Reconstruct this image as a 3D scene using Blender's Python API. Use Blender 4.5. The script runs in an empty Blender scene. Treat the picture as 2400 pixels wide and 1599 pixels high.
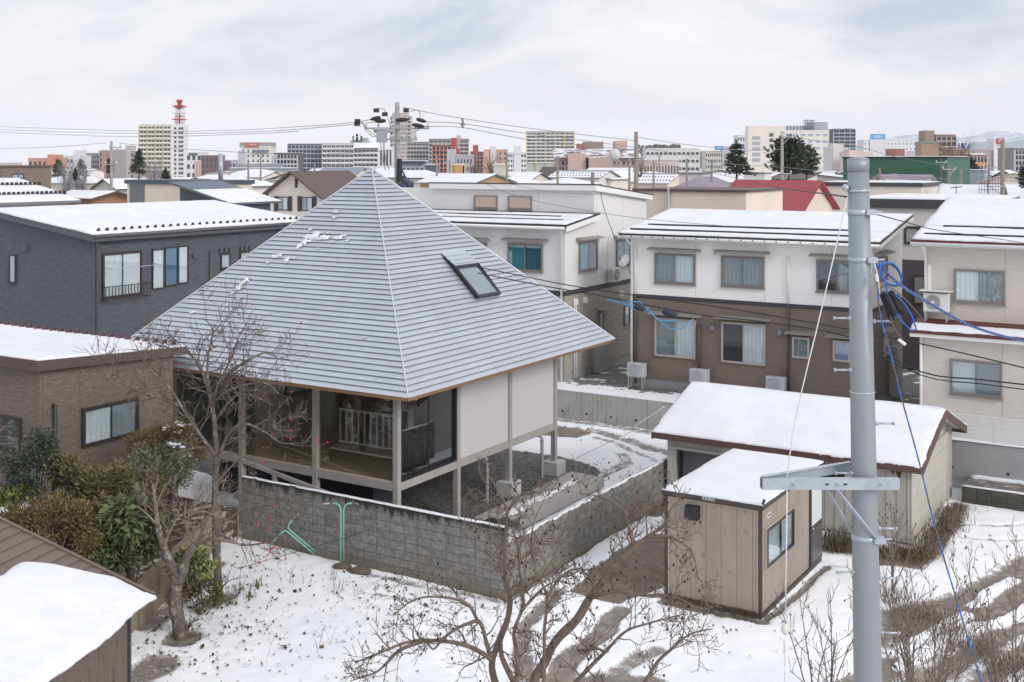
import bpy, math, random
import numpy as np
from mathutils import Vector, Matrix

# ------------------------------------------------------------------ camera, sky, sun, exposure
SC = bpy.context.scene
COL = SC.collection
F, HZ, HC = 2730.0, 380.0, 9.66            # focal length and horizon row of the photograph, camera height in metres
GR = math.radians(-31.6697)                # the street grid is turned by this angle against the view axis
EX = (math.cos(GR), math.sin(GR)); EY = (-math.sin(GR), math.cos(GR))

cam = bpy.data.cameras.new('camera'); camo = bpy.data.objects.new('camera', cam); COL.objects.link(camo)
camo.location = (0, 0, HC); camo.rotation_euler = (math.radians(90), 0, 0)
cam.sensor_width = 36; cam.lens = 36 * F / 2400; cam.shift_y = -(799.5 - HZ) / 2400
cam.clip_start = 0.1; cam.clip_end = 40000
SC.camera = camo

SUN_EL, SUN_AZ = math.radians(26), math.radians(138)     # azimuth clockwise from the view axis
world = bpy.data.worlds.new('World'); SC.world = world; world.use_nodes = True
def build_world():
    nt = world.node_tree; N = nt.nodes; L = nt.links
    N.clear()
    out = N.new('ShaderNodeOutputWorld'); bg = N.new('ShaderNodeBackground'); bg.inputs['Strength'].default_value = 0.1
    sky = N.new('ShaderNodeTexSky'); sky.sky_type = 'NISHITA'; sky.sun_disc = False
    sky.sun_elevation = SUN_EL; sky.sun_rotation = SUN_AZ; sky.air_density = 1.2; sky.dust_density = 2.0
    tc = N.new('ShaderNodeTexCoord'); sp = N.new('ShaderNodeSeparateXYZ'); L.new(tc.outputs['Generated'], sp.inputs[0])
    za = N.new('ShaderNodeMath'); za.operation = 'ABSOLUTE'; L.new(sp.outputs['Z'], za.inputs[0])
    zz = N.new('ShaderNodeMath'); zz.operation = 'ADD'; L.new(za.outputs[0], zz.inputs[0]); zz.inputs[1].default_value = 0.30
    dx = N.new('ShaderNodeMath'); dx.operation = 'DIVIDE'; L.new(sp.outputs['X'], dx.inputs[0]); L.new(zz.outputs[0], dx.inputs[1])
    dy = N.new('ShaderNodeMath'); dy.operation = 'DIVIDE'; L.new(sp.outputs['Y'], dy.inputs[0]); L.new(zz.outputs[0], dy.inputs[1])
    cb = N.new('ShaderNodeCombineXYZ'); L.new(dx.outputs[0], cb.inputs[0]); L.new(dy.outputs[0], cb.inputs[1])
    n1 = N.new('ShaderNodeTexNoise'); n1.inputs['Scale'].default_value = 1.5; n1.inputs['Detail'].default_value = 7; n1.inputs['Roughness'].default_value = 0.52
    n1.inputs['Distortion'].default_value = 0.5
    mp = N.new('ShaderNodeMapping'); mp.inputs['Location'].default_value = (SKYOFF[0], SKYOFF[1], 0.0); mp.inputs['Scale'].default_value = (1.0, 1.25, 1)
    L.new(cb.outputs[0], mp.inputs[0]); L.new(mp.outputs[0], n1.inputs['Vector'])
    rp = N.new('ShaderNodeValToRGB'); L.new(n1.outputs['Fac'], rp.inputs[0])
    e = rp.color_ramp.elements
    e[0].position = 0.38; e[0].color = (4.9, 5.25, 6.6, 1)
    e[1].position = 0.66; e[1].color = (9.0, 8.9, 9.0, 1)
    m = e.new(0.47); m.color = (6.9, 7.05, 7.75, 1)
    m = e.new(0.55); m.color = (8.2, 8.15, 8.4, 1)
    # towards the horizon the cloud deck merges into an even pale veil
    hr = N.new('ShaderNodeMapRange'); hr.inputs['From Min'].default_value = 0.01; hr.inputs['From Max'].default_value = 0.10
    hr.inputs['To Min'].default_value = 0.92; hr.inputs['To Max'].default_value = 0.0
    L.new(za.outputs[0], hr.inputs['Value'])
    mx = N.new('ShaderNodeMix'); mx.data_type = 'RGBA'; L.new(hr.outputs[0], mx.inputs['Factor'])
    L.new(rp.outputs[0], mx.inputs['A']); mx.inputs['B'].default_value = (8.6, 8.5, 8.7, 1)
    m2 = N.new('ShaderNodeMix'); m2.data_type = 'RGBA'; m2.inputs['Factor'].default_value = 0.9
    L.new(sky.outputs[0], m2.inputs['A']); L.new(mx.outputs['Result'], m2.inputs['B'])
    # an overcast sky is brighter overhead than at the horizon
    gd = N.new('ShaderNodeMapRange'); gd.inputs['From Min'].default_value = 0.0; gd.inputs['From Max'].default_value = 1.0; gd.inputs['To Min'].default_value = 0.97; gd.inputs['To Max'].default_value = 1.45
    L.new(za.outputs[0], gd.inputs['Value'])
    sc = N.new('ShaderNodeVectorMath'); sc.operation = 'SCALE'; L.new(m2.outputs['Result'], sc.inputs[0]); L.new(gd.outputs[0], sc.inputs['Scale'])
    L.new(sc.outputs[0], bg.inputs['Color']); L.new(bg.outputs[0], out.inputs[0])
SKYOFF = (-3.4, -0.935)
build_world()

sl = bpy.data.lights.new('sun', 'SUN'); sl.energy = 1.5; sl.angle = math.radians(18); sl.color = (1.0, 0.965, 0.92)
so = bpy.data.objects.new('sun', sl); COL.objects.link(so)
sd = Vector((math.sin(SUN_AZ) * math.cos(SUN_EL), math.cos(SUN_AZ) * math.cos(SUN_EL), math.sin(SUN_EL)))
so.rotation_euler = (-sd).to_track_quat('-Z', 'Y').to_euler(); so.location = sd * 60

vs = SC.view_settings
vs.view_transform = 'Standard'; vs.look = 'None'; vs.exposure = 0.14; vs.gamma = 1.0; vs.use_curve_mapping = False
SC.cycles.max_bounces = 6; SC.cycles.transparent_max_bounces = 12; SC.cycles.use_denoising = True
SC.cycles.diffuse_bounces = 3; SC.cycles.glossy_bounces = 3; SC.cycles.volume_bounces = 3

# ------------------------------------------------------------------ surveying: from a sight line to a place
def W(p): return (p[0] * EX[0] + p[1] * EY[0], p[0] * EX[1] + p[1] * EY[1], p[2] if len(p) > 2 else 0.0)
def G(p): return (p[0] * EX[0] + p[1] * EX[1], p[0] * EY[0] + p[1] * EY[1], p[2] if len(p) > 2 else 0.0)
def wY(x, y, Y): return ((x - 1200) * Y / F, Y, HC - (y - HZ) * Y / F)
def wz(x, y, z=0.0): return wY(x, y, F * (HC - z) / (y - HZ))
def zat(y, Y): return HC - (y - HZ) * Y / F
def onb(x, b):
    k = (x - 1200) / F
    return b * (k * EY[1] - EY[0]) / (EX[0] - k * EX[1])
def ona(x, a):
    k = (x - 1200) / F
    return a * (k * EX[1] - EX[0]) / (EY[0] - k * EY[1])
def Yg(a, b): return a * EX[1] + b * EY[1]
def onbz(x, y, b): a = onb(x, b); return (a, b, zat(y, Yg(a, b)))
def onaz(x, y, a): b = ona(x, a); return (a, b, zat(y, Yg(a, b)))

# ------------------------------------------------------------------ materials
def nodes(name):
    m = bpy.data.materials.new(name); m.use_nodes = True
    nt = m.node_tree; b = nt.nodes['Principled BSDF']
    return m, nt, nt.nodes, nt.links, b
def nd(N, t, **kw):
    n = N.new(t)
    for k, v in kw.items():
        if k in ('operation', 'data_type', 'blend_type', 'wave_type', 'bands_direction', 'interpolation_type', 'attribute_name', 'feature', 'noise_dimensions'): setattr(n, k, v)
        else: n.inputs[k.replace('_', ' ')].default_value = v
    return n
def coords(N, L, scale=(1, 1, 1), kind='Object'):
    t = N.new('ShaderNodeTexCoord'); mp = N.new('ShaderNodeMapping'); mp.inputs['Scale'].default_value = scale
    L.new(t.outputs[kind], mp.inputs[0]); return mp
def rgb(c): return (c[0], c[1], c[2], 1.0)
def bumped(N, L, b, h, strength, dist, prev=None):
    bp = N.new('ShaderNodeBump'); bp.inputs['Strength'].default_value = strength; bp.inputs['Distance'].default_value = dist
    L.new(h, bp.inputs['Height'])
    if prev is not None: L.new(prev.outputs[0], bp.inputs['Normal'])
    L.new(bp.outputs[0], b.inputs['Normal']); return bp
MATS = {}
def M(name, col, rough=0.6, metal=0.0, var=0.12, vs=2.5, bump=0.0, bs=60.0, bd=0.004, stretch=(1, 1, 1), rnd=0.0, spec=None, grime=None, gs=(0.6, 0.6, 0.25), glo=0.52, ghi=0.72):
    if name in MATS: return MATS[name]
    m, nt, N, L, b = nodes(name)
    mp = coords(N, L, stretch)
    n = nd(N, 'ShaderNodeTexNoise', Scale=vs, Detail=6, Roughness=0.6); L.new(mp.outputs[0], n.inputs['Vector'])
    mr = nd(N, 'ShaderNodeMapRange', From_Min=0.25, From_Max=0.75, To_Min=1 - var, To_Max=1 + var); L.new(n.outputs['Fac'], mr.inputs['Value'])
    val = mr.outputs[0]
    if rnd:
        oi = N.new('ShaderNodeObjectInfo')
        m2 = nd(N, 'ShaderNodeMapRange', To_Min=1 - rnd, To_Max=1 + rnd); L.new(oi.outputs['Random'], m2.inputs['Value'])
        mm = nd(N, 'ShaderNodeMath', operation='MULTIPLY'); L.new(val, mm.inputs[0]); L.new(m2.outputs[0], mm.inputs[1]); val = mm.outputs[0]
    vm = nd(N, 'ShaderNodeVectorMath', operation='SCALE'); vm.inputs[0].default_value = col[:3]; L.new(val, vm.inputs['Scale'])
    cout = vm.outputs[0]
    if grime:
        mg = coords(N, L, gs); ng = nd(N, 'ShaderNodeTexNoise', Scale=6, Detail=5, Roughness=0.65); L.new(mg.outputs[0], ng.inputs['Vector'])
        mq = nd(N, 'ShaderNodeMapRange', From_Min=glo, From_Max=ghi); L.new(ng.outputs['Fac'], mq.inputs['Value'])
        mx = nd(N, 'ShaderNodeMix', data_type='RGBA'); L.new(mq.outputs[0], mx.inputs['Factor']); L.new(cout, mx.inputs['A']); mx.inputs['B'].default_value = rgb(grime)
        cout = mx.outputs['Result']
    L.new(cout, b.inputs['Base Color'])
    b.inputs['Roughness'].default_value = rough; b.inputs['Metallic'].default_value = metal
    if spec is not None: b.inputs['Specular IOR Level'].default_value = spec
    if bump:
        nb = nd(N, 'ShaderNodeTexNoise', Scale=bs, Detail=4); L.new(mp.outputs[0], nb.inputs['Vector'])
        bumped(N, L, b, nb.outputs['Fac'], bump, bd)
    MATS[name] = m; return m

def siding(name, col, pitch=0.16, depth=0.006, streak=0.25, var=0.06, rough=0.6, grime=None, brick=None):
    """cement-board cladding: shallow horizontal courses with a fine pressed relief"""
    if name in MATS: return MATS[name]
    m, nt, N, L, b = nodes(name)
    t = N.new('ShaderNodeTexCoord'); s = N.new('ShaderNodeSeparateXYZ'); L.new(t.outputs['Object'], s.inputs[0])
    ab = nd(N, 'ShaderNodeMath', operation='ADD'); L.new(s.outputs[0], ab.inputs[0]); L.new(s.outputs[1], ab.inputs[1])
    uv = N.new('ShaderNodeCombineXYZ'); L.new(ab.outputs[0], uv.inputs[0]); L.new(s.outputs[2], uv.inputs[1])
    mp = nd(N, 'ShaderNodeMapping', Scale=(2.2, 26, 1)); L.new(uv.outputs[0], mp.inputs[0])
    n = nd(N, 'ShaderNodeTexNoise', Scale=1.0, Detail=5, Roughness=0.65); L.new(mp.outputs[0], n.inputs['Vector'])
    mp2 = nd(N, 'ShaderNodeMapping', Scale=(0.35, 0.5, 1)); L.new(uv.outputs[0], mp2.inputs[0])
    n2 = nd(N, 'ShaderNodeTexNoise', Scale=1.0, Detail=4); L.new(mp2.outputs[0], n2.inputs['Vector'])
    a1 = nd(N, 'ShaderNodeMapRange', From_Min=0.3, From_Max=0.7, To_Min=1 - streak, To_Max=1 + streak * 0.6); L.new(n.outputs['Fac'], a1.inputs['Value'])
    a2 = nd(N, 'ShaderNodeMapRange', From_Min=0.3, From_Max=0.7, To_Min=1 - var, To_Max=1 + var); L.new(n2.outputs['Fac'], a2.inputs['Value'])
    mu = nd(N, 'ShaderNodeMath', operation='MULTIPLY'); L.new(a1.outputs[0], mu.inputs[0]); L.new(a2.outputs[0], mu.inputs[1])
    val = mu.outputs[0]
    if brick:
        bt = N.new('ShaderNodeTexBrick'); L.new(uv.outputs[0], bt.inputs['Vector'])
        bt.inputs['Scale'].default_value = 1.0; bt.inputs['Brick Width'].default_value = brick[0]; bt.inputs['Row Height'].default_value = brick[1]
        bt.inputs['Mortar Size'].default_value = brick[2]; bt.inputs['Mortar Smooth'].default_value = 0.3
        bt.inputs['Color1'].default_value = (0.85, 0.85, 0.85, 1); bt.inputs['Color2'].default_value = (1.12, 1.12, 1.12, 1); bt.inputs['Mortar'].default_value = (0.42, 0.42, 0.42, 1)
        mb = nd(N, 'ShaderNodeMath', operation='MULTIPLY'); L.new(bt.outputs['Color'], mb.inputs[0]); L.new(val, mb.inputs[1]); val = mb.outputs[0]
    vm = nd(N, 'ShaderNodeVectorMath', operation='SCALE'); vm.inputs[0].default_value = col[:3]; L.new(val, vm.inputs['Scale'])
    L.new(vm.outputs[0], b.inputs['Base Color']); b.inputs['Roughness'].default_value = rough
    dv = nd(N, 'ShaderNodeMath', operation='DIVIDE'); L.new(s.outputs[2], dv.inputs[0]); dv.inputs[1].default_value = pitch
    fr = nd(N, 'ShaderNodeMath', operation='FRACT'); L.new(dv.outputs[0], fr.inputs[0])
    bp = bumped(N, L, b, (bt.outputs['Fac'] if brick else fr.outputs[0]), 0.7 if not brick else -0.6, depth)
    bumped(N, L, b, n.outputs['Fac'], 0.5, 0.006, bp)
    MATS[name] = m; return m

def glass(name, tint=(0.55, 0.6, 0.6), refl=0.35, rough=0.01):
    if name in MATS: return MATS[name]
    m = bpy.data.materials.new(name); m.use_nodes = True; nt = m.node_tree; N = nt.nodes; L = nt.links; N.clear()
    o = N.new('ShaderNodeOutputMaterial'); tr = N.new('ShaderNodeBsdfTransparent'); tr.inputs[0].default_value = rgb(tint)
    gl = N.new('ShaderNodeBsdfGlossy'); gl.inputs['Roughness'].default_value = rough; gl.inputs[0].default_value = (0.95, 0.97, 1, 1)
    fz = N.new('ShaderNodeFresnel'); ge = N.new('ShaderNodeNewGeometry')
    ir = nd(N, 'ShaderNodeMapRange', To_Min=1.5, To_Max=1 / 1.5); L.new(ge.outputs['Backfacing'], ir.inputs['Value']); L.new(ir.outputs[0], fz.inputs['IOR'])
    mr = nd(N, 'ShaderNodeMapRange', From_Min=0.0, From_Max=1.0, To_Min=refl * 0.25, To_Max=1.0); L.new(fz.outputs[0], mr.inputs['Value'])
    mx = N.new('ShaderNodeMixShader'); L.new(mr.outputs[0], mx.inputs[0]); L.new(tr.outputs[0], mx.inputs[1]); L.new(gl.outputs[0], mx.inputs[2])
    L.new(mx.outputs[0], o.inputs[0]); MATS[name] = m; return m

def snow_mat():
    m, nt, N, L, b = nodes('snow')
    mp = coords(N, L)
    n = nd(N, 'ShaderNodeTexNoise', Scale=0.9, Detail=6, Roughness=0.6); L.new(mp.outputs[0], n.inputs['Vector'])
    cr = N.new('ShaderNodeValToRGB'); L.new(n.outputs['Fac'], cr.inputs[0])
    cr.color_ramp.elements[0].position = 0.3; cr.color_ramp.elements[0].color = (0.70, 0.71, 0.735, 1)
    cr.color_ramp.elements[1].position = 0.7; cr.color_ramp.elements[1].color = (0.79, 0.795, 0.81, 1)
    L.new(cr.outputs[0], b.inputs['Base Color']); b.inputs['Roughness'].default_value = 0.75; b.inputs['Specular IOR Level'].default_value = 0.2
    n2 = nd(N, 'ShaderNodeTexNoise', Scale=14, Detail=5, Roughness=0.7); L.new(mp.outputs[0], n2.inputs['Vector'])
    n3 = nd(N, 'ShaderNodeTexNoise', Scale=3.0, Detail=4); L.new(mp.outputs[0], n3.inputs['Vector'])
    b1 = bumped(N, L, b, n3.outputs['Fac'], 0.35, 0.06); bumped(N, L, b, n2.outputs['Fac'], 0.4, 0.02, b1); MATS['snow'] = m; return m
SNOW = snow_mat()

# ------------------------------------------------------------------ mesh building
class MB:
    def __init__(s): s.v = []; s.f = []
    def quad(s, *p): i = len(s.v); s.v += [tuple(q) for q in p]; s.f.append(tuple(range(i, i + len(p)))); return s
    def box(s, x0, x1, y0, y1, z0, z1):
        i = len(s.v)
        s.v += [(x0, y0, z0), (x1, y0, z0), (x1, y1, z0), (x0, y1, z0), (x0, y0, z1), (x1, y0, z1), (x1, y1, z1), (x0, y1, z1)]
        s.f += [tuple(i + k for k in q) for q in ((3, 2, 1, 0), (4, 5, 6, 7), (0, 1, 5, 4), (1, 2, 6, 5), (2, 3, 7, 6), (3, 0, 4, 7))]
        return s
    def extr(s, poly, vec):
        """closed solid from a planar polygon swept along vec"""
        i = len(s.v); n = len(poly)
        s.v += [tuple(p) for p in poly] + [(p[0] + vec[0], p[1] + vec[1], p[2] + vec[2]) for p in poly]
        s.f.append(tuple(i + k for k in range(n))[::-1]); s.f.append(tuple(i + n + k for k in range(n)))
        for k in range(n): k2 = (k + 1) % n; s.f.append((i + k, i + k2, i + n + k2, i + n + k))
        return s
    def beam(s, p, q, w, h, up=(0, 0, 1)):
        p = Vector(p); q = Vector(q); d = (q - p).normalized(); u = Vector(up)
        sx = d.cross(u); sx = sx.normalized() if sx.length > 1e-6 else Vector((1, 0, 0)); uz = sx.cross(d).normalized()
        c = [p + sx * (w / 2 * i) + uz * (h / 2 * j) for i, j in ((-1, -1), (1, -1), (1, 1), (-1, 1))]
        return s.extr([tuple(x) for x in c], tuple(q - p))
    def tube(s, pts, r, n=6, cap=True):
        pts = [Vector(p) for p in pts]; k = len(pts)
        if not isinstance(r, (list, tuple)): r = [r] * k
        i0 = len(s.v); prev = None
        for j, p in enumerate(pts):
            d = (pts[min(j + 1, k - 1)] - pts[max(j - 1, 0)])
            d = d.normalized() if d.length > 1e-9 else Vector((0, 0, 1))
            if prev is None:
                a = Vector((0, 0, 1)) if abs(d.z) < 0.9 else Vector((1, 0, 0))
                x = d.cross(a).normalized()
            else:
                x = (prev - d * prev.dot(d)); x = x.normalized() if x.length > 1e-6 else d.orthogonal().normalized()
            prev = x; y = d.cross(x)
            for m in range(n):
                t = 2 * math.pi * m / n; s.v.append(tuple(p + (x * math.cos(t) + y * math.sin(t)) * r[j]))
        for j in range(k - 1):
            for m in range(n):
                m2 = (m + 1) % n; s.f.append((i0 + j * n + m, i0 + j * n + m2, i0 + (j + 1) * n + m2, i0 + (j + 1) * n + m))
        if cap:
            s.f.append(tuple(i0 + m for m in range(n))[::-1]); s.f.append(tuple(i0 + (k - 1) * n + m for m in range(n)))
        return s
    def disc(s, c, axis, r, t, n=20):
        a = Vector(axis).normalized(); c = Vector(c); return s.tube([c - a * t / 2, c + a * t / 2], r, n)
    def ball(s, c, r, nu=10, nv=6, sc=(1, 1, 1)):
        i0 = len(s.v)
        for j in range(nv + 1):
            th = math.pi * j / nv
            for k in range(nu):
                ph = 2 * math.pi * k / nu
                s.v.append((c[0] + r * sc[0] * math.sin(th) * math.cos(ph), c[1] + r * sc[1] * math.sin(th) * math.sin(ph), c[2] + r * sc[2] * math.cos(th)))
        for j in range(nv):
            for k in range(nu):
                k2 = (k + 1) % nu; s.f.append((i0 + j * nu + k, i0 + (j + 1) * nu + k, i0 + (j + 1) * nu + k2, i0 + j * nu + k2))
        return s
    def grid(s, fn, nu, nv):
        i0 = len(s.v)
        for j in range(nv + 1):
            for i in range(nu + 1): s.v.append(tuple(fn(i / nu, j / nv)))
        for j in range(nv):
            for i in range(nu):
                p = i0 + j * (nu + 1) + i; s.f.append((p, p + 1, p + nu + 2, p + nu + 1))
        return s
BASE = {}
def mesh(mb, mat, off=(0, 0, 0), smooth=False, name='m'):
    me = bpy.data.meshes.new(name)
    me.from_pydata([(x - off[0], y - off[1], z - off[2]) for x, y, z in mb.v], [], mb.f)
    me.validate(); me.update()
    if mat: me.materials.append(mat)
    if smooth: me.polygons.foreach_set('use_smooth', [True] * len(me.polygons))
    return me
def tag(o, label=None, cat=None, group=None, kind=None):
    for k, v in (('label', label), ('category', cat), ('group', group), ('kind', kind)):
        if v: o[k] = v
    return o
def thing(name, label, cat, base=(0, 0, 0), grid=True, group=None):
    e = bpy.data.objects.new(name, None); COL.objects.link(e); e.empty_display_size = 0.2
    e.location = W(base) if grid else base
    if grid: e.rotation_euler = (0, 0, GR)
    BASE[e] = base; return tag(e, label, cat, group, 'thing')
def part(par, name, mb, mat, smooth=False, label=None, kind=None):
    o = bpy.data.objects.new(name, mesh(mb, mat, BASE[par], smooth, name)); COL.objects.link(o)
    o.parent = par; BASE[o] = BASE[par]
    return tag(o, label=label, kind=kind)
def piece(par, name, me, at, rz=0.0, scale=None):
    """a part that shares its mesh with alike pieces, set at a place given in the thing's frame"""
    o = bpy.data.objects.new(name, me); COL.objects.link(o); o.parent = par; b = BASE[par]
    o.location = (at[0] - b[0], at[1] - b[1], at[2] - b[2]); o.rotation_euler = (0, 0, rz)
    if scale: o.scale = scale
    return o
def solo(name, label, cat, mb, mat, base=(0, 0, 0), grid=True, group=None, kind=None, smooth=False):
    o = bpy.data.objects.new(name, mesh(mb, mat, base, smooth, name)); COL.objects.link(o)
    o.location = W(base) if grid else base
    if grid: o.rotation_euler = (0, 0, GR)
    BASE[o] = base; return tag(o, label, cat, group, kind)
def bevel(o, w=0.01, seg=1):
    m = o.modifiers.new('bevel', 'BEVEL'); m.width = w; m.segments = seg; m.limit_method = 'ANGLE'; return o

def vnoise(x, y, seed=0):
    """smooth value noise on arrays"""
    xi = np.floor(x).astype(np.int64); yi = np.floor(y).astype(np.int64); fx = x - xi; fy = y - yi
    fx = fx * fx * (3 - 2 * fx); fy = fy * fy * (3 - 2 * fy)
    def h(a, b):
        n = (a * 374761393 + b * 668265263 + seed * 1442695041) & 0x7fffffff
        n = ((n ^ (n >> 13)) * 1274126177) & 0x7fffffff
        return ((n ^ (n >> 16)) & 0xffff) / 65535.0
    return (h(xi, yi) * (1 - fx) + h(xi + 1, yi) * fx) * (1 - fy) + (h(xi, yi + 1) * (1 - fx) + h(xi + 1, yi + 1) * fx) * fy
def fbm(x, y, seed=0, oct=4):
    t = 0; a = 0.5
    for k in range(oct): t = t + a * vnoise(x * 2 ** k, y * 2 ** k, seed + k * 17); a *= 0.5
    return t / (1 - 0.5 ** oct)
def fb(x, y, seed=0, oct=4): return float(fbm(np.array([x]), np.array([y]), seed, oct)[0])

def snow_slab(p00, p10, p11, p01, thick=0.10, nu=40, nv=20, jit=0.05, seed=1, soft=0.12):
    """a blanket of snow lying on a (sloping) quad: p00-p10 is the lower edge"""
    P = [np.array(p, float) for p in (p00, p10, p11, p01)]
    lu = np.linalg.norm(P[1] - P[0]); lv = np.linalg.norm(P[3] - P[0]); mb = MB()
    U = np.linspace(0, 1, nu + 1); V = np.linspace(0, 1, nv + 1); uu, vv = np.meshgrid(U, V)
    pos = ((1 - uu) * (1 - vv))[..., None] * P[0] + (uu * (1 - vv))[..., None] * P[1] + (uu * vv)[..., None] * P[2] + ((1 - uu) * vv)[..., None] * P[3]
    du = np.minimum(uu, 1 - uu) * lu; dv = np.minimum(vv, 1 - vv) * lv; d = np.minimum(du, dv)
    t = thick * (0.35 + 0.65 * (1 - np.exp(-d / soft))) * (0.75 + 0.5 * fbm(uu * lu * 0.7 + 3, vv * lv * 0.7 + 9, seed))
    t = t + 0.012 * (fbm(uu * lu * 3, vv * lv * 3, seed + 5) - 0.5)
    eu = (P[1] - P[0]) / max(lu, 1e-6); ev = (P[3] - P[0]) / max(lv, 1e-6)
    jl = jit * 2 * (fbm(uu * lu * 2.3, vv * 0 + seed, seed + 7) - 0.5); je = jit * 2 * (fbm(vv * lv * 2.3, uu * 0 + seed, seed + 8) - 0.5)
    jl = jl + jit * 1.1 * (fbm(uu * lu * 9, vv * 0 + seed, seed + 17) - 0.5); je = je + jit * 1.1 * (fbm(vv * lv * 9, uu * 0 + seed, seed + 18) - 0.5)
    wl = np.exp(-dv / 0.15)[..., None]; we = np.exp(-du / 0.15)[..., None]
    base = pos + wl * jl[..., None] * ev + we * je[..., None] * eu
    top = base.copy(); top[..., 2] += t
    n = nu + 1
    mb.v = [tuple(p) for p in top.reshape(-1, 3)] + [tuple(p) for p in base.reshape(-1, 3)]
    o = n * (nv + 1)
    for j in range(nv):
        for i in range(nu): p = j * n + i; mb.f.append((p, p + 1, p + n + 1, p + n))
    for i in range(nu):
        mb.f.append((o + i, o + i + 1, i + 1, i)); q = nv * n + i; mb.f.append((q, q + 1, o + q + 1, o + q))
    for j in range(nv):
        p = j * n; mb.f.append((p, p + n, o + p + n, o + p)); q = j * n + nu; mb.f.append((o + q, o + q + n, q + n, q))
    return mb
# ------------------------------------------------------------------ ground
def ground_mat():
    m, nt, N, L, b = nodes('yard_ground')
    mp = coords(N, L)
    def at(nm):
        a = N.new('ShaderNodeAttribute'); a.attribute_name = nm; return a.outputs['Fac']
    n1 = nd(N, 'ShaderNodeTexNoise', Scale=3.2, Detail=8, Roughness=0.68); L.new(mp.outputs[0], n1.inputs['Vector'])
    n2 = nd(N, 'ShaderNodeTexNoise', Scale=0.6, Detail=5); L.new(mp.outputs[0], n2.inputs['Vector'])
    n3 = nd(N, 'ShaderNodeTexNoise', Scale=24, Detail=4, Roughness=0.7); L.new(mp.outputs[0], n3.inputs['Vector'])
    vo = nd(N, 'ShaderNodeTexVoronoi', Scale=22); L.new(mp.outputs[0], vo.inputs['Vector'])
    snow = N.new('ShaderNodeValToRGB'); L.new(n2.outputs['Fac'], snow.inputs[0])
    snow.color_ramp.elements[0].position = 0.3; snow.color_ramp.elements[0].color = (0.86, 0.87, 0.885, 1)
    snow.color_ramp.elements[1].position = 0.7; snow.color_ramp.elements[1].color = (0.92, 0.925, 0.93, 1)
    mud = N.new('ShaderNodeValToRGB'); L.new(n1.outputs['Fac'], mud.inputs[0])
    mud.color_ramp.elements[0].position = 0.3; mud.color_ramp.elements[0].color = (0.10, 0.08, 0.062, 1)
    mud.color_ramp.elements[1].position = 0.7; mud.color_ramp.elements[1].color = (0.33, 0.29, 0.255, 1)
    gr = N.new('ShaderNodeValToRGB'); L.new(vo.outputs['Color'], gr.inputs[0])
    gr.color_ramp.elements[0].position = 0.1; gr.color_ramp.elements[0].color = (0.045, 0.045, 0.045, 1)
    gr.color_ramp.elements[1].position = 0.9; gr.color_ramp.elements[1].color = (0.24, 0.235, 0.23, 1)
    slab = N.new('ShaderNodeValToRGB'); L.new(n1.outputs['Fac'], slab.inputs[0])
    slab.color_ramp.elements[0].position = 0.3; slab.color_ramp.elements[0].color = (0.13, 0.105, 0.085, 1)
    slab.color_ramp.elements[1].position = 0.75; slab.color_ramp.elements[1].color = (0.26, 0.22, 0.18, 1)
    def mask(nm, amp, lo, hi):
        c = nd(N, 'ShaderNodeMath', operation='SUBTRACT'); L.new(n1.outputs['Fac'], c.inputs[0]); c.inputs[1].default_value = 0.5
        c3 = nd(N, 'ShaderNodeMath', operation='SUBTRACT'); L.new(n3.outputs['Fac'], c3.inputs[0]); c3.inputs[1].default_value = 0.5
        d = nd(N, 'ShaderNodeMath', operation='MULTIPLY_ADD'); L.new(c.outputs[0], d.inputs[0]); d.inputs[1].default_value = amp; L.new(at(nm), d.inputs[2])
        d2 = nd(N, 'ShaderNodeMath', operation='MULTIPLY_ADD'); L.new(c3.outputs[0], d2.inputs[0]); d2.inputs[1].default_value = amp * 0.6; L.new(d.outputs[0], d2.inputs[2])
        r = nd(N, 'ShaderNodeMapRange', From_Min=lo, From_Max=hi); L.new(d2.outputs[0], r.inputs['Value']); return r.outputs[0]
    def mix(f, a, c):
        x = nd(N, 'ShaderNodeMix', data_type='RGBA'); L.new(f, x.inputs['Factor']); L.new(a, x.inputs['A']); L.new(c, x.inputs['B']); return x.outputs['Result']
    fm = mask('mud', 1.6, 0.38, 0.74)
    c = mix(fm, snow.outputs[0], mud.outputs[0])
    c = mix(mask('gravel', 0.6, 0.45, 0.55), c, gr.outputs[0])
    c = mix(mask('slab', 0.5, 0.45, 0.55), c, slab.outputs[0])
    L.new(c, b.inputs['Base Color'])
    rr = nd(N, 'ShaderNodeMapRange', To_Min=0.75, To_Max=0.42); L.new(fm, rr.inputs['Value']); L.new(rr.outputs[0], b.inputs['Roughness'])
    b.inputs['Specular IOR Level'].default_value = 0.25
    bp = bumped(N, L, b, n3.outputs['Fac'], 0.35, 0.012)
    bumped(N, L, b, vo.outputs['Distance'], 0.25, 0.012, bp)
    return m
GROUND = ground_mat()

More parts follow.
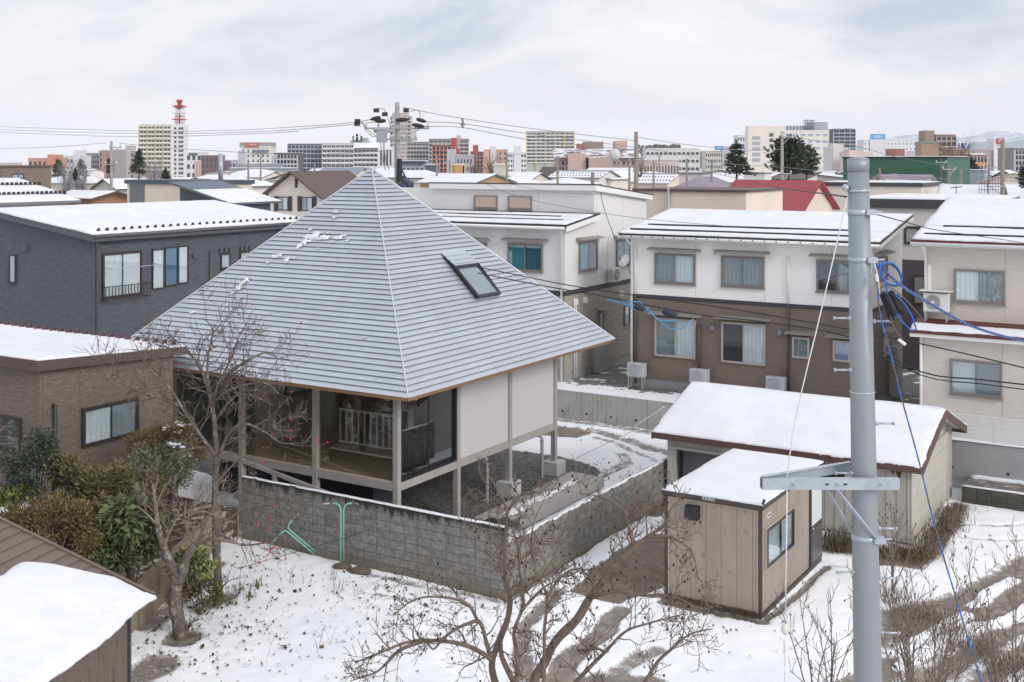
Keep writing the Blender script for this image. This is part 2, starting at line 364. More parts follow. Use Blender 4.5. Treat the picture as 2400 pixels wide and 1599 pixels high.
def seg_dist(X, Y, pts):
    d = np.full(X.shape, 1e9)
    for (x0, y0), (x1, y1) in zip(pts[:-1], pts[1:]):
        vx, vy = x1 - x0, y1 - y0; t = np.clip(((X - x0) * vx + (Y - y0) * vy) / max(vx * vx + vy * vy, 1e-9), 0, 1)
        d = np.minimum(d, np.hypot(X - x0 - t * vx, Y - y0 - t * vy))
    return d
def poly_sd(X, Y, pts):
    """positive inside"""
    ins = np.zeros(X.shape, bool); n = len(pts)
    for i in range(n):
        x0, y0 = pts[i]; x1, y1 = pts[(i + 1) % n]
        c = ((y0 > Y) != (y1 > Y)) & (X < (x1 - x0) * (Y - y0) / ((y1 - y0) if abs(y1 - y0) > 1e-9 else 1e-9) + x0); ins ^= c
    d = seg_dist(X, Y, pts + [pts[0]]); return np.where(ins, d, -d)
def PX(lst, z=0.0): return [wz(x, y, z)[:2] for x, y in lst]
def sm(x, a, b): t = np.clip((x - a) / (b - a), 0, 1); return t * t * (3 - 2 * t)

TRACKS = [([(1313, 1382), (1231, 1467), (1225, 1525), (1238, 1620)], .20, .85), ([(1456, 1426), (1395, 1491), (1330, 1542), (1290, 1620)], .26, 1.1),
          ([(2040, 1590), (2200, 1505), (2330, 1425), (2420, 1365)], .30, 1.1), ([(2130, 1620), (2290, 1520), (2420, 1440)], .28, 1.0), ([(2270, 1620), (2420, 1510)], .24, 1.0),
          ([(1960, 1620), (2090, 1545), (2160, 1500)], .26, .95), ([(1390, 1007), (1470, 1030), (1580, 1066)], .30, .72), ([(1390, 1022), (1450, 1040), (1537, 1078)], .16, .62),
          ([(1290, 978), (1400, 992), (1525, 1012)], .38, .62), ([(1330, 1150), (1420, 1110), (1470, 1085), (1450, 1060)], .22, .6), ([(868, 1389), (950, 1400), (1038, 1430)], .07, .8),
          ([(820, 1335), (1000, 1372), (1190, 1412)], .14, .66), ([(2230, 1228), (2330, 1232), (2420, 1228)], .08, .75), ([(2240, 1258), (2340, 1264), (2420, 1262)], .08, .75),
          ([(1556, 1408), (1660, 1432), (1790, 1458)], .16, 1.0), ([(1790, 1458), (1860, 1400), (1935, 1325)], .10, .9), ([(420, 1500), (440, 1485)], .35, .95), ([(505, 1405), (530, 1395)], .32, .95),
          ([(345, 1470), (430, 1390), (500, 1320)], .30, .75), ([(300, 1590), (360, 1560)], .5, .8), ([(1480, 1190), (1530, 1200), (1556, 1180)], .3, 1.0), ([(1300, 1600), (1420, 1590), (1520, 1600)], .3, .9),
          ([(1405, 1600), (1470, 1560), (1530, 1520)], .22, .7), ([(1195, 1405), (1300, 1335), (1400, 1268), (1500, 1208)], .10, .75)]
MUDP = [[(2064, 1425), (2171, 1404), (2250, 1382), (2420, 1285), (2420, 1440), (2356, 1461), (2271, 1455), (2157, 1489), (2040, 1515)],
        [(2060, 1286), (2137, 1293), (2214, 1197), (2232, 1175), (2271, 1183), (2257, 1225), (2200, 1297), (2157, 1336), (2040, 1318)],
        [(1250, 985), (1295, 994), (1352, 1001), (1390, 1011), (1352, 1026), (1295, 1022), (1230, 1015)]]
SLABP = [[(1330, 1384), (1412, 1307), (1500, 1262), (1575, 1250), (1575, 1362), (1524, 1389), (1446, 1415), (1378, 1401)]]
GRAVP = [[(1150, 1049), (1230, 1056), (1300, 1066), (1365, 1080), (1412, 1104), (1392, 1122), (1200, 1215), (1060, 1262), (940, 1310), (700, 1240), (600, 1150), (430, 1090), (500, 1000)]]
FOOT = [(1036, 1538), (1052, 1555), (1046, 1552), (1068, 1572), (1090, 1580), (1345, 1496), (1420, 1478), (1470, 1458), (1500, 1440), (1080, 1505), (1105, 1490), (1118, 1462)]

def yard():
    x0, x1, y0, y1, st = -19.0, 21.0, 18.0, 46.0, 0.085
    xs = np.arange(x0, x1 + st, st); ys = np.arange(y0, y1 + st, st); X, Y = np.meshgrid(xs, ys)
    wx = X + 0.25 * (fbm(X * 1.3, Y * 1.3, 3) - 0.5); wy = Y + 0.25 * (fbm(X * 1.3, Y * 1.3, 4) - 0.5)
    mud = np.zeros(X.shape); slab = np.zeros(X.shape); grav = np.zeros(X.shape)
    for pts, w, s in TRACKS: mud = np.maximum(mud, s * (1 - sm(seg_dist(wx, wy, PX(pts)), w * 0.55, w * 1.5)))
    for p in MUDP: mud = np.maximum(mud, 0.95 * sm(poly_sd(wx, wy, PX(p)), -0.25, 0.2))
    mud = np.maximum(mud, .60 * sm(poly_sd(wx, wy, PX([(2040, 1420), (2180, 1400), (2420, 1270), (2420, 1640), (1900, 1640), (2000, 1560)])), -.4, .5))
    # snow ridges left between the ruts
    for pts in ([(2095, 1530), (2200, 1470), (2260, 1440)], [(2110, 1560), (2230, 1490), (2290, 1462)], [(2280, 1420), (2330, 1385), (2370, 1355)], [(2270, 1470), (2340, 1456), (2420, 1420)]):
        mud *= sm(seg_dist(wx, wy, PX(pts)), 0.10, 0.24)
    for p in SLABP: slab = np.maximum(slab, sm(poly_sd(wx, wy, PX(p)), -0.2, 0.25))
    for p in GRAVP: grav = np.maximum(grav, sm(poly_sd(wx, wy, PX(p)), -0.25, 0.25))
    low = np.maximum(np.maximum(mud, slab), grav)
    Z = 0.07 * (fbm(X * 0.8, Y * 0.8, 11) - 0.5) + 0.045 * (fbm(X * 4, Y * 4, 12) - 0.5) - 0.06 * sm(low, 0.3, 0.8)
    for k, (fx, fy) in enumerate(FOOT):
        c = wz(fx, fy); d = np.hypot((X - c[0]) * 1.5, Y - c[1]); Z -= 0.07 * np.exp(-(d / 0.16) ** 4); mud = np.maximum(mud, 0.50 * np.exp(-(d / 0.14) ** 2))
    h, w = X.shape; me = bpy.data.meshes.new('yard')
    co = np.stack([X, Y, Z], -1).reshape(-1, 3).astype(np.float32)
    i = np.arange(h * w).reshape(h, w); q = np.stack([i[:-1, :-1], i[:-1, 1:], i[1:, 1:], i[1:, :-1]], -1).reshape(-1)
    me.vertices.add(len(co)); me.vertices.foreach_set('co', co.ravel())
    nf = len(q) // 4; me.loops.add(len(q)); me.loops.foreach_set('vertex_index', q.astype(np.int32))
    me.polygons.add(nf); me.polygons.foreach_set('loop_start', np.arange(nf, dtype=np.int32) * 4)
    me.polygons.foreach_set('use_smooth', np.ones(nf, bool)); me.update(calc_edges=True)
    for nm, arr in (('mud', mud), ('gravel', grav), ('slab', slab)):
        a = me.attributes.new(nm, 'FLOAT', 'POINT'); a.data.foreach_set('value', arr.astype(np.float32).ravel())
    me.materials.append(GROUND)
    o = bpy.data.objects.new('snowy_ground', me); COL.objects.link(o); o['kind'] = 'structure'
    return o
yard()
def far_ground():
    mb = MB(); R = 26000; hx0, hx1, hy0, hy1 = -18.9, 20.9, 18.1, 45.9; z = -0.14
    mb.quad((-R, -2000, z), (R, -2000, z), (R, hy0, z), (-R, hy0, z)); mb.quad((-R, hy1, z), (R, hy1, z), (R, R, z), (-R, R, z))
    mb.quad((-R, hy0, z), (hx0, hy0, z), (hx0, hy1, z), (-R, hy1, z)); mb.quad((hx1, hy0, z), (R, hy0, z), (R, hy1, z), (hx1, hy1, z))
    m = M('town_ground', (0.62, 0.62, 0.64), 0.8, var=0.25, vs=0.03)
    o = solo('town_ground', None, None, mb, m, grid=False, kind='structure'); return o
far_ground()

# raised ground behind the retaining wall, and the neighbour's raised garden
mb = MB(); mb.box(-70, -13.6, 38.62, 60, -0.3, 0.97); mb.box(-13.6, 40, 38.7, 60, -0.3, 0.96)
def terrace_mat():
    m, nt, N, L, b = nodes('terrace_snow')
    mp = coords(N, L)
    n = nd(N, 'ShaderNodeTexNoise', Scale=1.1, Detail=8, Roughness=0.65); L.new(mp.outputs[0], n.inputs['Vector'])
    s = N.new('ShaderNodeSeparateXYZ'); L.new(mp.outputs[0], s.inputs[0])
    r = nd(N, 'ShaderNodeMapRange', From_Min=39.5, From_Max=40.6, To_Min=0.0, To_Max=0.26); L.new(s.outputs[1], r.inputs['Value'])
    ad = nd(N, 'ShaderNodeMath', operation='ADD'); L.new(n.outputs['Fac'], ad.inputs[0]); L.new(r.outputs[0], ad.inputs[1])
    q = nd(N, 'ShaderNodeMapRange', From_Min=0.66, From_Max=0.70); L.new(ad.outputs[0], q.inputs['Value'])
    vo = nd(N, 'ShaderNodeTexVoronoi', Scale=20); L.new(mp.outputs[0], vo.inputs['Vector'])
    gr = N.new('ShaderNodeValToRGB'); L.new(vo.outputs['Color'], gr.inputs[0])
    gr.color_ramp.elements[0].color = (0.05, 0.05, 0.048, 1); gr.color_ramp.elements[1].color = (0.27, 0.26, 0.24, 1)
    x = nd(N, 'ShaderNodeMix', data_type='RGBA'); L.new(q.outputs[0], x.inputs['Factor']); x.inputs['A'].default_value = (0.83, 0.835, 0.85, 1); L.new(gr.outputs[0], x.inputs['B'])
    L.new(x.outputs['Result'], b.inputs['Base Color']); b.inputs['Roughness'].default_value = 0.8
    bumped(N, L, b, vo.outputs['Distance'], 0.4, 0.02); return m
solo('terrace_ground', None, None, mb, terrace_mat(), kind='structure')
mb = MB(); poly = [(-7.5, 29.6), (-7.98, 22), (-8.4, 14), (-45, 14), W((-60, 21.85))[:2], W((-21.8, 21.85))[:2]]
mb.extr([(x, y, -0.3) for x, y in poly[::-1]], (0, 0, 1.02)); 
solo('garden_ground', None, None, mb, M('garden_soil', (0.5, 0.47, 0.44), 0.9, var=0.5, vs=1.2, bump=0.6, bs=12, bd=0.05, grime=(0.07, 0.05, 0.035), gs=(0.5, 0.5, 0.5), glo=0.42, ghi=0.5), grid=False, kind='structure')
# ------------------------------------------------------------------ house under the pyramid roof
GALV = M('galvalume_roof', (0.50, 0.53, 0.585), 0.42, metal=0.6, var=0.07, vs=1.2, bump=0.08, bs=90, bd=0.002, rnd=0.05)
GALV_EDGE = M('galvalume_trim', (0.66, 0.68, 0.71), 0.4, metal=0.75, var=0.04)
TIMBER_GREY = M('weathered_timber', (0.36, 0.34, 0.325), 0.75, var=0.12, vs=3, stretch=(1, 1, 0.3), bump=0.15, bs=50)
WALLGREY = M('grey_wall_panel', (0.56, 0.54, 0.55), 0.85, var=0.03, vs=1.0, bump=0.25, bs=160, bd=0.002)
CEDAR = M('cedar', (0.45, 0.20, 0.07), 0.6, var=0.15, vs=4, stretch=(1, 1, 0.2))
SOFFIT = M('cedar_soffit', (0.34, 0.19, 0.09), 0.6, var=0.15, vs=2)
BLACKM = M('black_aluminium', (0.015, 0.016, 0.02), 0.4, var=0.1)
WHITEP = M('white_paint', (0.74, 0.74, 0.73), 0.55, var=0.03)
CONC_NEW = M('pale_concrete', (0.55, 0.55, 0.54), 0.85, var=0.08, vs=4, bump=0.2, bs=80)
NAVY = M('navy_board', (0.018, 0.022, 0.034), 0.7, var=0.15)
HOUSEGLASS = glass('house_glass', (0.92, 0.95, 0.93), 0.30)

HA0, HA1, HB0, HB1 = -27.40, -16.55, 22.155, 33.01          # eaves
WA0, WA1, WB0, WB1 = -25.99, -17.95, 23.555, 31.595         # walls (post axes)
ZE, ZA, ZF = 4.06, 9.455, 1.54
CA, CB = (HA0 + HA1) / 2, (HB0 + HB1) / 2; RH = (HA1 - HA0) / 2
def pyramid_house():
    h = thing('pyramid_house', 'grey timber house on posts under a large stepped silver pyramid roof', 'house', (CA, CB, 0))
    NC = 46; slope = math.hypot(RH, ZA - ZE); sc = (ZA - ZE) / RH
    nrm = Vector((0, -(ZA - ZE), RH)).normalized()        # normal of the slope that faces -b
    dn = Vector((0, -RH, -(ZA - ZE))).normalized()
    rot = {'S': 0, 'E': 1, 'N': 2, 'W': 3}
    def put(side, x, s, n):
        """x along the eave, s metres up the slope from the eave, n off the slope -> place in the grid"""
        f = s / slope; y = -RH * (1 - f); z = ZE + (ZA - ZE) * f
        v = Vector((x, y, z)) + nrm * n
        k = rot[side]
        for _ in range(k): v = Vector((-v.y, v.x, v.z))
        return (CA + v.x, CB + v.y, v.z)
    cs = slope / NC
    roofroot = None
    # underside of the roof is a timber shell
    mb = MB()
    for sd in 'SENW':
        mb.quad(put(sd, -RH + .02, .02, -.012), put(sd, RH - .02, .02, -.012), put(sd, 0, slope - .03, -.012))
        mb.quad(put(sd, RH - .12, .0, -.14), put(sd, -RH + .12, .0, -.14), put(sd, 0, slope - .2, -.14))
        mb.quad(put(sd, -RH + .02, .02, -.012), put(sd, -RH + .12, .0, -.14), put(sd, RH - .12, .0, -.14), put(sd, RH - .02, .02, -.012))
    roof = part(h, 'roof', mb, SOFFIT, label='silver pyramid roof of stepped metal courses')
    rng = random.Random(5)
    tl, tr = 27.62 - CB, 28.85 - CB                       # skylight along the east slope
    for sd in 'SENW':
        for i in range(NC):
            s0, s1 = i * cs, (i + 1) * cs
            w0, w1 = RH * (1 - s0 / slope) - .015, RH * (1 - s1 / slope) - .015
            w1 = max(w1, 0.01)
            cuts = [-1, 1]
            if sd == 'S' and w0 > 1.5:                    # butt joints of the sheets, staggered
                ph = (i % 3) * 0.9 + rng.random() * 0.3; cuts = [-1] + [c / w0 for c in np.arange(-6 + ph, 6, 2.73) if abs(c) < w0 - .5] + [1]
            if sd in 'NW':
                pass
            for c0, c1 in zip(cuts[:-1], cuts[1:]):
                g0 = 0.002 if c0 > -1 else 0; g1 = 0.002 if c1 < 1 else 0
                def xx(c, w, g, edge): return (c * w if edge else c * w0) + g
                a0, b0 = xx(c0, w0, g0, c0 == -1), xx(c1, w0, -g1, c1 == 1); a1, b1 = xx(c0, w1, g0, c0 == -1), xx(c1, w1, -g1, c1 == 1)
                a1 = max(a1, -w1); b1 = min(b1, w1)
                if b1 - a1 < 0.005: b1 = a1 + 0.005
                mb = MB(); su = s0 + .05; wu = RH * (1 - su / slope) - .015
                pu = lambda x: max(-wu, min(wu, x))
                prof = [(s1 + .01, .002, a1, b1), (s0, .031, a0, b0), (s0, .027, a0, b0), (su, .025, pu(a0), pu(b0)), (su, 0.0, pu(a0), pu(b0))]
                for (p, n, l, r), (p2, n2, l2, r2) in zip(prof[:-1], prof[1:]):
                    mb.quad(put(sd, l, p, n), put(sd, l2, p2, n2), put(sd, r2, p2, n2), put(sd, r, p, n))
                part(roof, 'roof_course', mb, GALV)
    for k, sd in enumerate('SENW'):                       # hip caps
        mb = MB(); p0 = put(sd, RH, 0, 0); p1 = put(sd, 0, slope, 0)
        q = Vector(p0); r_ = Vector((CA, CB, ZA + .04))
        mb.tube([q + Vector((0, 0, .03)), r_], 0.02, 6); part(roof, 'hip_cap', mb, GALV_EDGE)
    # skylight with its cowl on the east slope
    E0, E1 = 1.66 / math.sin(math.atan(sc)) if 0 else None, None
    def es(a): return (HA1 - a) / RH * slope
    sk0, sk1, sb0, sb1 = es(-18.25), es(-19.06), 27.66 - CB, 28.82 - CB
    mb = MB()
    def ebox(mbx, x0, x1, s0, s1, n0, n1):
        mbx.extr([put('E', x0, s0, n0), put('E', x1, s0, n0), put('E', x1, s1, n0), put('E', x0, s1, n0)], tuple(Vector(put('E', 0, 0, n1)) - Vector(put('E', 0, 0, n0))))
    ebox(mb, sb0, sb1, sk0, sk0 + .07, .0, .12); ebox(mb, sb0, sb1, sk1 - .07, sk1, .0, .12)
    ebox(mb, sb0, sb0 + .07, sk0 + .07, sk1 - .07, .0, .12); ebox(mb, sb1 - .07, sb1, sk0 + .07, sk1 - .07, .0, .12)
    bl = MB(); ebox(bl, sb0 + .07, sb1 - .07, sk0 + .07, sk1 - .07, .05, .06); part(roof, 'skylight_sheen_board', bl, M('skylight_sheen_board', (.34, .39, .37), .8))  # board added under the pane; its pale grey-green stands in for reflected light
    sky = part(roof, 'skylight', mb, BLACKM)
    mb = MB(); ebox(mb, sb0 + .07, sb1 - .07, sk0 + .07, sk1 - .07, .10, .108); part(roof, 'skylight_pane', mb, glass('skylight_glass', (0.8, 0.88, 0.84), 0.8))
    mb = MB()
    mb.extr([put('E', sb0 - .02, sk1 + .62, .05), put('E', sb0 - .02, sk1 + .02, .16), put('E', sb0 - .02, sk1 + .02, .0)], tuple(Vector(put('E', sb1 + .02, 0, 0)) - Vector(put('E', sb0 - .02, 0, 0))))
    for j in range(3):
        s_ = sk1 + .08 + j * .18; n_ = .146 - j * .034
        ebox(mb, sb0 - .02, sb1 + .02, s_, s_ + .015, n_, n_ + .02)
    part(roof, 'skylight_cowl', mb, GALV)
    mb = MB()
    for x0, x1 in ((sb0 - .05, sb0 - .022), (sb1 + .022, sb1 + .05)):
        mb.extr([put('E', x0, sk1 + .55, .05), put('E', x0, sk1 - .05, .15), put('E', x0, sk0, .11), put('E', x0, sk0, .0), put('E', x0, sk1, .0)], tuple(Vector(put('E', x1, 0, 0)) - Vector(put('E', x0, 0, 0))))
    part(roof, 'skylight_flashing', mb, BLACKM)
    # frame: posts, floor beams
    ps = 0.15
    for a in (WA0, -23.31, -20.63, WA1):
        for b in (WB0, 26.235, 28.915, WB1):
            if (a in (WA0, WA1)) or (b in (WB0, WB1)):
                z0 = 0.35 if (a == WA1 and b > 28) else -0.1
                mb = MB(); top = ZE + min(a - HA0, HA1 - a, b - HB0, HB1 - b) * sc - .25
                mb.box(a - ps / 2, a + ps / 2, b - ps / 2, b + ps / 2, z0, top); part(h, 'post', mb, TIMBER_GREY)
    for b0, b1 in ((WB0, 26.235), (26.235, 28.915), (28.915, WB1)):
        mb = MB(); mb.box(WA1 - .05, WA1 + .06, b0 + ps / 2, b1 - ps / 2, ZF - .21, ZF); part(h, 'floor_beam', mb, TIMBER_GREY)
        mb = MB(); mb.box(WA0 - .06, WA0 + .05, b0 + ps / 2, b1 - ps / 2, ZF - .21, ZF); part(h, 'floor_beam', mb, TIMBER_GREY)
    for a0, a1 in ((WA0, -23.31), (-23.31, -20.63), (-20.63, WA1)):
        mb = MB(); mb.box(a0 + ps / 2, a1 - ps / 2, WB0 - .06, WB0 + .05, ZF - .21, ZF); part(h, 'floor_beam', mb, TIMBER_GREY)
        mb = MB(); mb.box(a0 + ps / 2, a1 - ps / 2, WB1 - .05, WB1 + .06, ZF - .21, ZF); part(h, 'floor_beam', mb, TIMBER_GREY)
    ztop = ZE + 1.1
    # glazing along the garden side, one pane in each bay with a thin wooden stop
    for a0, a1 in ((WA0, -23.31), (-23.31, -20.63), (-20.63, WA1)):
        l, r = a0 + ps / 2, a1 - ps / 2
        mb = MB(); mb.box(l + .03, r - .03, WB0 - .006, WB0 + .006, ZF + .03, ztop); g = part(h, 'window_pane', mb, HOUSEGLASS)
        mb = MB(); mb.box(l, l + .03, WB0 - .03, WB0 + .03, ZF, ztop); mb.box(r - .03, r, WB0 - .03, WB0 + .03, ZF, ztop); mb.box(l + .03, r - .03, WB0 - .03, WB0 + .03, ZF, ZF + .03)
        part(g, 'glazing_bead', mb, M('pale_bead', (0.5, 0.42, 0.32), 0.6))
    # sliding doors in the first bay of the east side
    l, r = WB0 + ps / 2, 26.235 - ps / 2; mid = (l + r) / 2
    mb = MB()
    for x0, x1, z0, z1, o0, o1 in ((l, l + .06, ZF, ztop, -.05, .05), (r - .06, r, ZF, ztop, -.05, .05), (l + .06, r - .06, ZF, ZF + .07, -.05, .07)):
        mb.box(WA1 + o0, WA1 + o1, x0, x1, z0, z1)
    d = part(h, 'sliding_door', mb, BLACKM)
    for x0, x1, o in ((l + .06, mid + .03, .012), (mid - .03, r - .06, -.022)):
        mb = MB(); mb.box(WA1 + o - .016, WA1 + o + .016, x0, x0 + .055, ZF + .07, ztop); mb.box(WA1 + o - .016, WA1 + o + .016, x1 - .055, x1, ZF + .07, ztop)
        mb.box(WA1 + o - .016, WA1 + o + .016, x0 + .055, x1 - .055, ZF + .07, ZF + .15); part(d, 'door_sash', mb, BLACKM)
        mb = MB(); mb.box(WA1 + o - .004, WA1 + o + .004, x0 + .055, x1 - .055, ZF + .15, ztop); part(d, 'door_pane', mb, glass('door_glass', (0.30, 0.34, 0.34), 1.3))
    # solid grey panels in the other two bays and round the back
    for b0, b1 in ((26.235, 28.915), (28.915, WB1)):
        mb = MB(); mb.box(WA1 - .05, WA1 + .02, b0 + ps / 2, b1 - ps / 2, ZF, ztop + .2); part(h, 'wall_panel', mb, WALLGREY)
    mb = MB(); mb.box(WA0 + .08, WA1 - .08, WB1 - .03, WB1 + .03, ZF, ztop + .2); part(h, 'wall_panel', mb, WALLGREY)
    mb = MB(); mb.box(WA0 - .03, WA0 + .03, 26.3, WB1 - .08, ZF, ztop + .2); part(h, 'wall_panel', mb, WALLGREY)
    mb = MB(); mb.box(WA0 - .03, WA0 + .03, WB0 + .08, 26.16, ZF, ztop); part(h, 'wall_panel', mb, M('inner_green_wall', (0.13, 0.16, 0.14), 0.8))
    # inside: boarded floor, stair hall, cedar posts and the white balustrade
    wood = M('oak_floor', (0.62, 0.44, 0.28), 0.35, var=0.18, vs=3, stretch=(0.3, 3, 1))
    for j in range(22):
        b = WB0 + .06 + j * .357
        mb = MB(); mb.box(WA0 + .06, WA1 - .06, b, b + .352, ZF - .08, ZF - .02 + (j % 2) * .0015); part(h, 'floor_board', mb, wood)
    for a, b in ((-22.0, 27.0), (-19.7, 26.0), (-23.6, 29.6), (-20.2, 29.2)):
        mb = MB(); mb.box(a - .08, a + .08, b - .08, b + .08, ZF, ZE + min(a - HA0, HA1 - a, b - HB0, HB1 - b) * sc - .35); part(h, 'inner_post', mb, CEDAR)
    mb = MB(); mb.box(-23.4, -18.2, 28.2, 28.3, ZF, ZE + 1.3); part(h, 'inner_wall', mb, M('inner_dark_wall', (0.10, 0.10, 0.105), 0.8))
    mb = MB(); mb.box(WA0 + .2, -23.5, 27.6, 27.7, ZF, ZE + 1.2); part(h, 'inner_wall', mb, M('inner_green_wall', (0.13, 0.16, 0.14), 0.8))
    mb = MB(); mb.box(-21.9, -19.8, 25.97, 26.03, ZF + .98, ZF + 1.04); mb.box(-21.9, -19.8, 25.97, 26.03, ZF + .05, ZF + .11); bal = part(h, 'balustrade', mb, WHITEP)
    me = mesh(MB().box(-.03, .03, -.02, .02, 0, .87), WHITEP)
    for j in range(10): piece(bal, 'baluster', me, (-21.85 + j * .222, 26.0, ZF + .11))
    mb = MB()
    for q, r_ in (((-21.5, 27.5, ZE + 2.2), (-20.2, 25.4, ZE + .3)), ((-19.2, 27.5, ZE + 2.2), (-20.2, 25.4, ZE + .3))): mb.beam(q, r_, .12, .16)
    part(h, 'stair_stringer', mb, TIMBER_GREY)
    # under the floor
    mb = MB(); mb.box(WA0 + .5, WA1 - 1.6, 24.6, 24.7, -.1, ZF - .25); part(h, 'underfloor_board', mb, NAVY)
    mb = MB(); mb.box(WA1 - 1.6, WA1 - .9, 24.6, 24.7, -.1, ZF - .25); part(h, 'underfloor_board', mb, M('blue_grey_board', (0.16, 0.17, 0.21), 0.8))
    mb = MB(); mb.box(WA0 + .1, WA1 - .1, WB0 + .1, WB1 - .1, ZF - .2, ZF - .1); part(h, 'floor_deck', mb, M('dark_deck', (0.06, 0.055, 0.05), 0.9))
    for b in (28.915, WB1):
        mb = MB(); mb.box(WA1 - .27, WA1 + .27, b - .27, b + .27, -.1, .36); bevel(part(h, 'footing', mb, CONC_NEW), .015)
    for a, b in ((WA1 - .05, 27.75), (WA1 - .05, 30.85)):
        mb = MB(); mb.tube([(a - .5, b, ZF - .3), (a, b, ZF - .28), (a + .05, b, ZF - .36), (a + .05, b, 0)], .05, 8)
        for z in (ZF - .45, .4): mb.tube([(a + .05, b, z), (a + .05, b, z + .06)], .062, 8)
        part(h, 'drain_pipe', mb, M('grey_pipe', (0.33, 0.34, 0.36), 0.5), smooth=False)
    # patches of snow still clinging to the south slope
    def patch(u, s, w, l, seed):
        mb = MB(); r = random.Random(seed); n = 14; top = []; bot = []
        for k in range(n):
            t = 2 * math.pi * k / n; rr = 0.3 + 0.8 * r.random()
            bot.append((u + w * rr * math.cos(t), s + l * rr * math.sin(t) + .25 * w * math.cos(t)))
        i = len(mb.v); mb.v += [put('S', x, y, .035) for x, y in bot] + [put('S', u + (x - u) * .7, s + (y - s) * .7, .055 + .02 * r.random()) for x, y in bot] + [put('S', u, s, .07)]
        for k in range(n):
            k2 = (k + 1) % n; mb.f.append((i + k, i + k2, i + n + k2, i + n + k)); mb.f.append((i + n + k, i + n + k2, i + 2 * n))
        return mb
    r = random.Random(9); k = 0
    def at_s(x, y):
        dx = (x - 1200) / F; dz = -(y - HZ) / F; cb = dx * EY[0] + EY[1]; t = (ZE - HB0 * sc - HC) / (dz - sc * cb)
        q = G((t * dx, t, 0)); return q[0] - CA, (q[1] - HB0) / RH * slope
    for px_, py_, w, l in ((790, 499, .16, .05), (785, 512, .10, .05), (738, 553, .34, .15), (716, 570, .28, .14), (760, 560, .30, .09), (800, 557, .26, .07), (815, 566, .12, .04), (700, 583, .12, .05),
                           (655, 602, .24, .10), (672, 612, .16, .08), (690, 607, .10, .06), (628, 618, .08, .03), (575, 662, .20, .10), (560, 676, .22, .11), (545, 690, .10, .05), (590, 655, .07, .03), (452, 734, .12, .06), (488, 722, .07, .03),
                           (730, 540, .10, .05), (820, 590, .05, .02), (795, 615, .06, .02), (855, 793, .09, .03), (560, 702, .05, .02), (745, 585, .08, .03), (770, 548, .09, .05)):
        u, s = at_s(px_, py_); k += 1
        for q in range(3 if w > .15 else 1):
            part(roof, 'snow_patch', patch(u + (r.random() - .5) * w * 1.6 * (q > 0), s + (r.random() - .5) * l * 2.6 * (q > 0), w * (1 if q == 0 else .5), l * (1 if q == 0 else .6), k * 10 + q), SNOW)
    return h
pyramid_house()

def access_ramp():
    t = thing('access_ramp', 'grey timber ramp with a sloping handrail rising beside the glazed house front', 'ramp', (-20, 22.9, 0))
    p = lambda a, z: (a, 22.75, z)
    a0, z0, a1, z1 = -22.9, 1.72, -17.6, .95
    mb = MB(); mb.beam(p(a0, z0), p(a1, z1), .07, .10); part(t, 'handrail', mb, TIMBER_GREY)
    for k in range(5):
        a = a0 + .35 + k * 1.2; f = (a - a0) / (a1 - a0); mb = MB(); mb.box(a - .06, a + .06, 22.71, 22.79, 0, z0 + (z1 - z0) * f - .04); part(t, 'rail_post', mb, TIMBER_GREY)
    mb = MB(); mb.extr([(a0, 22.8, .75), (a1, 22.8, .1), (a1, 22.8, 0.02), (a0, 22.8, .6)], (0, .6, 0)); part(t, 'ramp_deck', mb, TIMBER_GREY)
access_ramp()
def walkway():
    t = thing('plank_walkway', 'low walkway of weathered grey planks with patches of snow beside the house', 'walkway', (-16.7, 27.5, 0))
    for j, (a, b0, b1) in enumerate(((-16.95, 25.6, 30.9), (-16.67, 25.9, 30.9), (-16.39, 26.1, 30.85), (-16.11, 26.0, 30.8))):
        mb = MB(); mb.box(a, a + .265, b0, b1, .26, .31); part(t, 'plank', mb, TIMBER_GREY)
    mb = MB(); mb.box(-15.84, -15.79, 26.0, 30.8, .05, .312); part(t, 'edge_board', mb, TIMBER_GREY)
    for b in (26.3, 27.4, 28.5, 29.6, 30.6): mb = MB(); mb.box(-16.9, -15.86, b, b + .1, 0, .255); part(t, 'bearer', mb, TIMBER_GREY)
    mb = snow_slab((-16.55, 26.2, .312), (-16.2, 26.2, .312), (-16.25, 30.2, .312), (-16.5, 30.2, .312), .03, 12, 40, .12, 4, .08); part(t, 'snow_cover', mb, SNOW, True)
    mb = MB(); mb.box(-18.3, -16.4, 24.6, 25.55, .02, .12); part(t, 'landing', mb, M('wet_boards', (0.15, 0.13, 0.11), .6, var=.2, vs=3, stretch=(.3, 3, 1)))
walkway()

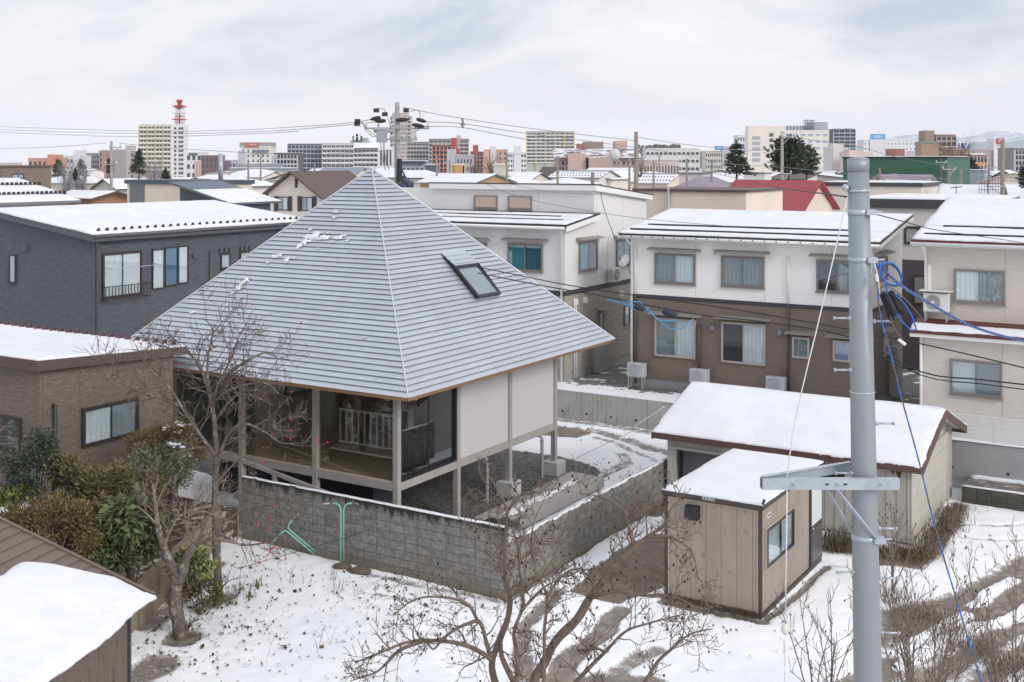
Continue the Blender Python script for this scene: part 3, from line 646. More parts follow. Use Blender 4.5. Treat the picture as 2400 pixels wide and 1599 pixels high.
# ------------------------------------------------------------------ block wall round the plot, block by block
def block_mat():
    m, nt, N, L, b = nodes('concrete_block')
    g = N.new('ShaderNodeNewGeometry'); s = N.new('ShaderNodeSeparateXYZ'); L.new(g.outputs['Position'], s.inputs[0])
    mp = nd(N, 'ShaderNodeMapping', Scale=(2.6, 2.6, 0.5)); L.new(g.outputs['Position'], mp.inputs[0])
    n = nd(N, 'ShaderNodeTexNoise', Scale=1.6, Detail=7, Roughness=0.7); L.new(mp.outputs[0], n.inputs['Vector'])
    n2 = nd(N, 'ShaderNodeTexNoise', Scale=7, Detail=6, Roughness=0.7); L.new(g.outputs['Position'], n2.inputs['Vector'])
    oi = N.new('ShaderNodeObjectInfo')
    cr = N.new('ShaderNodeValToRGB'); L.new(n2.outputs['Fac'], cr.inputs[0])
    cr.color_ramp.elements[0].position = .3; cr.color_ramp.elements[0].color = (0.115, 0.11, 0.10, 1); cr.color_ramp.elements[1].position = .72; cr.color_ramp.elements[1].color = (0.30, 0.29, 0.27, 1)
    rv = nd(N, 'ShaderNodeMapRange', To_Min=.92, To_Max=1.08); L.new(oi.outputs['Random'], rv.inputs['Value'])
    sc = nd(N, 'ShaderNodeVectorMath', operation='SCALE'); L.new(cr.outputs[0], sc.inputs[0]); L.new(rv.outputs[0], sc.inputs['Scale'])
    # black mould that runs down from the coping, brown earth splashed up at the foot, pale lime runs
    zt = nd(N, 'ShaderNodeMapRange', From_Min=1.0, From_Max=1.65, To_Min=-.35, To_Max=.42); L.new(s.outputs[2], zt.inputs['Value'])
    ad = nd(N, 'ShaderNodeMath', operation='ADD'); L.new(n.outputs['Fac'], ad.inputs[0]); L.new(zt.outputs[0], ad.inputs[1])
    q = nd(N, 'ShaderNodeMapRange', From_Min=.62, From_Max=.78); L.new(ad.outputs[0], q.inputs['Value'])
    x = nd(N, 'ShaderNodeMix', data_type='RGBA'); L.new(q.outputs[0], x.inputs['Factor']); L.new(sc.outputs[0], x.inputs['A']); x.inputs['B'].default_value = (0.028, 0.026, 0.024, 1)
    zb = nd(N, 'ShaderNodeMapRange', From_Min=.0, From_Max=.42, To_Min=.45, To_Max=-.3); L.new(s.outputs[2], zb.inputs['Value'])
    a2 = nd(N, 'ShaderNodeMath', operation='ADD'); L.new(n2.outputs['Fac'], a2.inputs[0]); L.new(zb.outputs[0], a2.inputs[1])
    q2 = nd(N, 'ShaderNodeMapRange', From_Min=.55, From_Max=.95, To_Max=.8); L.new(a2.outputs[0], q2.inputs['Value'])
    x2 = nd(N, 'ShaderNodeMix', data_type='RGBA'); L.new(q2.outputs[0], x2.inputs['Factor']); L.new(x.outputs['Result'], x2.inputs['A']); x2.inputs['B'].default_value = (0.155, 0.125, 0.08, 1)
    mp3 = nd(N, 'ShaderNodeMapping', Scale=(5, 5, .7)); L.new(g.outputs['Position'], mp3.inputs[0])
    n3 = nd(N, 'ShaderNodeTexNoise', Scale=1.3, Detail=5, Roughness=.6); L.new(mp3.outputs[0], n3.inputs['Vector'])
    q3 = nd(N, 'ShaderNodeMapRange', From_Min=.68, From_Max=.76, To_Max=.8); L.new(n3.outputs['Fac'], q3.inputs['Value'])
    x3 = nd(N, 'ShaderNodeMix', data_type='RGBA'); L.new(q3.outputs[0], x3.inputs['Factor']); L.new(x2.outputs['Result'], x3.inputs['A']); x3.inputs['B'].default_value = (0.46, 0.46, 0.45, 1)
    L.new(x3.outputs['Result'], b.inputs['Base Color']); b.inputs['Roughness'].default_value = .9
    nb = nd(N, 'ShaderNodeTexNoise', Scale=70, Detail=3); L.new(g.outputs['Position'], nb.inputs['Vector']); bumped(N, L, b, nb.outputs['Fac'], .4, .006)
    return m
BLOCK = block_mat(); MORTAR = M('mortar', (0.12, 0.115, 0.105), .95, var=.2, vs=5)
def block_mesh(l, along):
    mb = MB(); g = .006; t = .062
    if along == 'a': mb.box(g, l - g, -t, t, g, .2 - g)
    else: mb.box(-t, t, g, l - g, g, .2 - g)
    me = mesh(mb, BLOCK); return me
def block_wall():
    r = random.Random(2)
    t = thing('block_wall', 'mould-blackened concrete block wall facing the snowy garden, snow along its top', 'wall', (-17, 21.85, 0))
    mb = MB(); mb.box(-21.55, -13.62, 21.80, 21.90, -.1, 1.6); part(t, 'mortar_core', mb, MORTAR)
    m4, m2 = block_mesh(.4, 'a'), block_mesh(.2, 'a')
    for c in range(8):
        a = -21.6
        for k in range(20):
            me = m4
            piece(t, 'block', me, (a + k * .4, 21.85 + r.uniform(-.003, .003), c * .2 - .01))
    mb = snow_slab((-21.6, 21.78, 1.585), (-13.6, 21.78, 1.585), (-13.6, 21.89, 1.585), (-21.6, 21.89, 1.585), .035, 160, 4, .03, 8, .03); part(t, 'snow_cover', mb, SNOW, True)
    t = thing('block_wall', 'lower brown-grey block wall running back to the red-trimmed long shed', 'wall', (-13.7, 26, 0))
    mb = MB(); mb.box(-13.75, -13.65, 21.92, 30.9, -.1, 1.2); part(t, 'mortar_core', mb, MORTAR)
    m4 = block_mesh(.4, 'b')
    for c in range(6):
        for k in range(23):
            piece(t, 'block', m4, (-13.7 + r.uniform(-.003, .003), 21.92 + k * .4, c * .2 - .01))
    mb = snow_slab((-13.76, 21.95, 1.185), (-13.64, 21.95, 1.185), (-13.64, 31.1, 1.185), (-13.76, 31.1, 1.185), .03, 4, 160, .04, 9, .03); part(t, 'snow_cover', mb, SNOW, True)
block_wall()
def garden_wall():
    t = thing('garden_wall', 'weathered tan concrete garden wall below the evergreen shrubs', 'wall', (-7.7, 25, 0), grid=False)
    CW = M('tan_concrete', (0.29, 0.235, 0.165), .9, var=.25, vs=2.5, bump=.3, bs=25, bd=.01, grime=(.08, .07, .055), gs=(.7, .7, .2))
    pts = [(-7.38, 29.55), (-7.55, 27.0), (-7.72, 24.6), (-7.9, 22.2), (-8.1, 19.5)]
    for (x0, y0), (x1, y1) in zip(pts[:-1], pts[1:]):
        mb = MB(); mb.extr([(x0, y0 - .005, -.15), (x0 - .16, y0 - .005, -.15), (x0 - .16, y0 - .005, .86), (x0, y0 - .005, .86)], (x1 - x0, y1 - y0 + .01, 0)); part(t, 'wall_panel', mb, CW)
garden_wall()
# ------------------------------------------------------------------ building kit: windows, hoods, pipes, air conditioners
ALU = M('bronze_aluminium', (0.25, 0.225, 0.21), .45, metal=.3, var=.05)
ALU_PALE = M('pale_aluminium', (0.50, 0.46, 0.42), .45, metal=.3, var=.05)
ALU_DARK = M('dark_brown_aluminium', (0.05, 0.04, 0.038), .45, var=.08)
PANE = glass('window_glass', (0.92, 0.95, 0.97), .30)
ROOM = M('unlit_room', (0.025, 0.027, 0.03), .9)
SCREEN = M('insect_screen', (0.10, 0.105, 0.11), .8)
def curtain_mat(name, c): return M('curtain_' + name, c, .9, var=.10, vs=5, stretch=(3, 3, .4))
CUR = {'white': curtain_mat('white', (.84, .85, .83)), 'grey': curtain_mat('grey', (.36, .38, .38)), 'teal': curtain_mat('teal', (.03, .30, .36)), 'teal2': curtain_mat('deep_teal', (.02, .16, .20)),
       'dark': curtain_mat('dark', (.09, .09, .09)), 'beige': curtain_mat('beige', (.55, .50, .42)), 'frost': M('frosted', (.62, .66, .65), .35, var=.03), 'frostd': M('frosted_dim', (.20, .22, .23), .35, var=.03),
       'orange': M('orange_panel', (.86, .50, .29), .7, var=.03), 'lilac': curtain_mat('lilac', (.42, .46, .58)), 'blue': M('blue_siding_view', (.10, .24, .38), .8), 'black': ROOM}  # orange: flat even panel set behind the attic panes
class Face:
    """a wall plane: c runs along the wall, o outward, z up"""
    def __init__(s, side, plane): s.side = side; s.p = plane
    def P(s, c, o, z): return (c, s.p - o, z) if s.side == 'S' else ((s.p + o, c, z) if s.side == 'E' else (s.p - o, c, z))
    def box(s, mb, c0, c1, o0, o1, z0, z1):
        if s.side == 'S': mb.box(c0, c1, s.p - o1, s.p - o0, z0, z1)
        elif s.side == 'E': mb.box(s.p + o0, s.p + o1, c0, c1, z0, z1)
        else: mb.box(s.p - o1, s.p - o0, c0, c1, z0, z1)
        return mb
    def c(s, x): return onb(x, s.p) if s.side == 'S' else ona(x, s.p)
    def z(s, x, y): c = s.c(x); q = s.P(c, 0, 0); return zat(y, Yg(q[0], q[1]))
def window(root, fc, x0, x1, yt, yb, ref='l', split=True, cur=('grey', 'white'), frame=None, hood=False, sill=True, fw=.045, hoodmat=None):
    """x0..x1, yt..yb: outline in the photograph; ref: the edge where yt and yb were read"""
    frame = frame or ALU; c0, c1 = fc.c(x0), fc.c(x1); xr = x0 if ref == 'l' else x1
    z1, z0 = fc.z(xr, yt), fc.z(xr, yb); m = (c0 + c1) / 2
    mb = MB(); D = .075
    for q in ((c0, c0 + fw, z0, z1), (c1 - fw, c1, z0, z1), (c0 + fw, c1 - fw, z1 - fw, z1), (c0 + fw, c1 - fw, z0, z0 + fw)): fc.box(mb, q[0], q[1], 0, D, q[2], q[3])
    w = part(root, 'window', mb, frame)
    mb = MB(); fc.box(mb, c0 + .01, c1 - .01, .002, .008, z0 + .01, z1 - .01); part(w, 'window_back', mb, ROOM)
    halves = ((c0 + fw, m + .018, 0), (m - .018, c1 - fw, 1)) if split else ((c0 + fw, c1 - fw, 1),)
    for k, (l, r, back) in enumerate(halves):
        o = .062 if not back else .044
        if split:
            mb = MB(); s = .03
            for q in ((l, l + s, z0 + fw, z1 - fw), (r - s, r, z0 + fw, z1 - fw), (l + s, r - s, z1 - fw - s, z1 - fw), (l + s, r - s, z0 + fw, z0 + fw + s)): fc.box(mb, q[0], q[1], o - .009, o + .009, q[2], q[3])
            part(w, 'sash', mb, frame)
        else: s = 0
        mb = MB(); fc.box(mb, l + s, r - s, o - .003, o + .003, z0 + fw + s, z1 - fw - s); part(w, 'pane', mb, PANE)
        cn = cur[k] if k < len(cur) else cur[0]
        if cn and cn != 'black':
            ph = (k * 1.7 + c0) % 6.28; n = 44; cm = CUR[cn]; amp = .010 if cn not in ('frost', 'frostd', 'orange', 'blue') else 0
            mb = MB(); mb.grid(lambda u, v: fc.P(l + (r - l) * u, .020 + amp * math.sin(u * 34 + ph + .8 * math.sin(u * 9 + v)), z0 + fw + (z1 - z0 - 2 * fw) * v), n, 2)
            part(w, 'curtain', mb, cm, True)
    if sill: mb = MB(); fc.box(mb, c0 - .03, c1 + .03, 0, .10, z0 - .045, z0 - .002); part(w, 'sill', mb, frame)
    if hood:
        mb = MB(); hz = z1 + .13; pr = [fc.P(c0 - .22, 0, hz + .09), fc.P(c0 - .22, .32, hz + .02), fc.P(c0 - .22, .32, hz - .01), fc.P(c0 - .22, 0, hz)]
        e = Vector(fc.P(c1 + .22, 0, 0)) - Vector(fc.P(c0 - .22, 0, 0)); mb.extr(pr, tuple(e)); part(w, 'hood', mb, hoodmat or M('hood_metal', (.30, .285, .26), .5, metal=.2))
    return w
def pipe(root, pts, r, mat, name='downpipe', n=8): return part(root, name, MB().tube(pts, r, n), mat, True)
def vent(root, fc, x, y, r=.09, mat=None):
    c, z = fc.c(x), fc.z(x, y); mb = MB(); n = 12; top = []
    prof = [(-r, -r * 1.1), (r, -r * 1.1)] + [(r * math.cos(math.pi * k / n), r * .3 + r * math.sin(math.pi * k / n)) for k in range(n + 1)]
    mb.extr([fc.P(c + a, .0, z + b) for a, b in prof], tuple(Vector(fc.P(0, .13, 0)) - Vector(fc.P(0, 0, 0)))); return part(root, 'vent_hood', mb, mat or WHITEP)
ACW = M('aircon_white', (.66, .66, .63), .5, var=.03); FAN = M('aircon_fan_guard', (.22, .22, .22), .6)
PLASTIC = M('plastic_wrap', (.46, .475, .51), .22, var=.12, vs=9, bump=.9, bs=11, bd=.03)
def aircon(label, fc, c0, z0, wrapped=False, stand=.0, gap=.12, group=None, w=.78, h=.58, d=.28, cover=False):
    base = fc.P(c0, 0, z0 - stand); t = thing('air_conditioner', label, 'air conditioner', base, group=group)
    mb = MB(); fc.box(mb, c0, c0 + w, gap, gap + d, z0, z0 + h); bevel(part(t, 'casing', mb, PLASTIC if wrapped else ACW), .03 if wrapped else .015, 2)
    q = fc.P(c0 + .30, gap + d, z0 + h / 2); ax = Vector(fc.P(0, 1, 0)) - Vector(fc.P(0, 0, 0))
    mb = MB(); mb.disc(Vector(q) + ax * .004, ax, .235, .012, 24); f = part(t, 'fan_guard', mb, FAN if not wrapped else M('wrapped_fan', (.36, .37, .42), .3))
    if not wrapped:
        mb = MB(); mb.disc(Vector(q) + ax * .016, ax, .06, .012, 16); part(t, 'fan_hub', mb, ACW)
        mb = MB()
        for r_ in (.10, .14, .18, .22):
            for k in range(24):
                u = Vector(fc.P(1, 0, 0)) - Vector(fc.P(0, 0, 0)); a0, a1 = 2 * math.pi * k / 24, 2 * math.pi * (k + 1) / 24
                p = [Vector(q) + ax * .013 + u * r_ * math.cos(a) + Vector((0, 0, r_ * math.sin(a))) for a in (a0, a1)]; mb.tube(p, .004, 4, False)
        part(t, 'fan_grille', mb, ACW, kind='stuff')
        mb = MB()
        for k in range(7): fc.box(mb, c0 - .004, c0, gap + .03 + k * .034, gap + .045 + k * .034, z0 + .08, z0 + h - .08)
        part(t, 'side_louvre', mb, FAN)
    if cover: mb = MB(); fc.box(mb, c0 - .12, c0 + w + .1, gap - .08, gap + d + .12, z0 + h + .06, z0 + h + .085); part(t, 'rain_cover', mb, ACW)
    if stand:
        mb = MB()
        for c in (c0 + .05, c0 + w - .09):
            for o in (gap, gap + d - .04): fc.box(mb, c, c + .04, o, o + .04, z0 - stand, z0 - .03)
        for c in (c0 + .05, c0 + w - .09): fc.box(mb, c, c + .04, gap + .04, gap + d - .04, z0 - .07, z0 - .03)
        fc.box(mb, c0, c0 + w, gap, gap + .04, z0 - .03, z0 - .001); fc.box(mb, c0, c0 + w, gap + d - .04, gap + d, z0 - .03, z0 - .001)
        part(t, 'stand', mb, M('galvanised', (.40, .42, .44), .45, metal=.5))
    return t
def guards(root, pts, mat, w=.16, h=.13):
    """snow guards: small folded metal stops in a row on the roof"""
    mb = MB(); mb.extr([(-w / 2, 0, 0), (w / 2, 0, 0), (w / 2 * .6, 0, h), (-w / 2 * .6, 0, h)], (0, .02, 0)); mb.extr([(-.02, .02, 0), (.02, .02, 0), (.02, .02, h * .9), (-.02, .02, h * .9)], (0, .16, -h * .7))
    me = mesh(mb, mat)
    for p, rz in pts: piece(root, 'snow_guard', me, p, rz)
BLACKSTEEL = M('dark_roof_metal', (.035, .033, .036), .5, metal=.2, var=.15)

# ------------------------------------------------------------------ dark grey house
def dark_house():
    a1, b0, b1, a0 = -37.35, 29.84, 41.6, -52; ze = 6.78
    t = thing('slate_grey_house', 'slate-grey clad two-storey house with snow-covered low roof and white curtains', 'house', (-44, 35, 0))
    wm = siding('slate_siding', (.105, .113, .135), .11, .006, .45); trim = M('slate_trim', (.10, .105, .118), .5, var=.05)
    sl = .105; ar = -43.5; zr = lambda a: ze + sl * (a1 - max(a, 2 * ar - a))
    mb = MB(); mb.extr([(a1, b0, 0), (a1, b0, ze), (ar, b0, zr(ar)), (a0, b0, zr(a0)), (a0, b0, 0)], (0, b1 - b0, 0)); part(t, 'wall', mb, wm)
    ov = .35
    mb = MB(); prof = [(a1 + ov, 0, zr(a1 + ov) - .16), (a1 + ov, 0, zr(a1 + ov) + .10), (ar, 0, zr(ar) + .24), (a0 - ov, 0, zr(a0) + .02), (a0 - ov, 0, zr(a0) - .2), (ar, 0, zr(ar) + .02)]
    mb.extr([(x, b0 - ov, z + .02) for x, _, z in prof], (0, b1 - b0 + 2 * ov, 0)); roof = part(t, 'roof', mb, trim)
    zt = lambda a: zr(a) + .12 + (.12 if a < a1 else .0) * (a1 - a) / (a1 - ar)
    mb = snow_slab((a1 + ov, b0 - ov, zt(a1 + ov) + .01), (a1 + ov, b1 + ov, zt(a1 + ov) + .01), (ar, b1 + ov, zr(ar) + .27), (ar, b0 - ov, zr(ar) + .27), .11, 90, 36, .05, 31); part(roof, 'snow_cover', mb, SNOW, True)
    mb = snow_slab((a0 - ov, b0 - ov, zr(a0) + .05), (ar, b0 - ov, zr(ar) + .27), (ar, b1 + ov, zr(ar) + .27), (a0 - ov, b1 + ov, zr(a0) + .05), .11, 20, 40, .05, 32); part(roof, 'snow_cover', mb, SNOW, True)
    guards(roof, [((a1 + .12, b0 + .1 + k * .40, zt(a1) + .08), math.pi / 2) for k in range(29)], BLACKSTEEL)
    mb = MB(); mb.tube([(a1 + ov + .06, b0 - ov, zr(a1) + .02), (a1 + ov + .06, b1 + ov, zr(a1) + .02)], .055, 8); part(t, 'gutter', mb, trim, True)
    pipe(t, [(a1 + ov + .04, b0 - ov + .1, zr(a1)), (a1 + .08, b0 + .05, zr(a1) - .35), (a1 + .08, b0 + .05, 0)], .045, trim)
    mb = MB(); mb.box(a1 - .06, a1 + .012, b0 - .012, b0 + .06, 0, ze); part(t, 'corner_trim', mb, trim)
    fe, fs = Face('E', a1), Face('S', b0)
    w = window(t, fe, 238, 331, 594, 702, cur=('white', 'white'), frame=ALU_DARK, sill=False, fw=.07)
    window(t, fe, 355, 384, 585, 679, split=False, cur=('white',), frame=ALU_DARK, sill=False); window(t, fe, 384.5, 415, 580, 672, split=False, cur=('blue',), frame=ALU_DARK, sill=False); window(t, fe, 415.5, 440, 577, 666, split=False, cur=('white',), frame=ALU_DARK, sill=False)
    window(t, fe, 516, 538, 596, 630, split=False, cur=('frost',), frame=ALU_DARK); window(t, fe, 561, 583, 591, 622, split=False, cur=('frost',), frame=ALU_DARK)
    window(t, fs, 23, 39, 597, 662, split=False, cur=('frost',), frame=ALU_DARK)
    for x, y in ((515, 587), (526, 586), (537, 585), (563, 582), (573, 581), (584, 580), (452, 599)): vent(t, fe, x, y, .075, trim)
    vent(t, fs, 62, 580, .13, trim)
    pipe(t, [fe.P(fe.c(491), .07, fe.z(491, 590)), fe.P(fe.c(491), .07, 1)], .05, trim, 'vent_pipe')
    # window rail and the drying bar above it
    c0, c1 = fe.c(236), fe.c(340); zb, zt2 = fe.z(236, 706), fe.z(236, 672)
    mb = MB(); fe.box(mb, c0, c1, .28, .32, zt2 - .03, zt2); fe.box(mb, c0, c1, .28, .32, zb, zb + .03)
    for c in (c0, c1): fe.box(mb, c - .02, c + .02, 0, .32, zt2 - .03, zt2); fe.box(mb, c - .02, c + .02, 0, .32, zb, zb + .03)
    rail = part(t, 'window_rail', mb, ALU_DARK); me = mesh(MB().box(-.012, .012, -.012, .012, 0, zt2 - zb - .06), ALU_DARK)
    for k in range(15): piece(rail, 'rail_bar', me, fe.P(c0 + (c1 - c0) * k / 14, .30, zb + .03))
    mb = MB(); cA, cB, zz = fe.c(234), fe.c(360), fe.z(236, 631); mb.tube([fe.P(cA, .5, zz), fe.P(cB, .5, zz + .02)], .016, 6)
    for c in (cA + .2, cB - .1): mb.tube([fe.P(c, 0, zz + .05), fe.P(c, .55, zz)], .014, 6)
    part(t, 'drying_bar', mb, M('steel_bar', (.5, .5, .5), .35, metal=.6))
dark_house()

# ------------------------------------------------------------------ brown brick-clad house at the left
def brown_house():
    a1, b0, b1, a0 = -24.34, 17.85, 22.0, -36
    t = thing('brown_brick_house', 'brown brick-clad house with a flat snow-covered roof and dark brown fascia', 'house', (-30, 20, 0))
    wm = siding('brown_brick', (.215, .178, .150), .075, .010, .12, .06, brick=(.17, .055, .006)); fas = M('brown_fascia', (.105, .075, .070), .5, var=.06)
    mb = MB(); mb.extr([(a1, b0, .3), (a1, b0, 4.72), (a1, b1, 4.5), (a1, b1, .3)], (a0 - a1, 0, 0)); part(t, 'wall', mb, wm)
    mb = MB(); o = .26; mb.extr([(a1 + o, b0 - o, 4.69), (a1 + o, b0 - o, 4.94), (a1 + o, b1 + o, 4.66), (a1 + o, b1 + o, 4.45)], (a0 - a1 - 2 * o, 0, 0)); roof = part(t, 'roof', mb, fas)
    mb = snow_slab((a0, b0 - o + .03, 4.94), (a1 + o - .03, b0 - o + .03, 4.94), (a1 + o - .03, b1 + o - .02, 4.66), (a0, b1 + o - .02, 4.66), .055, 80, 40, .03, 41); part(roof, 'snow_cover', mb, SNOW, True)
    guards(roof, [((a1 + .0 - k * .36, b1 + .05, 4.71), math.pi) for k in range(26)], M('red_brown_guard', (.10, .045, .05), .5), .15, .12)
    mb = MB(); mb.tube([(a0, b1 + o + .05, 4.5), (a1 + o, b1 + o + .05, 4.5)], .05, 8); part(t, 'gutter', mb, fas, True)
    fe, fs = Face('E', a1), Face('S', b0)
    window(t, fe, 190, 322, 958, 1050, cur=('white', 'grey'), frame=ALU_DARK, sill=False, fw=.06)
    window(t, fs, -70, 52, 980, 1062, ref='r', cur=('dark', 'dark'), frame=ALU_DARK, sill=False, fw=.06)
    x = fe.c(124); pipe(t, [fe.P(x, .02, fe.z(124, 950)), fe.P(x, .09, fe.z(124, 950)), fe.P(x, .09, .8)], .05, M('dark_green_pipe', (.035, .04, .035), .5), 'vent_pipe')
    for x in (101, 187): mb = MB(); c = fe.c(x); fe.box(mb, c - .006, c + .006, 0, .006, .5, 4.55); part(t, 'joint_strip', mb, M('joint_brown', (.13, .11, .095), .7))
brown_house()

# ------------------------------------------------------------------ prefabricated hut
HUT_DARK = M('hut_brown_steel', (.058, .047, .042), .5, var=.12, vs=5, grime=(.12, .10, .09), glo=.6, ghi=.8)
HUT_BOARD = M('hut_beige_board', (.315, .262, .215), .6, var=.10, vs=3, stretch=(2.5, 2.5, .35), grime=(.20, .155, .12), gs=(.9, .9, .35), glo=.58, ghi=.72, rnd=.05)
HUT_TRIM = M('hut_pale_trim', (.42, .36, .30), .5)
def text(par, body, at, size, mat, face, name='lettering', extrude=.002):
    cu = bpy.data.curves.new(name, 'FONT'); cu.body = body; cu.size = size; cu.extrude = extrude; cu.align_x = 'CENTER'; cu.align_y = 'CENTER'; cu.materials.append(mat)
    o = bpy.data.objects.new(name, cu); COL.objects.link(o); o.parent = par; b = BASE[par]
    o.location = (at[0] - b[0], at[1] - b[1], at[2] - b[2]); o.rotation_euler = (math.pi / 2, 0, {'S': 0, 'E': math.pi / 2}[face])
    bpy.context.view_layer.update(); me = bpy.data.meshes.new_from_object(o.evaluated_get(bpy.context.evaluated_depsgraph_get()))
    n = bpy.data.objects.new(name, me); COL.objects.link(n); n.parent = par; n.location = o.location; n.rotation_euler = o.rotation_euler; bpy.data.objects.remove(o); return n
def hut():
    a0, a1, b0, b1, zt = -10.68, -8.44, 23.74, 27.95, 2.30
    t = thing('prefab_hut', 'beige boarded site hut with dark steel corners and a snow-covered flat roof', 'hut', (-9.5, 25.8, 0))
    mb = MB(); mb.box(a0 + .03, a1 - .03, b0 + .03, b1 - .03, .08, zt); part(t, 'wall_core', mb, HUT_BOARD)
    for a, b in ((a0, b0), (a1, b0), (a0, b1), (a1, b1)):
        mb = MB(); s = .065; mb.box(a - (0 if a == a0 else s), a + (s if a == a0 else 0), b - (0 if b == b0 else s), b + (s if b == b0 else 0), .0, zt); part(t, 'corner_post', mb, HUT_DARK)
    mb = MB(); mb.box(a0 - .01, a1 + .01, b0 - .01, b0 + .06, .0, .09); mb.box(a1 - .06, a1 + .01, b0 + .06, b1 + .01, .0, .09); mb.box(a0 - .01, a0 + .06, b0 + .06, b1 + .01, 0, .09); part(t, 'base_rail', mb, HUT_DARK)
    fs, fe = Face('S', b0 + .03), Face('E', a1 - .03)
    l, r = a0 + .115, a1 - .115; edges = [l, l + .16] + [l + .16 + .352 * k for k in range(1, 6)] + [r]
    for c0, c1 in zip(edges[:-1], edges[1:]): mb = MB(); fs.box(mb, c0 + .004, c1 - .004, 0, .018, .12, zt - .06); part(t, 'wall_board', mb, HUT_BOARD)
    for f, l2, r2 in ((fs, a0 + .085, a1 - .085), (fe, b0 + .085, b1 - .085)):
        mb = MB(); f.box(mb, l2, l2 + .028, 0, .022, .09, zt - .03); f.box(mb, r2 - .028, r2, 0, .022, .09, zt - .03); f.box(mb, l2 + .028, r2 - .028, 0, .022, zt - .06, zt - .03); part(t, 'edge_trim', mb, HUT_TRIM)
    wl, wr = fe.c(1792), fe.c(1855); wz1, wz0 = fe.z(1792, 1240), fe.z(1792, 1332); dl, dr = fe.c(1896), fe.c(1923)
    c = b0 + .115
    while c < b1 - .13:
        c1 = min(c + .30, b1 - .115)
        for q0, q1, z0, z1 in ([(c, c1, .12, zt - .06)] if c1 <= wl or (c >= wr and c1 <= dl) or c >= dr else
                               ([(c, c1, .12, wz0 - .02), (c, c1, wz1 + .02, zt - .06)] if c < wr else [(c, c1, 2.0, zt - .06)])):
            mb = MB(); fe.box(mb, q0 + .003, q1 - .003, 0, .016, z0, z1); part(t, 'wall_board', mb, HUT_BOARD)
        c = c1
    w = window(t, fe, 1792, 1855, 1240, 1332, cur=('frost', 'frost'), frame=ALU_DARK, sill=False, fw=.04)
    mb = MB(); 
    for q in ((wl - .03, wl, wz0 - .03, wz1 + .03), (wr, wr + .03, wz0 - .03, wz1 + .03), (wl, wr, wz1, wz1 + .03), (wl, wr, wz0 - .03, wz0)): fe.box(mb, q[0], q[1], 0, .06, q[2], q[3])
    part(w, 'window_trim', mb, HUT_TRIM)
    mb = MB(); fe.box(mb, dl, dr, 0, .045, .1, 2.0); d = part(t, 'door', mb, HUT_DARK)
    mb = MB(); fe.box(mb, dl + .07, dr - .07, .046, .052, 1.05, 1.93); part(d, 'door_pane', mb, CUR['frost'])
    mb = MB(); fe.box(mb, dl + .07, dr - .07, .046, .052, .18, .95); part(d, 'door_panel', mb, M('hut_door_panel', (.10, .095, .09), .4))
    mb = MB(); p = fe.P(dl + .06, .08, 1.0); mb.tube([fe.P(dl + .06, .045, 1.0), p], .012, 8); mb.ball(p, .028); part(d, 'door_knob', mb, M('steel_bar', (.5, .5, .5), .35, metal=.6), True)
    # roof tray: slightly falling to the left, steel rim, snow
    mb = MB(); o = .05; za, zb = zt + .02, zt + .02
    mb.box(a0 - o, a1 + o, b0 - o, b0 - o + .03, zt, zt + .10); mb.box(a0 - o, a1 + o, b1 + o - .03, b1 + o, zt, zt + .10); mb.box(a0 - o, a0 - o + .03, b0 - o + .03, b1 + o - .03, zt, zt + .10); mb.box(a1 + o - .03, a1 + o, b0 - o + .03, b1 + o - .03, zt, zt + .10)
    mb.box(a0 - o + .03, a1 + o - .03, b0 - o + .03, b1 + o - .03, zt, zt + .08); rf = part(t, 'roof', mb, HUT_DARK)
    mb = snow_slab((a0 - o + .01, b0 - o + .01, zt + .095), (a1 + o - .01, b0 - o + .01, zt + .095), (a1 + o - .01, b1 + o - .01, zt + .095), (a0 - o + .01, b1 + o - .01, zt + .095), .085, 40, 60, .025, 51, .2); part(rf, 'snow_cover', mb, SNOW, True)
    for a, b in ((a1 + .02, b0 + .0), (a1 + .02, b1 - .0), (a0, b0)):
        mb = MB(); mb.beam((a - .03, b - .02, zt + .02), (a + .05, b - .02, zt + .24), .03, .05); part(rf, 'lifting_hook', mb, HUT_DARK)
    # louvred extractor cowl
    mb = MB(); c0, c1 = fs.c(1611), fs.c(1642); z1, z0 = fs.z(1611, 1180), fs.z(1611, 1211)
    mb.extr([fs.P(c0, .018, z0), fs.P(c0, .2, z0), fs.P(c0, .14, z1 - .03), fs.P(c0, .018, z1)], (c1 - c0, 0, 0)); part(t, 'vent_cowl', mb, M('vent_black', (.02, .02, .023), .5))
    text(t, 'KKR02', (fs.c(1664), b0 - o - .004, zt + .065), .10, WHITEP, 'S')
    mb = MB(); c = fe.c(1800); fe.box(mb, c - .1, c + .1, .02, .026, 2.02, 2.12); pl = part(t, 'number_plate', mb, WHITEP); text(t, '0572', (a1 + .001, c, 2.07), .075, M('navy_ink', (.02, .02, .08), .5), 'E', 'plate_number')
hut()

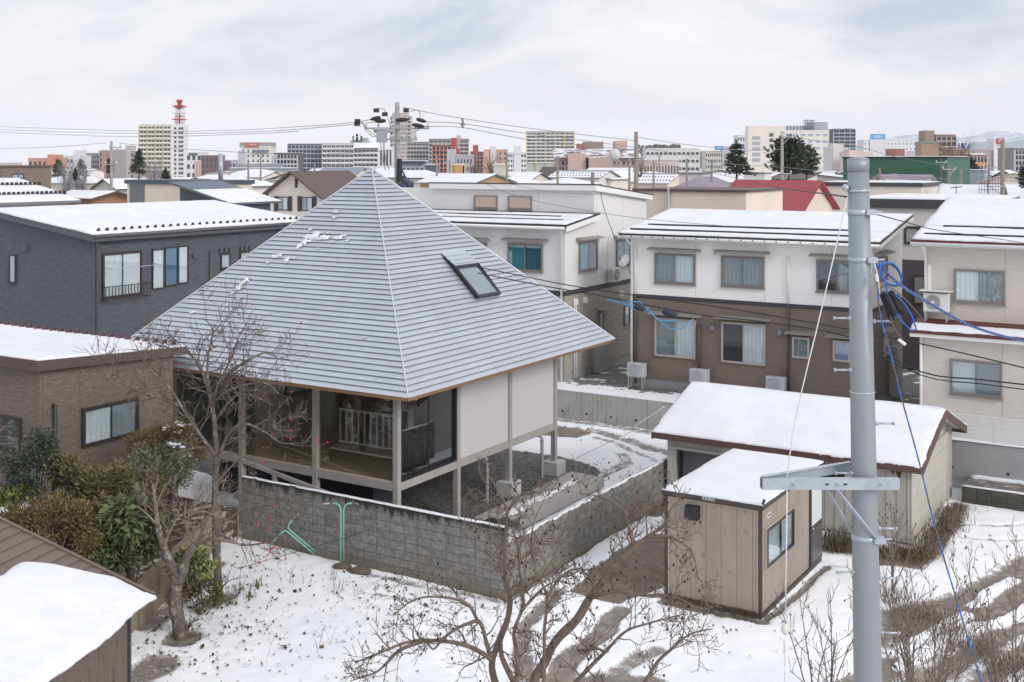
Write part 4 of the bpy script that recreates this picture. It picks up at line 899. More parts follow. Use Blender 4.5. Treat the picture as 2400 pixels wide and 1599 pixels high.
# ------------------------------------------------------------------ long shed with red-brown trim
SHED_WALL = M('shed_cream_sheet', (.43, .41, .375), .6, var=.08, vs=2, stretch=(1, 1, .3), grime=(.30, .25, .2), gs=(1.1, 1.1, .22), glo=.58, ghi=.8, rnd=.05)
SHED_RED = M('shed_red_trim', (.105, .055, .05), .55, var=.15, vs=4, grime=(.07, .04, .035), glo=.55, ghi=.75)
RUST = M('rust', (.16, .075, .03), .9, var=.3, vs=6, stretch=(2, 2, .5))
def long_shed():
    a0, a1, b0, b1, ze = -13.5, -6.86, 30.25, 35.3, 2.0
    t = thing('long_shed', 'long cream sheet-metal shed with rusty red-brown trim under thick snow', 'shed', (-10, 32.7, 0))
    br, zr = 32.7, 3.0; o = .33; e0, e1 = b0 - .30, b1 + .30
    sl = (zr - 2.06) / (br - e0); zroof = lambda b: zr - sl * abs(b - br)
    # walls: back and left gable as sheets, the front with an open bay at its left end
    mb = MB(); mb.box(a0, a1, b1 - .05, b1, 0, zroof(b1) - .06); part(t, 'wall', mb, SHED_WALL)
    mb = MB(); mb.extr([(a0, b0, 0), (a0, b0, zroof(b0) - .06), (a0, br, zr - .06), (a0, b1 - .05, zroof(b1) - .06), (a0, b1 - .05, 0)], (.05, 0, 0)); part(t, 'wall', mb, SHED_WALL)
    mb = MB(); mb.extr([(a1 - .05, b0 + .05, 0), (a1 - .05, b0 + .05, zroof(b0) - .06), (a1 - .05, br, zr - .06), (a1 - .05, b1 - .05, zroof(b1) - .06), (a1 - .05, b1 - .05, 0)], (.04, 0, 0)); part(t, 'wall', mb, SHED_WALL)
    fs, fe = Face('S', b0), Face('E', a1)
    oa0, oa1, oz = a0 + .22, a0 + 2.6, 1.63; wl0, wl1, wz0, wz1 = -9.9, -8.55, 1.15, 1.72
    a = a0; w = .262
    while a < a1 - .02:
        n = min(a + w, a1); segs = [(.05, ze + .02)]
        if a > oa0 - .1 and n < oa1 + .1: segs = [(oz, ze + .02)]
        elif a > wl0 - .2 and n < wl1 + .2: segs = [(.05, wz0), (wz1, ze + .02)]
        for z0, z1 in segs: mb = MB(); fs.box(mb, a + .006, n - .006, -.04, .0, z0, z1); fs.box(mb, a + .006, a + .024, .0, .012, z0, z1); part(t, 'wall_sheet', mb, SHED_WALL)
        a = n
    mb = MB(); fs.box(mb, a0, a0 + .12, -.06, .03, 0, ze); fs.box(mb, oa1, oa1 + .1, -.06, .03, 0, ze); fs.box(mb, a0 + .12, oa1, -.02, .028, oz - .03, oz + .05); part(t, 'door_frame', mb, M('frame_grey', (.42, .42, .40), .6))
    mb = MB(); mb.box(oa0, oa1, b0 + .55, b0 + .6, 0, oz); part(t, 'inner_shutter', mb, M('shutter_grey', (.15, .15, .16), .7))
    win = MB(); fs.box(win, wl0 - .03, wl1 + .03, -.03, .03, wz0 - .05, wz0); fs.box(win, wl0 - .03, wl1 + .03, -.03, .03, wz1, wz1 + .03); fs.box(win, (wl0 + wl1) / 2 - .02, (wl0 + wl1) / 2 + .02, -.03, .02, wz0, wz1); wo = part(t, 'window', win, M('frame_grey', (.42, .42, .40), .6))
    mb = MB(); fs.box(mb, wl0, wl1, -.05, -.04, wz0, wz1); part(wo, 'pane', mb, M('dark_pane', (.02, .02, .022), .08))
    # gable end: lapped boards below, sheet above
    z = .12; k = 0
    while z < 1.93:
        mb = MB(); mb.extr([fe.P(b0 + .05, 0, z), fe.P(b0 + .05, .022, z), fe.P(b0 + .05, .006, z + .10), fe.P(b0 + .05, 0, z + .10)], (0, b1 - .65 - b0, 0)); part(t, 'lap_board', mb, SHED_WALL); z += .105
    mb = MB(); fe.box(mb, b0 - .0, b0 + .06, 0, .03, 0, ze); fe.box(mb, b1 - .62, b1 - .5, .0, .03, 0, 2.0); fe.box(mb, b0 + .06, b1 - .5, .0, .03, 1.95, 2.02); part(t, 'gable_trim', mb, SHED_WALL)
    mb = MB(); fe.box(mb, b1 - .5, b1, -.02, .015, 0, 2.15); part(t, 'gable_sheet', mb, M('shed_side_sheet', (.36, .345, .32), .6, var=.1, stretch=(1, 1, .3)))
    # rust that has run down from the trim
    r = random.Random(4)
    for k in range(20):
        c = r.uniform(-9.3, a1 - .1); h = r.uniform(.12, .42); ww = r.uniform(.03, .09); mb = MB()
        mb.quad(fs.P(c - ww, .0145, ze), fs.P(c + ww, .0145, ze), fs.P(c + ww * .5, .0145, ze - h * .7), fs.P(c, .0145, ze - h), fs.P(c - ww * .6, .0145, ze - h * .6)); part(t, 'rust_run', mb, RUST)
    # roof
    mb = MB(); th = .07; ra, rb = a0 - o, a1 + o
    mb.extr([(ra, e0, zroof(e0)), (ra, br, zr), (ra, e1, zroof(e1)), (ra, e1, zroof(e1) - th), (ra, br, zr - th), (ra, e0, zroof(e0) - th)], (rb - ra, 0, 0)); roof = part(t, 'roof', mb, SHED_RED)
    mb = MB(); mb.box(ra - .02, rb + .02, e0 - .045, e0 - .002, zroof(e0) - .15, zroof(e0) + .02); part(roof, 'fascia', mb, SHED_RED)
    mb = MB(); mb.box(ra - .02, rb + .02, e1 + .002, e1 + .045, zroof(e1) - .20, zroof(e1) + .02); part(roof, 'fascia', mb, SHED_RED)
    for a, s in ((rb + .002, 1), (ra - .042, 1)):
        for bb0, bb1 in ((e0, br), (br, e1)):
            mb = MB(); mb.extr([(a, bb0, zroof(bb0) - .19), (a, bb0, zroof(bb0) + .02), (a, bb1, zroof(bb1) + .02), (a, bb1, zroof(bb1) - .19)], (.04, 0, 0)); part(roof, 'bargeboard', mb, SHED_RED)
    mb = MB(); mb.quad((a1, e0 + .1, zroof(e0) - .10), (rb, e0 + .1, zroof(e0) - .10), (rb, br, zr - .10), (a1, br, zr - .10)); mb.quad((a1, br, zr - .10), (rb, br, zr - .10), (rb, e1, zroof(e1) - .10), (a1, e1, zroof(e1) - .10)); part(roof, 'soffit', mb, M('soffit_white', (.55, .55, .52), .7))
    mb = snow_slab((ra - .01, e0 - .03, zroof(e0) + .005), (rb + .01, e0 - .03, zroof(e0) + .005), (rb + .01, br, zr + .005), (ra - .01, br, zr + .005), .10, 110, 46, .035, 61, .22); part(roof, 'snow_cover', mb, SNOW, True)
    mb = snow_slab((rb + .01, e1 + .03, zroof(e1) + .005), (ra - .01, e1 + .03, zroof(e1) + .005), (ra - .01, br, zr + .005), (rb + .01, br, zr + .005), .12, 80, 40, .035, 62, .22); part(roof, 'snow_cover', mb, SNOW, True)
long_shed()

# ------------------------------------------------------------------ rusty-brown little shed in the near left corner
def corner_shed():
    d = Vector((.245, .97, 0)).normalized(); p = Vector((-.97, .245, 0)).normalized()       # along the eave, and up the slope
    t = thing('corner_shed', 'small brown corrugated shed with stepped metal roof half under a snow sheet', 'shed', (-7, 19, 0), grid=False)
    E = Vector((-6.2, 20.0, 2.2)); sl = .35; Lr = 4.2; Le = 7.0
    q = lambda s, u, n=0: tuple(E - d * s + p * u + Vector((0, 0, sl * u + n)))
    browns = M('shed_brown_roof', (.165, .125, .105), .6, metal=.1, var=.08, vs=30, bump=.2, bs=200, rnd=.05)
    n = 18; cw = Lr / n
    mb = MB(); mb.extr([q(0, 0, -.05), q(Le, 0, -.05), q(Le, Lr, -.05), q(0, Lr, -.05)], (0, 0, .045)); roof = part(t, 'roof', mb, browns)
    for k in range(n):
        mb = MB(); u0, u1 = k * cw, (k + 1) * cw + .01
        mb.quad(q(-.02, u0, .034), q(Le, u0, .034), q(Le, u1, .004), q(-.02, u1, .004)); mb.quad(q(-.02, u0, .0), q(Le, u0, .0), q(Le, u0, .034), q(-.02, u0, .034)); mb.quad(q(-.02, u1, .0), q(-.02, u0, 0.0), q(-.02, u0, .034), q(-.02, u1, .004)); part(roof, 'roof_course', mb, browns)
    mb = MB(); mb.beam(q(-.05, -.03, .0), q(-.05, Lr, .0), .07, .10); part(roof, 'verge_trim', mb, browns)
    # the snow sheet: its upper edge is ragged, its lower edge hangs over the eave
    nu, nv = 70, 34
    def top(u):       # how far up the slope the snow reaches, s metres from the far verge
        s = u * Le; return .3 + .0 * s + min(1.45, .10 + s * 1.15) * 0 + (0.35 + 1.30 * sm(np.array(s), 0.0, .9)) + .22 * (fb(s * 1.8, 1.0, 71) - .5) + .05 * (fb(s * 7, 2.0, 72) - .5) - .05 * s
    def low(u): s = u * Le; return -.10 - .16 * sm(np.array(s), .5, 1.6) - .10 * (fb(s * 1.3, 5.0, 73)) - .05 * fb(s * 5, 6., 74)
    mb = MB(); rows = []
    tops = [float(top(i / nu)) for i in range(nu + 1)]; lows = [float(low(i / nu)) for i in range(nu + 1)]
    def P(i, j, lift):
        s = i / nu * Le + .12; u = lows[i] + (tops[i] - lows[i]) * j / nv; dd = min((u - lows[i]), (tops[i] - u), (s - .12) + .03)
        h = .16 * (1 - math.exp(-dd / .10)) * (.55 + .7 * fb(s * .9, u * .9, 75)) + .03 * fb(s * 6, u * 6, 76) if lift else 0
        z0 = .036 if u > 0 else .036 + sl * (-u) * .9 - .10 * max(0, -u - .05)
        return q(s, u, z0 + h)
    mb.grid(lambda u, v: P(round(u * nu), round(v * nv), True), nu, nv); mb.grid(lambda u, v: P(round((1 - u) * nu), round(v * nv), False), nu, nv)
    part(roof, 'snow_cover', mb, SNOW, True)
    # corrugated walls
    wallm = M('rusty_corrugated', (.14, .105, .092), .6, var=.18, vs=1.5, stretch=(2, 2, .25), grime=(.06, .04, .035), gs=(1.5, 1.5, .25), glo=.52, ghi=.7)
    mb = MB(); ins = .28; N = 260
    def wv(s): return .018 * math.sin(s * 2 * math.pi / .092)
    mb.grid(lambda u, v: tuple(Vector(q(.28 + u * 6.5, ins - wv(u * 6.5), 0)) * 1 + Vector((0, 0, -.06 - v * 2.3))), N, 1); part(t, 'wall', mb, wallm, True)
    mb = MB(); mb.grid(lambda u, v: (lambda P0: (P0[0], P0[1], (P0[2] - .06) * (1 - v)))(q(.28 + wv(u * 3.6), ins + u * 3.6)), 150, 1); part(t, 'wall', mb, wallm, True)
    c = q(.27, ins - .03); mb = MB(); mb.box(c[0] - .03, c[0] + .03, c[1] - .03, c[1] + .03, 0, c[2] - .05); part(t, 'corner_post', mb, M('dark_steel', (.05, .045, .045), .5))
corner_shed()
# ------------------------------------------------------------------ white house behind, apartment house, right-hand house
WHITE_SIDE = siding('white_siding', (.75, .74, .73), .155, .004, .07, .03); CREAM_STONE = siding('stone_siding', (.40, .36, .31), .15, .010, .42, .06); DARKBAND = M('dark_band', (.055, .05, .055), .6)
BROWN_SIDE = siding('brown_siding', (.195, .155, .128), .15, .004, .22, .04); FOUND = M('foundation', (.33, .33, .32), .9, var=.12, vs=2, bump=.2, bs=40)
IVORY_SIDE = siding('ivory_siding', (.88, .865, .835), .16, .004, .06, .02); BEIGE_SIDE = siding('beige_siding', (.62, .57, .525), .15, .006, .10, .03)
GUTW = M('white_gutter', (.78, .775, .76), .5, var=.03); BARK_METAL = M('snow_bar', (.03, .03, .033), .5)
def joint(root, fc, x, z0, z1, mat): mb = MB(); c = fc.c(x); fc.box(mb, c - .006, c + .006, 0, .004, z0, z1); part(root, 'panel_joint', mb, mat)
JOINT = M('joint_grey', (.45, .44, .43), .8); JOINTB = M('joint_dark', (.12, .10, .085), .8)
def white_house():
    a1, b0, bu, b1, a0 = -22.37, 40.24, 42.73, 47.78, -30.35
    t = thing('white_house', 'white clad house with stone-pattern ground floor and two orange attic windows', 'house', (-26, 44, 0))
    mb = MB(); mb.extr([(a1, b0, 4.56), (a1, b0, 7.1), (a1, bu, 7.42), (a1, bu, 8.5), (a1, b1, 7.97), (a1, b1, 4.56)], (a0 - 5 - a1, 0, 0)); part(t, 'upper_wall', mb, WHITE_SIDE)
    mb = MB(); mb.box(a0 - 5, a1, b0, b1, 1.3, 4.36); part(t, 'lower_wall', mb, CREAM_STONE)
    mb = MB(); mb.box(a0 - 5, a1 + .012, b0 - .012, b1 + .01, 4.36, 4.56); part(t, 'band', mb, DARKBAND)
    mb = MB(); mb.box(a0 - 5, a1 - .03, b0 + .03, b1, .9, 1.3); part(t, 'foundation', mb, FOUND)
    fs, fe, fu = Face('S', b0), Face('E', a1), Face('S', bu)
    # upper lean-to roof, falls to the back
    o = .22; mb = MB(); mb.extr([(a1 + o, bu - .25, 8.48), (a1 + o, bu - .25, 8.71), (a1 + o, b1 + .2, 8.16), (a1 + o, b1 + .2, 7.95)], (a0 - a1 - 2 * o, 0, 0)); r2 = part(t, 'upper_roof', mb, GUTW)
    mb = MB(); mb.extr([(a1 + o + .02, bu - .27, 8.715), (a1 + o + .02, bu - .27, 8.76), (a1 + o + .02, b1 + .22, 8.21), (a1 + o + .02, b1 + .22, 8.165)], (a0 - a1 - 2 * o - .04, 0, 0)); part(r2, 'roof_edge', mb, BLACKSTEEL)
    # lower lean-to roof with snow and snow bars
    e0 = b0 - .42; z0, z1 = 7.13, 7.50; zr = lambda b: z0 + (z1 - z0) * (b - e0) / (bu - e0)
    mb = MB(); mb.extr([(a1 + .3, e0, z0 - .05), (a1 + .3, e0, z0 + .06), (a1 + .3, bu - .012, z1 + .06), (a1 + .3, bu - .012, z1 - .05)], (a0 - 5 - a1 - .3, 0, 0)); r1 = part(t, 'lower_roof', mb, BLACKSTEEL)
    mb = MB(); mb.box(a0 - 5, a1 + .3, e0 + .05, b0, z0 - .16, z0 - .052); mb.extr([(a1 + .302, e0 + .02, z0 - .20), (a1 + .302, e0 + .02, z0 + .0), (a1 + .302, bu, z1 + .0), (a1 + .302, bu, z1 - .2)], (-.03, 0, 0)); part(r1, 'fascia', mb, GUTW)
    for k, (s0, s1) in enumerate(((.05, .85), (.95, 1.65), (1.75, 2.45))):
        mb = snow_slab((a0 - 5, e0 + s0, zr(e0 + s0) + .065), (a1 + .25, e0 + s0, zr(e0 + s0) + .065), (a1 + .25, e0 + s1, zr(e0 + s1) + .065), (a0 - 5, e0 + s1, zr(e0 + s1) + .065), .06, 90, 8, .05, 81 + k, .1); part(r1, 'snow_cover', mb, SNOW, True)
    for s, am in ((.9, -.35), (1.7, -.9)): mb = MB(); mb.tube([(a0 - 5, e0 + s, zr(e0 + s) + .10), (a1 + am, e0 + s, zr(e0 + s) + .10)], .03, 6); part(r1, 'snow_bar', mb, BARK_METAL)
    mb = MB(); mb.tube([(a0 - 5, e0 - .06, z0 - .06), (a1 + .25, e0 - .06, z0 - .06)], .055, 8); part(t, 'gutter', mb, GUTW, True)
    pipe(t, [(a1 + .1, e0 - .06, z0 - .1), (a1 - .12, b0 - .07, z0 - .42), (a1 - .12, b0 - .07, 1)], .04, GUTW)
    for x, y0, y1 in ((1343, 800, 890), (1347, 800, 890)): c = fe.c(x); pipe(t, [fe.P(c, .06, 4.2), fe.P(c, .06, 1)], .03, GUTW)
    c = fe.c(1426); mb = MB(); fe.box(mb, c - .06, c + .06, 0, .07, fe.z(1426, 631), fe.z(1426, 552)); part(t, 'pipe_cover', mb, GUTW)
    window(t, fs, 1191, 1273, 573, 638, ref='r', cur=('teal', 'teal2'), hood=True); window(t, fs, 1092, 1142, 570, 632, ref='r', cur=('dark', 'dark'), hood=True)
    window(t, fe, 1355.6, 1397.7, 570, 637, cur=('teal', 'black'), hood=True); window(t, fe, 1443.5, 1475.4, 564, 626, cur=('teal2', 'teal2'), hood=True)
    window(t, fe, 1403, 1413, 733, 800, split=False, cur=('frost',), hood=True); window(t, fe, 1461.5, 1474, 718, 760, split=False, cur=('frost',))
    window(t, fu, 1112, 1166, 458, 487, split=False, cur=('orange',)); window(t, fu, 1192, 1247, 459, 489, split=False, cur=('orange',))
    for x, y in ((1346, 708), (1369, 703), (1452, 688)): vent(t, fe, x, y, .10)
    vent(t, fs, 1151, 559, .07); joint(t, fs, 1189, 4.6, 7.1, JOINT); joint(t, fu, 1138, 7.5, 8.5, JOINT); joint(t, fu, 1262, 7.5, 8.5, JOINT); joint(t, fe, 1397.5, 4.6, 8.3, JOINT); joint(t, fe, 1460, 4.6, 8.1, JOINT)
    mb = MB(); c0, c1 = fe.c(1389), fe.c(1411); fe.box(mb, c0, c1, 0, .3, 1.0, fe.z(1400, 808)); part(t, 'meter_cabinet', mb, M('cabinet_grey', (.33, .32, .30), .5))
    c = fe.c(1419); aircon('white air conditioner bracketed high on the white house side wall', fe, c, fe.z(1419, 661), gap=.10, w=.75)
    aircon_z = 0
white_house()
def dish(label, at, r, toward, mast_to, base, white=True):
    t = thing('satellite_dish', label, 'satellite dish', base, grid=True)
    ax = Vector(toward).normalized(); c = Vector(at); u = ax.cross(Vector((0, 0, 1))).normalized(); v = u.cross(ax)
    mb = MB(); n = 24; i0 = 0
    for j in range(6):
        rr = r * j / 5; dz = -.28 * r * (1 - (j / 5) ** 2)
        for k in range(n): a = 2 * math.pi * k / n; mb.v.append(tuple(c + ax * dz + (u * math.cos(a) + v * math.sin(a)) * rr))
    for j in range(5):
        for k in range(n): k2 = (k + 1) % n; mb.f.append((j * n + k, j * n + k2, (j + 1) * n + k2, (j + 1) * n + k))
    part(t, 'reflector', mb, M('dish_white', (.68, .68, .68), .5), True)
    mb = MB(); tip = c + ax * r * .9; mb.tube([c - v * r * .9, tip], .012, 6); mb.ball(tuple(tip), .04); part(t, 'feed_arm', mb, M('dish_arm', (.08, .08, .085), .5))
    mb = MB(); mb.tube([c - ax * .15, Vector(mast_to)], .02, 6); part(t, 'mast', mb, M('dish_arm', (.08, .08, .085), .5)); return t

def apartment():
    a0, a1, b0, b1 = -19.775, -10.575, 40.92, 45.25; ze = 6.77
    t = thing('apartment_house', 'two-storey apartment house, ivory above and brown below, under a snowy lean-to roof', 'house', (-15, 43, 0))
    zr = lambda b: 6.86 + (7.62 - 6.86) * (b - (b0 - .42)) / (b1 + .1 - b0 + .42)
    mb = MB(); mb.extr([(a0, b0, 4.56), (a0, b0, zr(b0) - .1), (a0, b1, zr(b1) - .1), (a0, b1, 4.56)], (a1 - a0, 0, 0)); part(t, 'upper_wall', mb, IVORY_SIDE)
    mb = MB(); mb.box(a0, a1, b0, b1, 1.35, 4.4); part(t, 'lower_wall', mb, BROWN_SIDE)
    mb = MB(); mb.box(a0 - .012, a1 + .012, b0 - .012, b1 + .01, 4.4, 4.56); part(t, 'band', mb, DARKBAND)
    mb = MB(); mb.box(a0 + .04, a1 - .04, b0 + .04, b1, .9, 1.35); mb2 = part(t, 'foundation', mb, FOUND)
    e0, e1, o = b0 - .42, b1 + .15, .38
    mb = MB(); mb.extr([(a0 - o, e0, zr(e0) - .04), (a0 - o, e0, zr(e0) + .05), (a0 - o, e1, zr(e1) + .05), (a0 - o, e1, zr(e1) - .04)], (a1 - a0 + 2 * o, 0, 0)); roof = part(t, 'roof', mb, BLACKSTEEL)
    mb = MB(); mb.box(a0 - o, a1 + o, e0 + .04, b0, zr(e0) - .16, zr(e0) - .045)
    for a in (a0 - o - .002, a1 + o - .028): mb.extr([(a, e0 + .04, zr(e0) - .17), (a, e0 + .04, zr(e0) - .03), (a, e1, zr(e1) - .03), (a, e1, zr(e1) - .17)], (.03, 0, 0))
    part(roof, 'fascia', mb, GUTW)
    bars = (.55, 1.45); lim = [.03, .50, 1.38, e1 - e0]
    for k, (s0, s1) in enumerate(((.02, .5), (.6, 1.4), (1.5, e1 - e0 - .02))):
        mb = snow_slab((a0 - o + .02, e0 + s0, zr(e0 + s0) + .052), (a1 + o - .02, e0 + s0, zr(e0 + s0) + .052), (a1 + o - .02, e0 + s1, zr(e0 + s1) + .052), (a0 - o + .02, e0 + s1, zr(e0 + s1) + .052), .09, 120, 12, .03, 91 + k, .1); part(roof, 'snow_cover', mb, SNOW, True)
    for s, ins in zip(bars, (.25, .6)): mb = MB(); mb.tube([(a0 - o + ins, e0 + s, zr(e0 + s) + .12), (a1 + o - ins - .4, e0 + s, zr(e0 + s) + .12)], .035, 6); part(roof, 'snow_bar', mb, BARK_METAL)
    mb = MB(); mb.tube([(a0 - o, e0 - .06, zr(e0) - .07), (a1 + o, e0 - .06, zr(e0) - .07)], .055, 8); part(t, 'gutter', mb, GUTW, True)
    me = mesh(MB().box(-.02, .02, -.01, .02, -.02, .02), BLACKSTEEL)
    for k in range(22): piece(t, 'gutter_clip', me, (a0 - .2 + k * .44, e0 - .115, zr(e0) - .05))
    pipe(t, [(a0 - .05, e0 - .06, zr(e0) - .1), (a0 + .02, b0 - .07, zr(e0) - .45), (a0 + .02, b0 - .07, 1)], .045, GUTW)
    fs, fe = Face('S', b0), Face('E', a1)
    HP = M('hood_metal', (.30, .285, .26), .5, metal=.2)
    window(t, fs, 1535, 1630, 593, 662, cur=('grey', 'white'), hood=True); window(t, fs, 1691, 1792, 599, 670, cur=('grey', 'grey'), hood=True); window(t, fs, 1914, 2012, 608.5, 683, cur=('dark', 'grey'), hood=True)
    window(t, fs, 1536, 1631.5, 743, 833, cur=('grey', 'white'), hood=True, frame=ALU_PALE, sill=False); window(t, fs, 1692, 1794.5, 753, 848, cur=('dark', 'white'), hood=True, frame=ALU_PALE, sill=False)
    window(t, fs, 1858, 1898, 789, 838, split=False, cur=('grey',), hood=True, frame=ALU_PALE, sill=False, fw=.07); window(t, fs, 1953, 1994, 797, 846, split=False, cur=('lilac',), hood=True, frame=ALU_PALE, sill=False, fw=.07)
    window(t, fe, 2053, 2076, 606, 660, cur=('dark', 'grey'), hood=True); window(t, fe, 2070, 2079, 786, 832, split=False, cur=('frost',), hood=True, frame=ALU_PALE)
    vent(t, fs, 1671, 592, .09, GUTW); vent(t, fs, 1672, 768, .08, M('vent_bluegrey', (.2, .22, .26), .5)); vent(t, fs, 1829, 780, .08, M('vent_bluegrey', (.2, .22, .26), .5))
    for x, yt in ((1491, 582), (1848, 600)):
        c = fs.c(x); pipe(t, [fs.P(c, .055, fs.z(x, yt)), fs.P(c, .055, 4.56)], .035, GUTW); pipe(t, [fs.P(c, .055, 4.558), fs.P(c, .055, 1.1)], .045, M('brown_pipe', (.085, .07, .06), .5))
    c = fs.c(1640); pipe(t, [fs.P(c, .02, fs.z(1640, 763)), fs.P(c, .08, fs.z(1640, 763)), fs.P(c, .08, 1.2)], .05, M('brown_pipe', (.085, .07, .06), .5))
    for x in (1630.5, 1792, 1949): joint(t, fs, x, 4.6, 6.6, JOINT)
    for x in (1793, 1950): joint(t, fs, x, 1.4, 4.4, JOINTB)
    for k, (x, lab) in enumerate(((1483, 'plastic-wrapped air conditioner on a steel stand at the corner of the brown apartment wall'), (1628, 'plastic-wrapped air conditioner half hidden by the shed roof, under a thick brown pipe'), (1805, 'plastic-wrapped air conditioner peeping over the long shed roof near the small square window'))):
        c = fs.c(x); aircon(lab, fs, c, 1.45, wrapped=True, stand=.45, gap=.25, group='wrapped air conditioners along the apartment wall', w=.72, h=.52)
    mb = MB(); fe.box(mb, fe.c(2084), fe.c(2096), 0, .3, 1.2, fe.z(2090, 810)); part(t, 'boiler_cabinet', mb, M('cabinet_grey', (.33, .32, .30), .5))
    c = fs.c(1462); dish('white satellite dish on an arm at the ivory wall corner', (a0 - .25, b0 - .15, zat(610, Yg(a0 - .25, b0))), .26, (-.35, -.8, .45), (a0 + .03, b0 + .05, zat(665, Yg(a0, b0))), (a0, b0, 5.5))
apartment()

def right_house():
    a0, b0, bu, b1, a1 = -8.39, 38.5, 39.3, 46, 3; z1 = 4.25; zt = 7.02
    t = thing('beige_house', 'beige clad two-storey house with a red-edged snowy ledge between its floors', 'house', (-3, 42, 0))
    mb = MB(); mb.box(a0, a1, b0, b1, 1.0, z1); part(t, 'lower_wall', mb, BEIGE_SIDE)
    ua0 = onb(2172, bu); zr = lambda b: zt + .08 + .21 * (b - bu + .4)
    mb = MB(); mb.extr([(ua0, bu, z1), (ua0, bu, zr(bu) - .1), (ua0, b1 - 1, zr(b1 - 1) - .1), (ua0, b1 - 1, z1)], (a1 - ua0, 0, 0)); part(t, 'upper_wall', mb, BEIGE_SIDE)
    e0, e1, o = bu - .42, b1 - 1.5, .4; redm = M('red_brown_roof', (.12, .03, .028), .5, metal=.1, var=.12)
    mb = MB(); mb.extr([(ua0 - o, e0, zr(e0) - .04), (ua0 - o, e0, zr(e0) + .05), (ua0 - o, e1, zr(e1) + .05), (ua0 - o, e1, zr(e1) - .04)], (a1 - ua0 + 2 * o, 0, 0)); roof = part(t, 'roof', mb, redm)
    mb = MB(); mb.box(ua0 - o, a1 + o, e0 + .04, bu, zr(e0) - .16, zr(e0) - .045); mb.extr([(ua0 - o - .002, e0 + .04, zr(e0) - .17), (ua0 - o - .002, e0 + .04, zr(e0) - .03), (ua0 - o - .002, e1, zr(e1) - .03), (ua0 - o - .002, e1, zr(e1) - .17)], (.03, 0, 0)); part(roof, 'fascia', mb, GUTW)
    for k, (s0, s1) in enumerate(((.02, .5), (.58, 1.5), (1.58, e1 - e0 - .02))):
        mb = snow_slab((ua0 - o + .02, e0 + s0, zr(e0 + s0) + .052), (a1 + o, e0 + s0, zr(e0 + s0) + .052), (a1 + o, e0 + s1, zr(e0 + s1) + .052), (ua0 - o + .02, e0 + s1, zr(e0 + s1) + .052), .10, 100, 12, .05, 101 + k, .1); part(roof, 'snow_cover', mb, SNOW, True)
    for s, i in ((.54, .3), (1.54, .7)): mb = MB(); mb.tube([(ua0 - o + i, e0 + s, zr(e0 + s) + .12), (a1, e0 + s, zr(e0 + s) + .12)], .035, 6); part(roof, 'snow_bar', mb, BARK_METAL)
    mb = MB(); mb.tube([(ua0 - o, e0 - .06, zr(e0) - .07), (a1, e0 - .06, zr(e0) - .07)], .055, 8); part(t, 'gutter', mb, GUTW, True)
    pipe(t, [(ua0 - .05, e0 - .06, zr(e0) - .1), (ua0 - .02, bu - .07, zr(e0) - .45), (ua0 - .02, bu - .07, z1 + .1)], .045, GUTW); pipe(t, [(a0 - .0, b0 - .08, z1 - .1), (a0 - .0, b0 - .08, 1.2)], .045, GUTW)
    # ledge roof above the ground floor
    mb = MB(); mb.extr([(a0 - .3, b0 - .35, z1 - .02), (a0 - .3, b0 - .35, z1 + .08), (a0 - .3, bu - .012, z1 + .34), (a0 - .3, bu - .012, z1 + .24)], (a1 - a0 + .6, 0, 0)); lr = part(t, 'ledge_roof', mb, redm)
    mb = MB(); mb.box(a0 - .3, a1, b0 - .31, b0, z1 - .14, z1 - .025); part(lr, 'fascia', mb, GUTW)
    mb = snow_slab((a0 - .28, b0 - .33, z1 + .085), (a1, b0 - .33, z1 + .085), (a1, b0 + .25, z1 + .225), (a0 - .28, b0 + .25, z1 + .225), .07, 100, 8, .05, 111, .1); part(lr, 'snow_cover', mb, SNOW, True)
    fl, fu = Face('S', b0), Face('S', bu)
    window(t, fl, 2227, 2349, 840, 922, cur=('frost', 'frostd')); window(t, fu, 2236, 2356, 630, 707, cur=('white', 'grey'))
    joint(t, fl, 2349, 1.1, 4.2, M('joint_beige', (.38, .35, .32), .8)); joint(t, fu, 2356, 4.6, 6.9, M('joint_beige', (.38, .35, .32), .8))
    c = fu.c(2179); mb = MB(); fu.box(mb, c - .05, c + .05, 0, .07, fu.z(2179, 690), fu.z(2179, 620)); part(t, 'pipe_cover', mb, GUTW)
    c = fu.c(2170); aircon('white air conditioner with rain cover on the ledge of the beige house', fu, c, z1 + .62, stand=.34, gap=.12, cover=True)
right_house()

# ------------------------------------------------------------------ retaining walls, louvre fence, lane
CONC = M('retaining_concrete', (.40, .395, .375), .9, var=.12, vs=1.5, bump=.2, bs=40, grime=(.17, .165, .15), gs=(1.6, 1.6, .22), glo=.52, ghi=.75)
CONC2 = M('grey_retaining_concrete', (.35, .345, .35), .9, var=.06, vs=1.5, bump=.15, bs=40)
def ret_wall(label, b, a0, a1, z0, z1, step, mat, hole_z):
    t = thing('retaining_wall', label, 'wall', ((a0 + a1) / 2, b, z0)); fs = Face('S', b); a = a0; k = 0; r = random.Random(3)
    while a < a1 - .01:
        n = min(a + step, a1); mb = MB(); fs.box(mb, a + .006, n - .006, -.16, 0, z0, z1); bevel(part(t, 'wall_panel', mb, mat), .012)
        for f in (.28, .78):
            if n - a > 1: mb = MB(); p = fs.P(a + (n - a) * f, 0, hole_z); mb.tube([fs.P(a + (n - a) * f, .001, hole_z), fs.P(a + (n - a) * f, .008, hole_z)], .045, 12); part(t, 'weep_hole', mb, ROOM)
        a = n
    return t
t = ret_wall('stained concrete retaining wall below the apartment house yard', 38.53, -30.3, -12.9, -.1, 1.03, 2.05, CONC, .24)
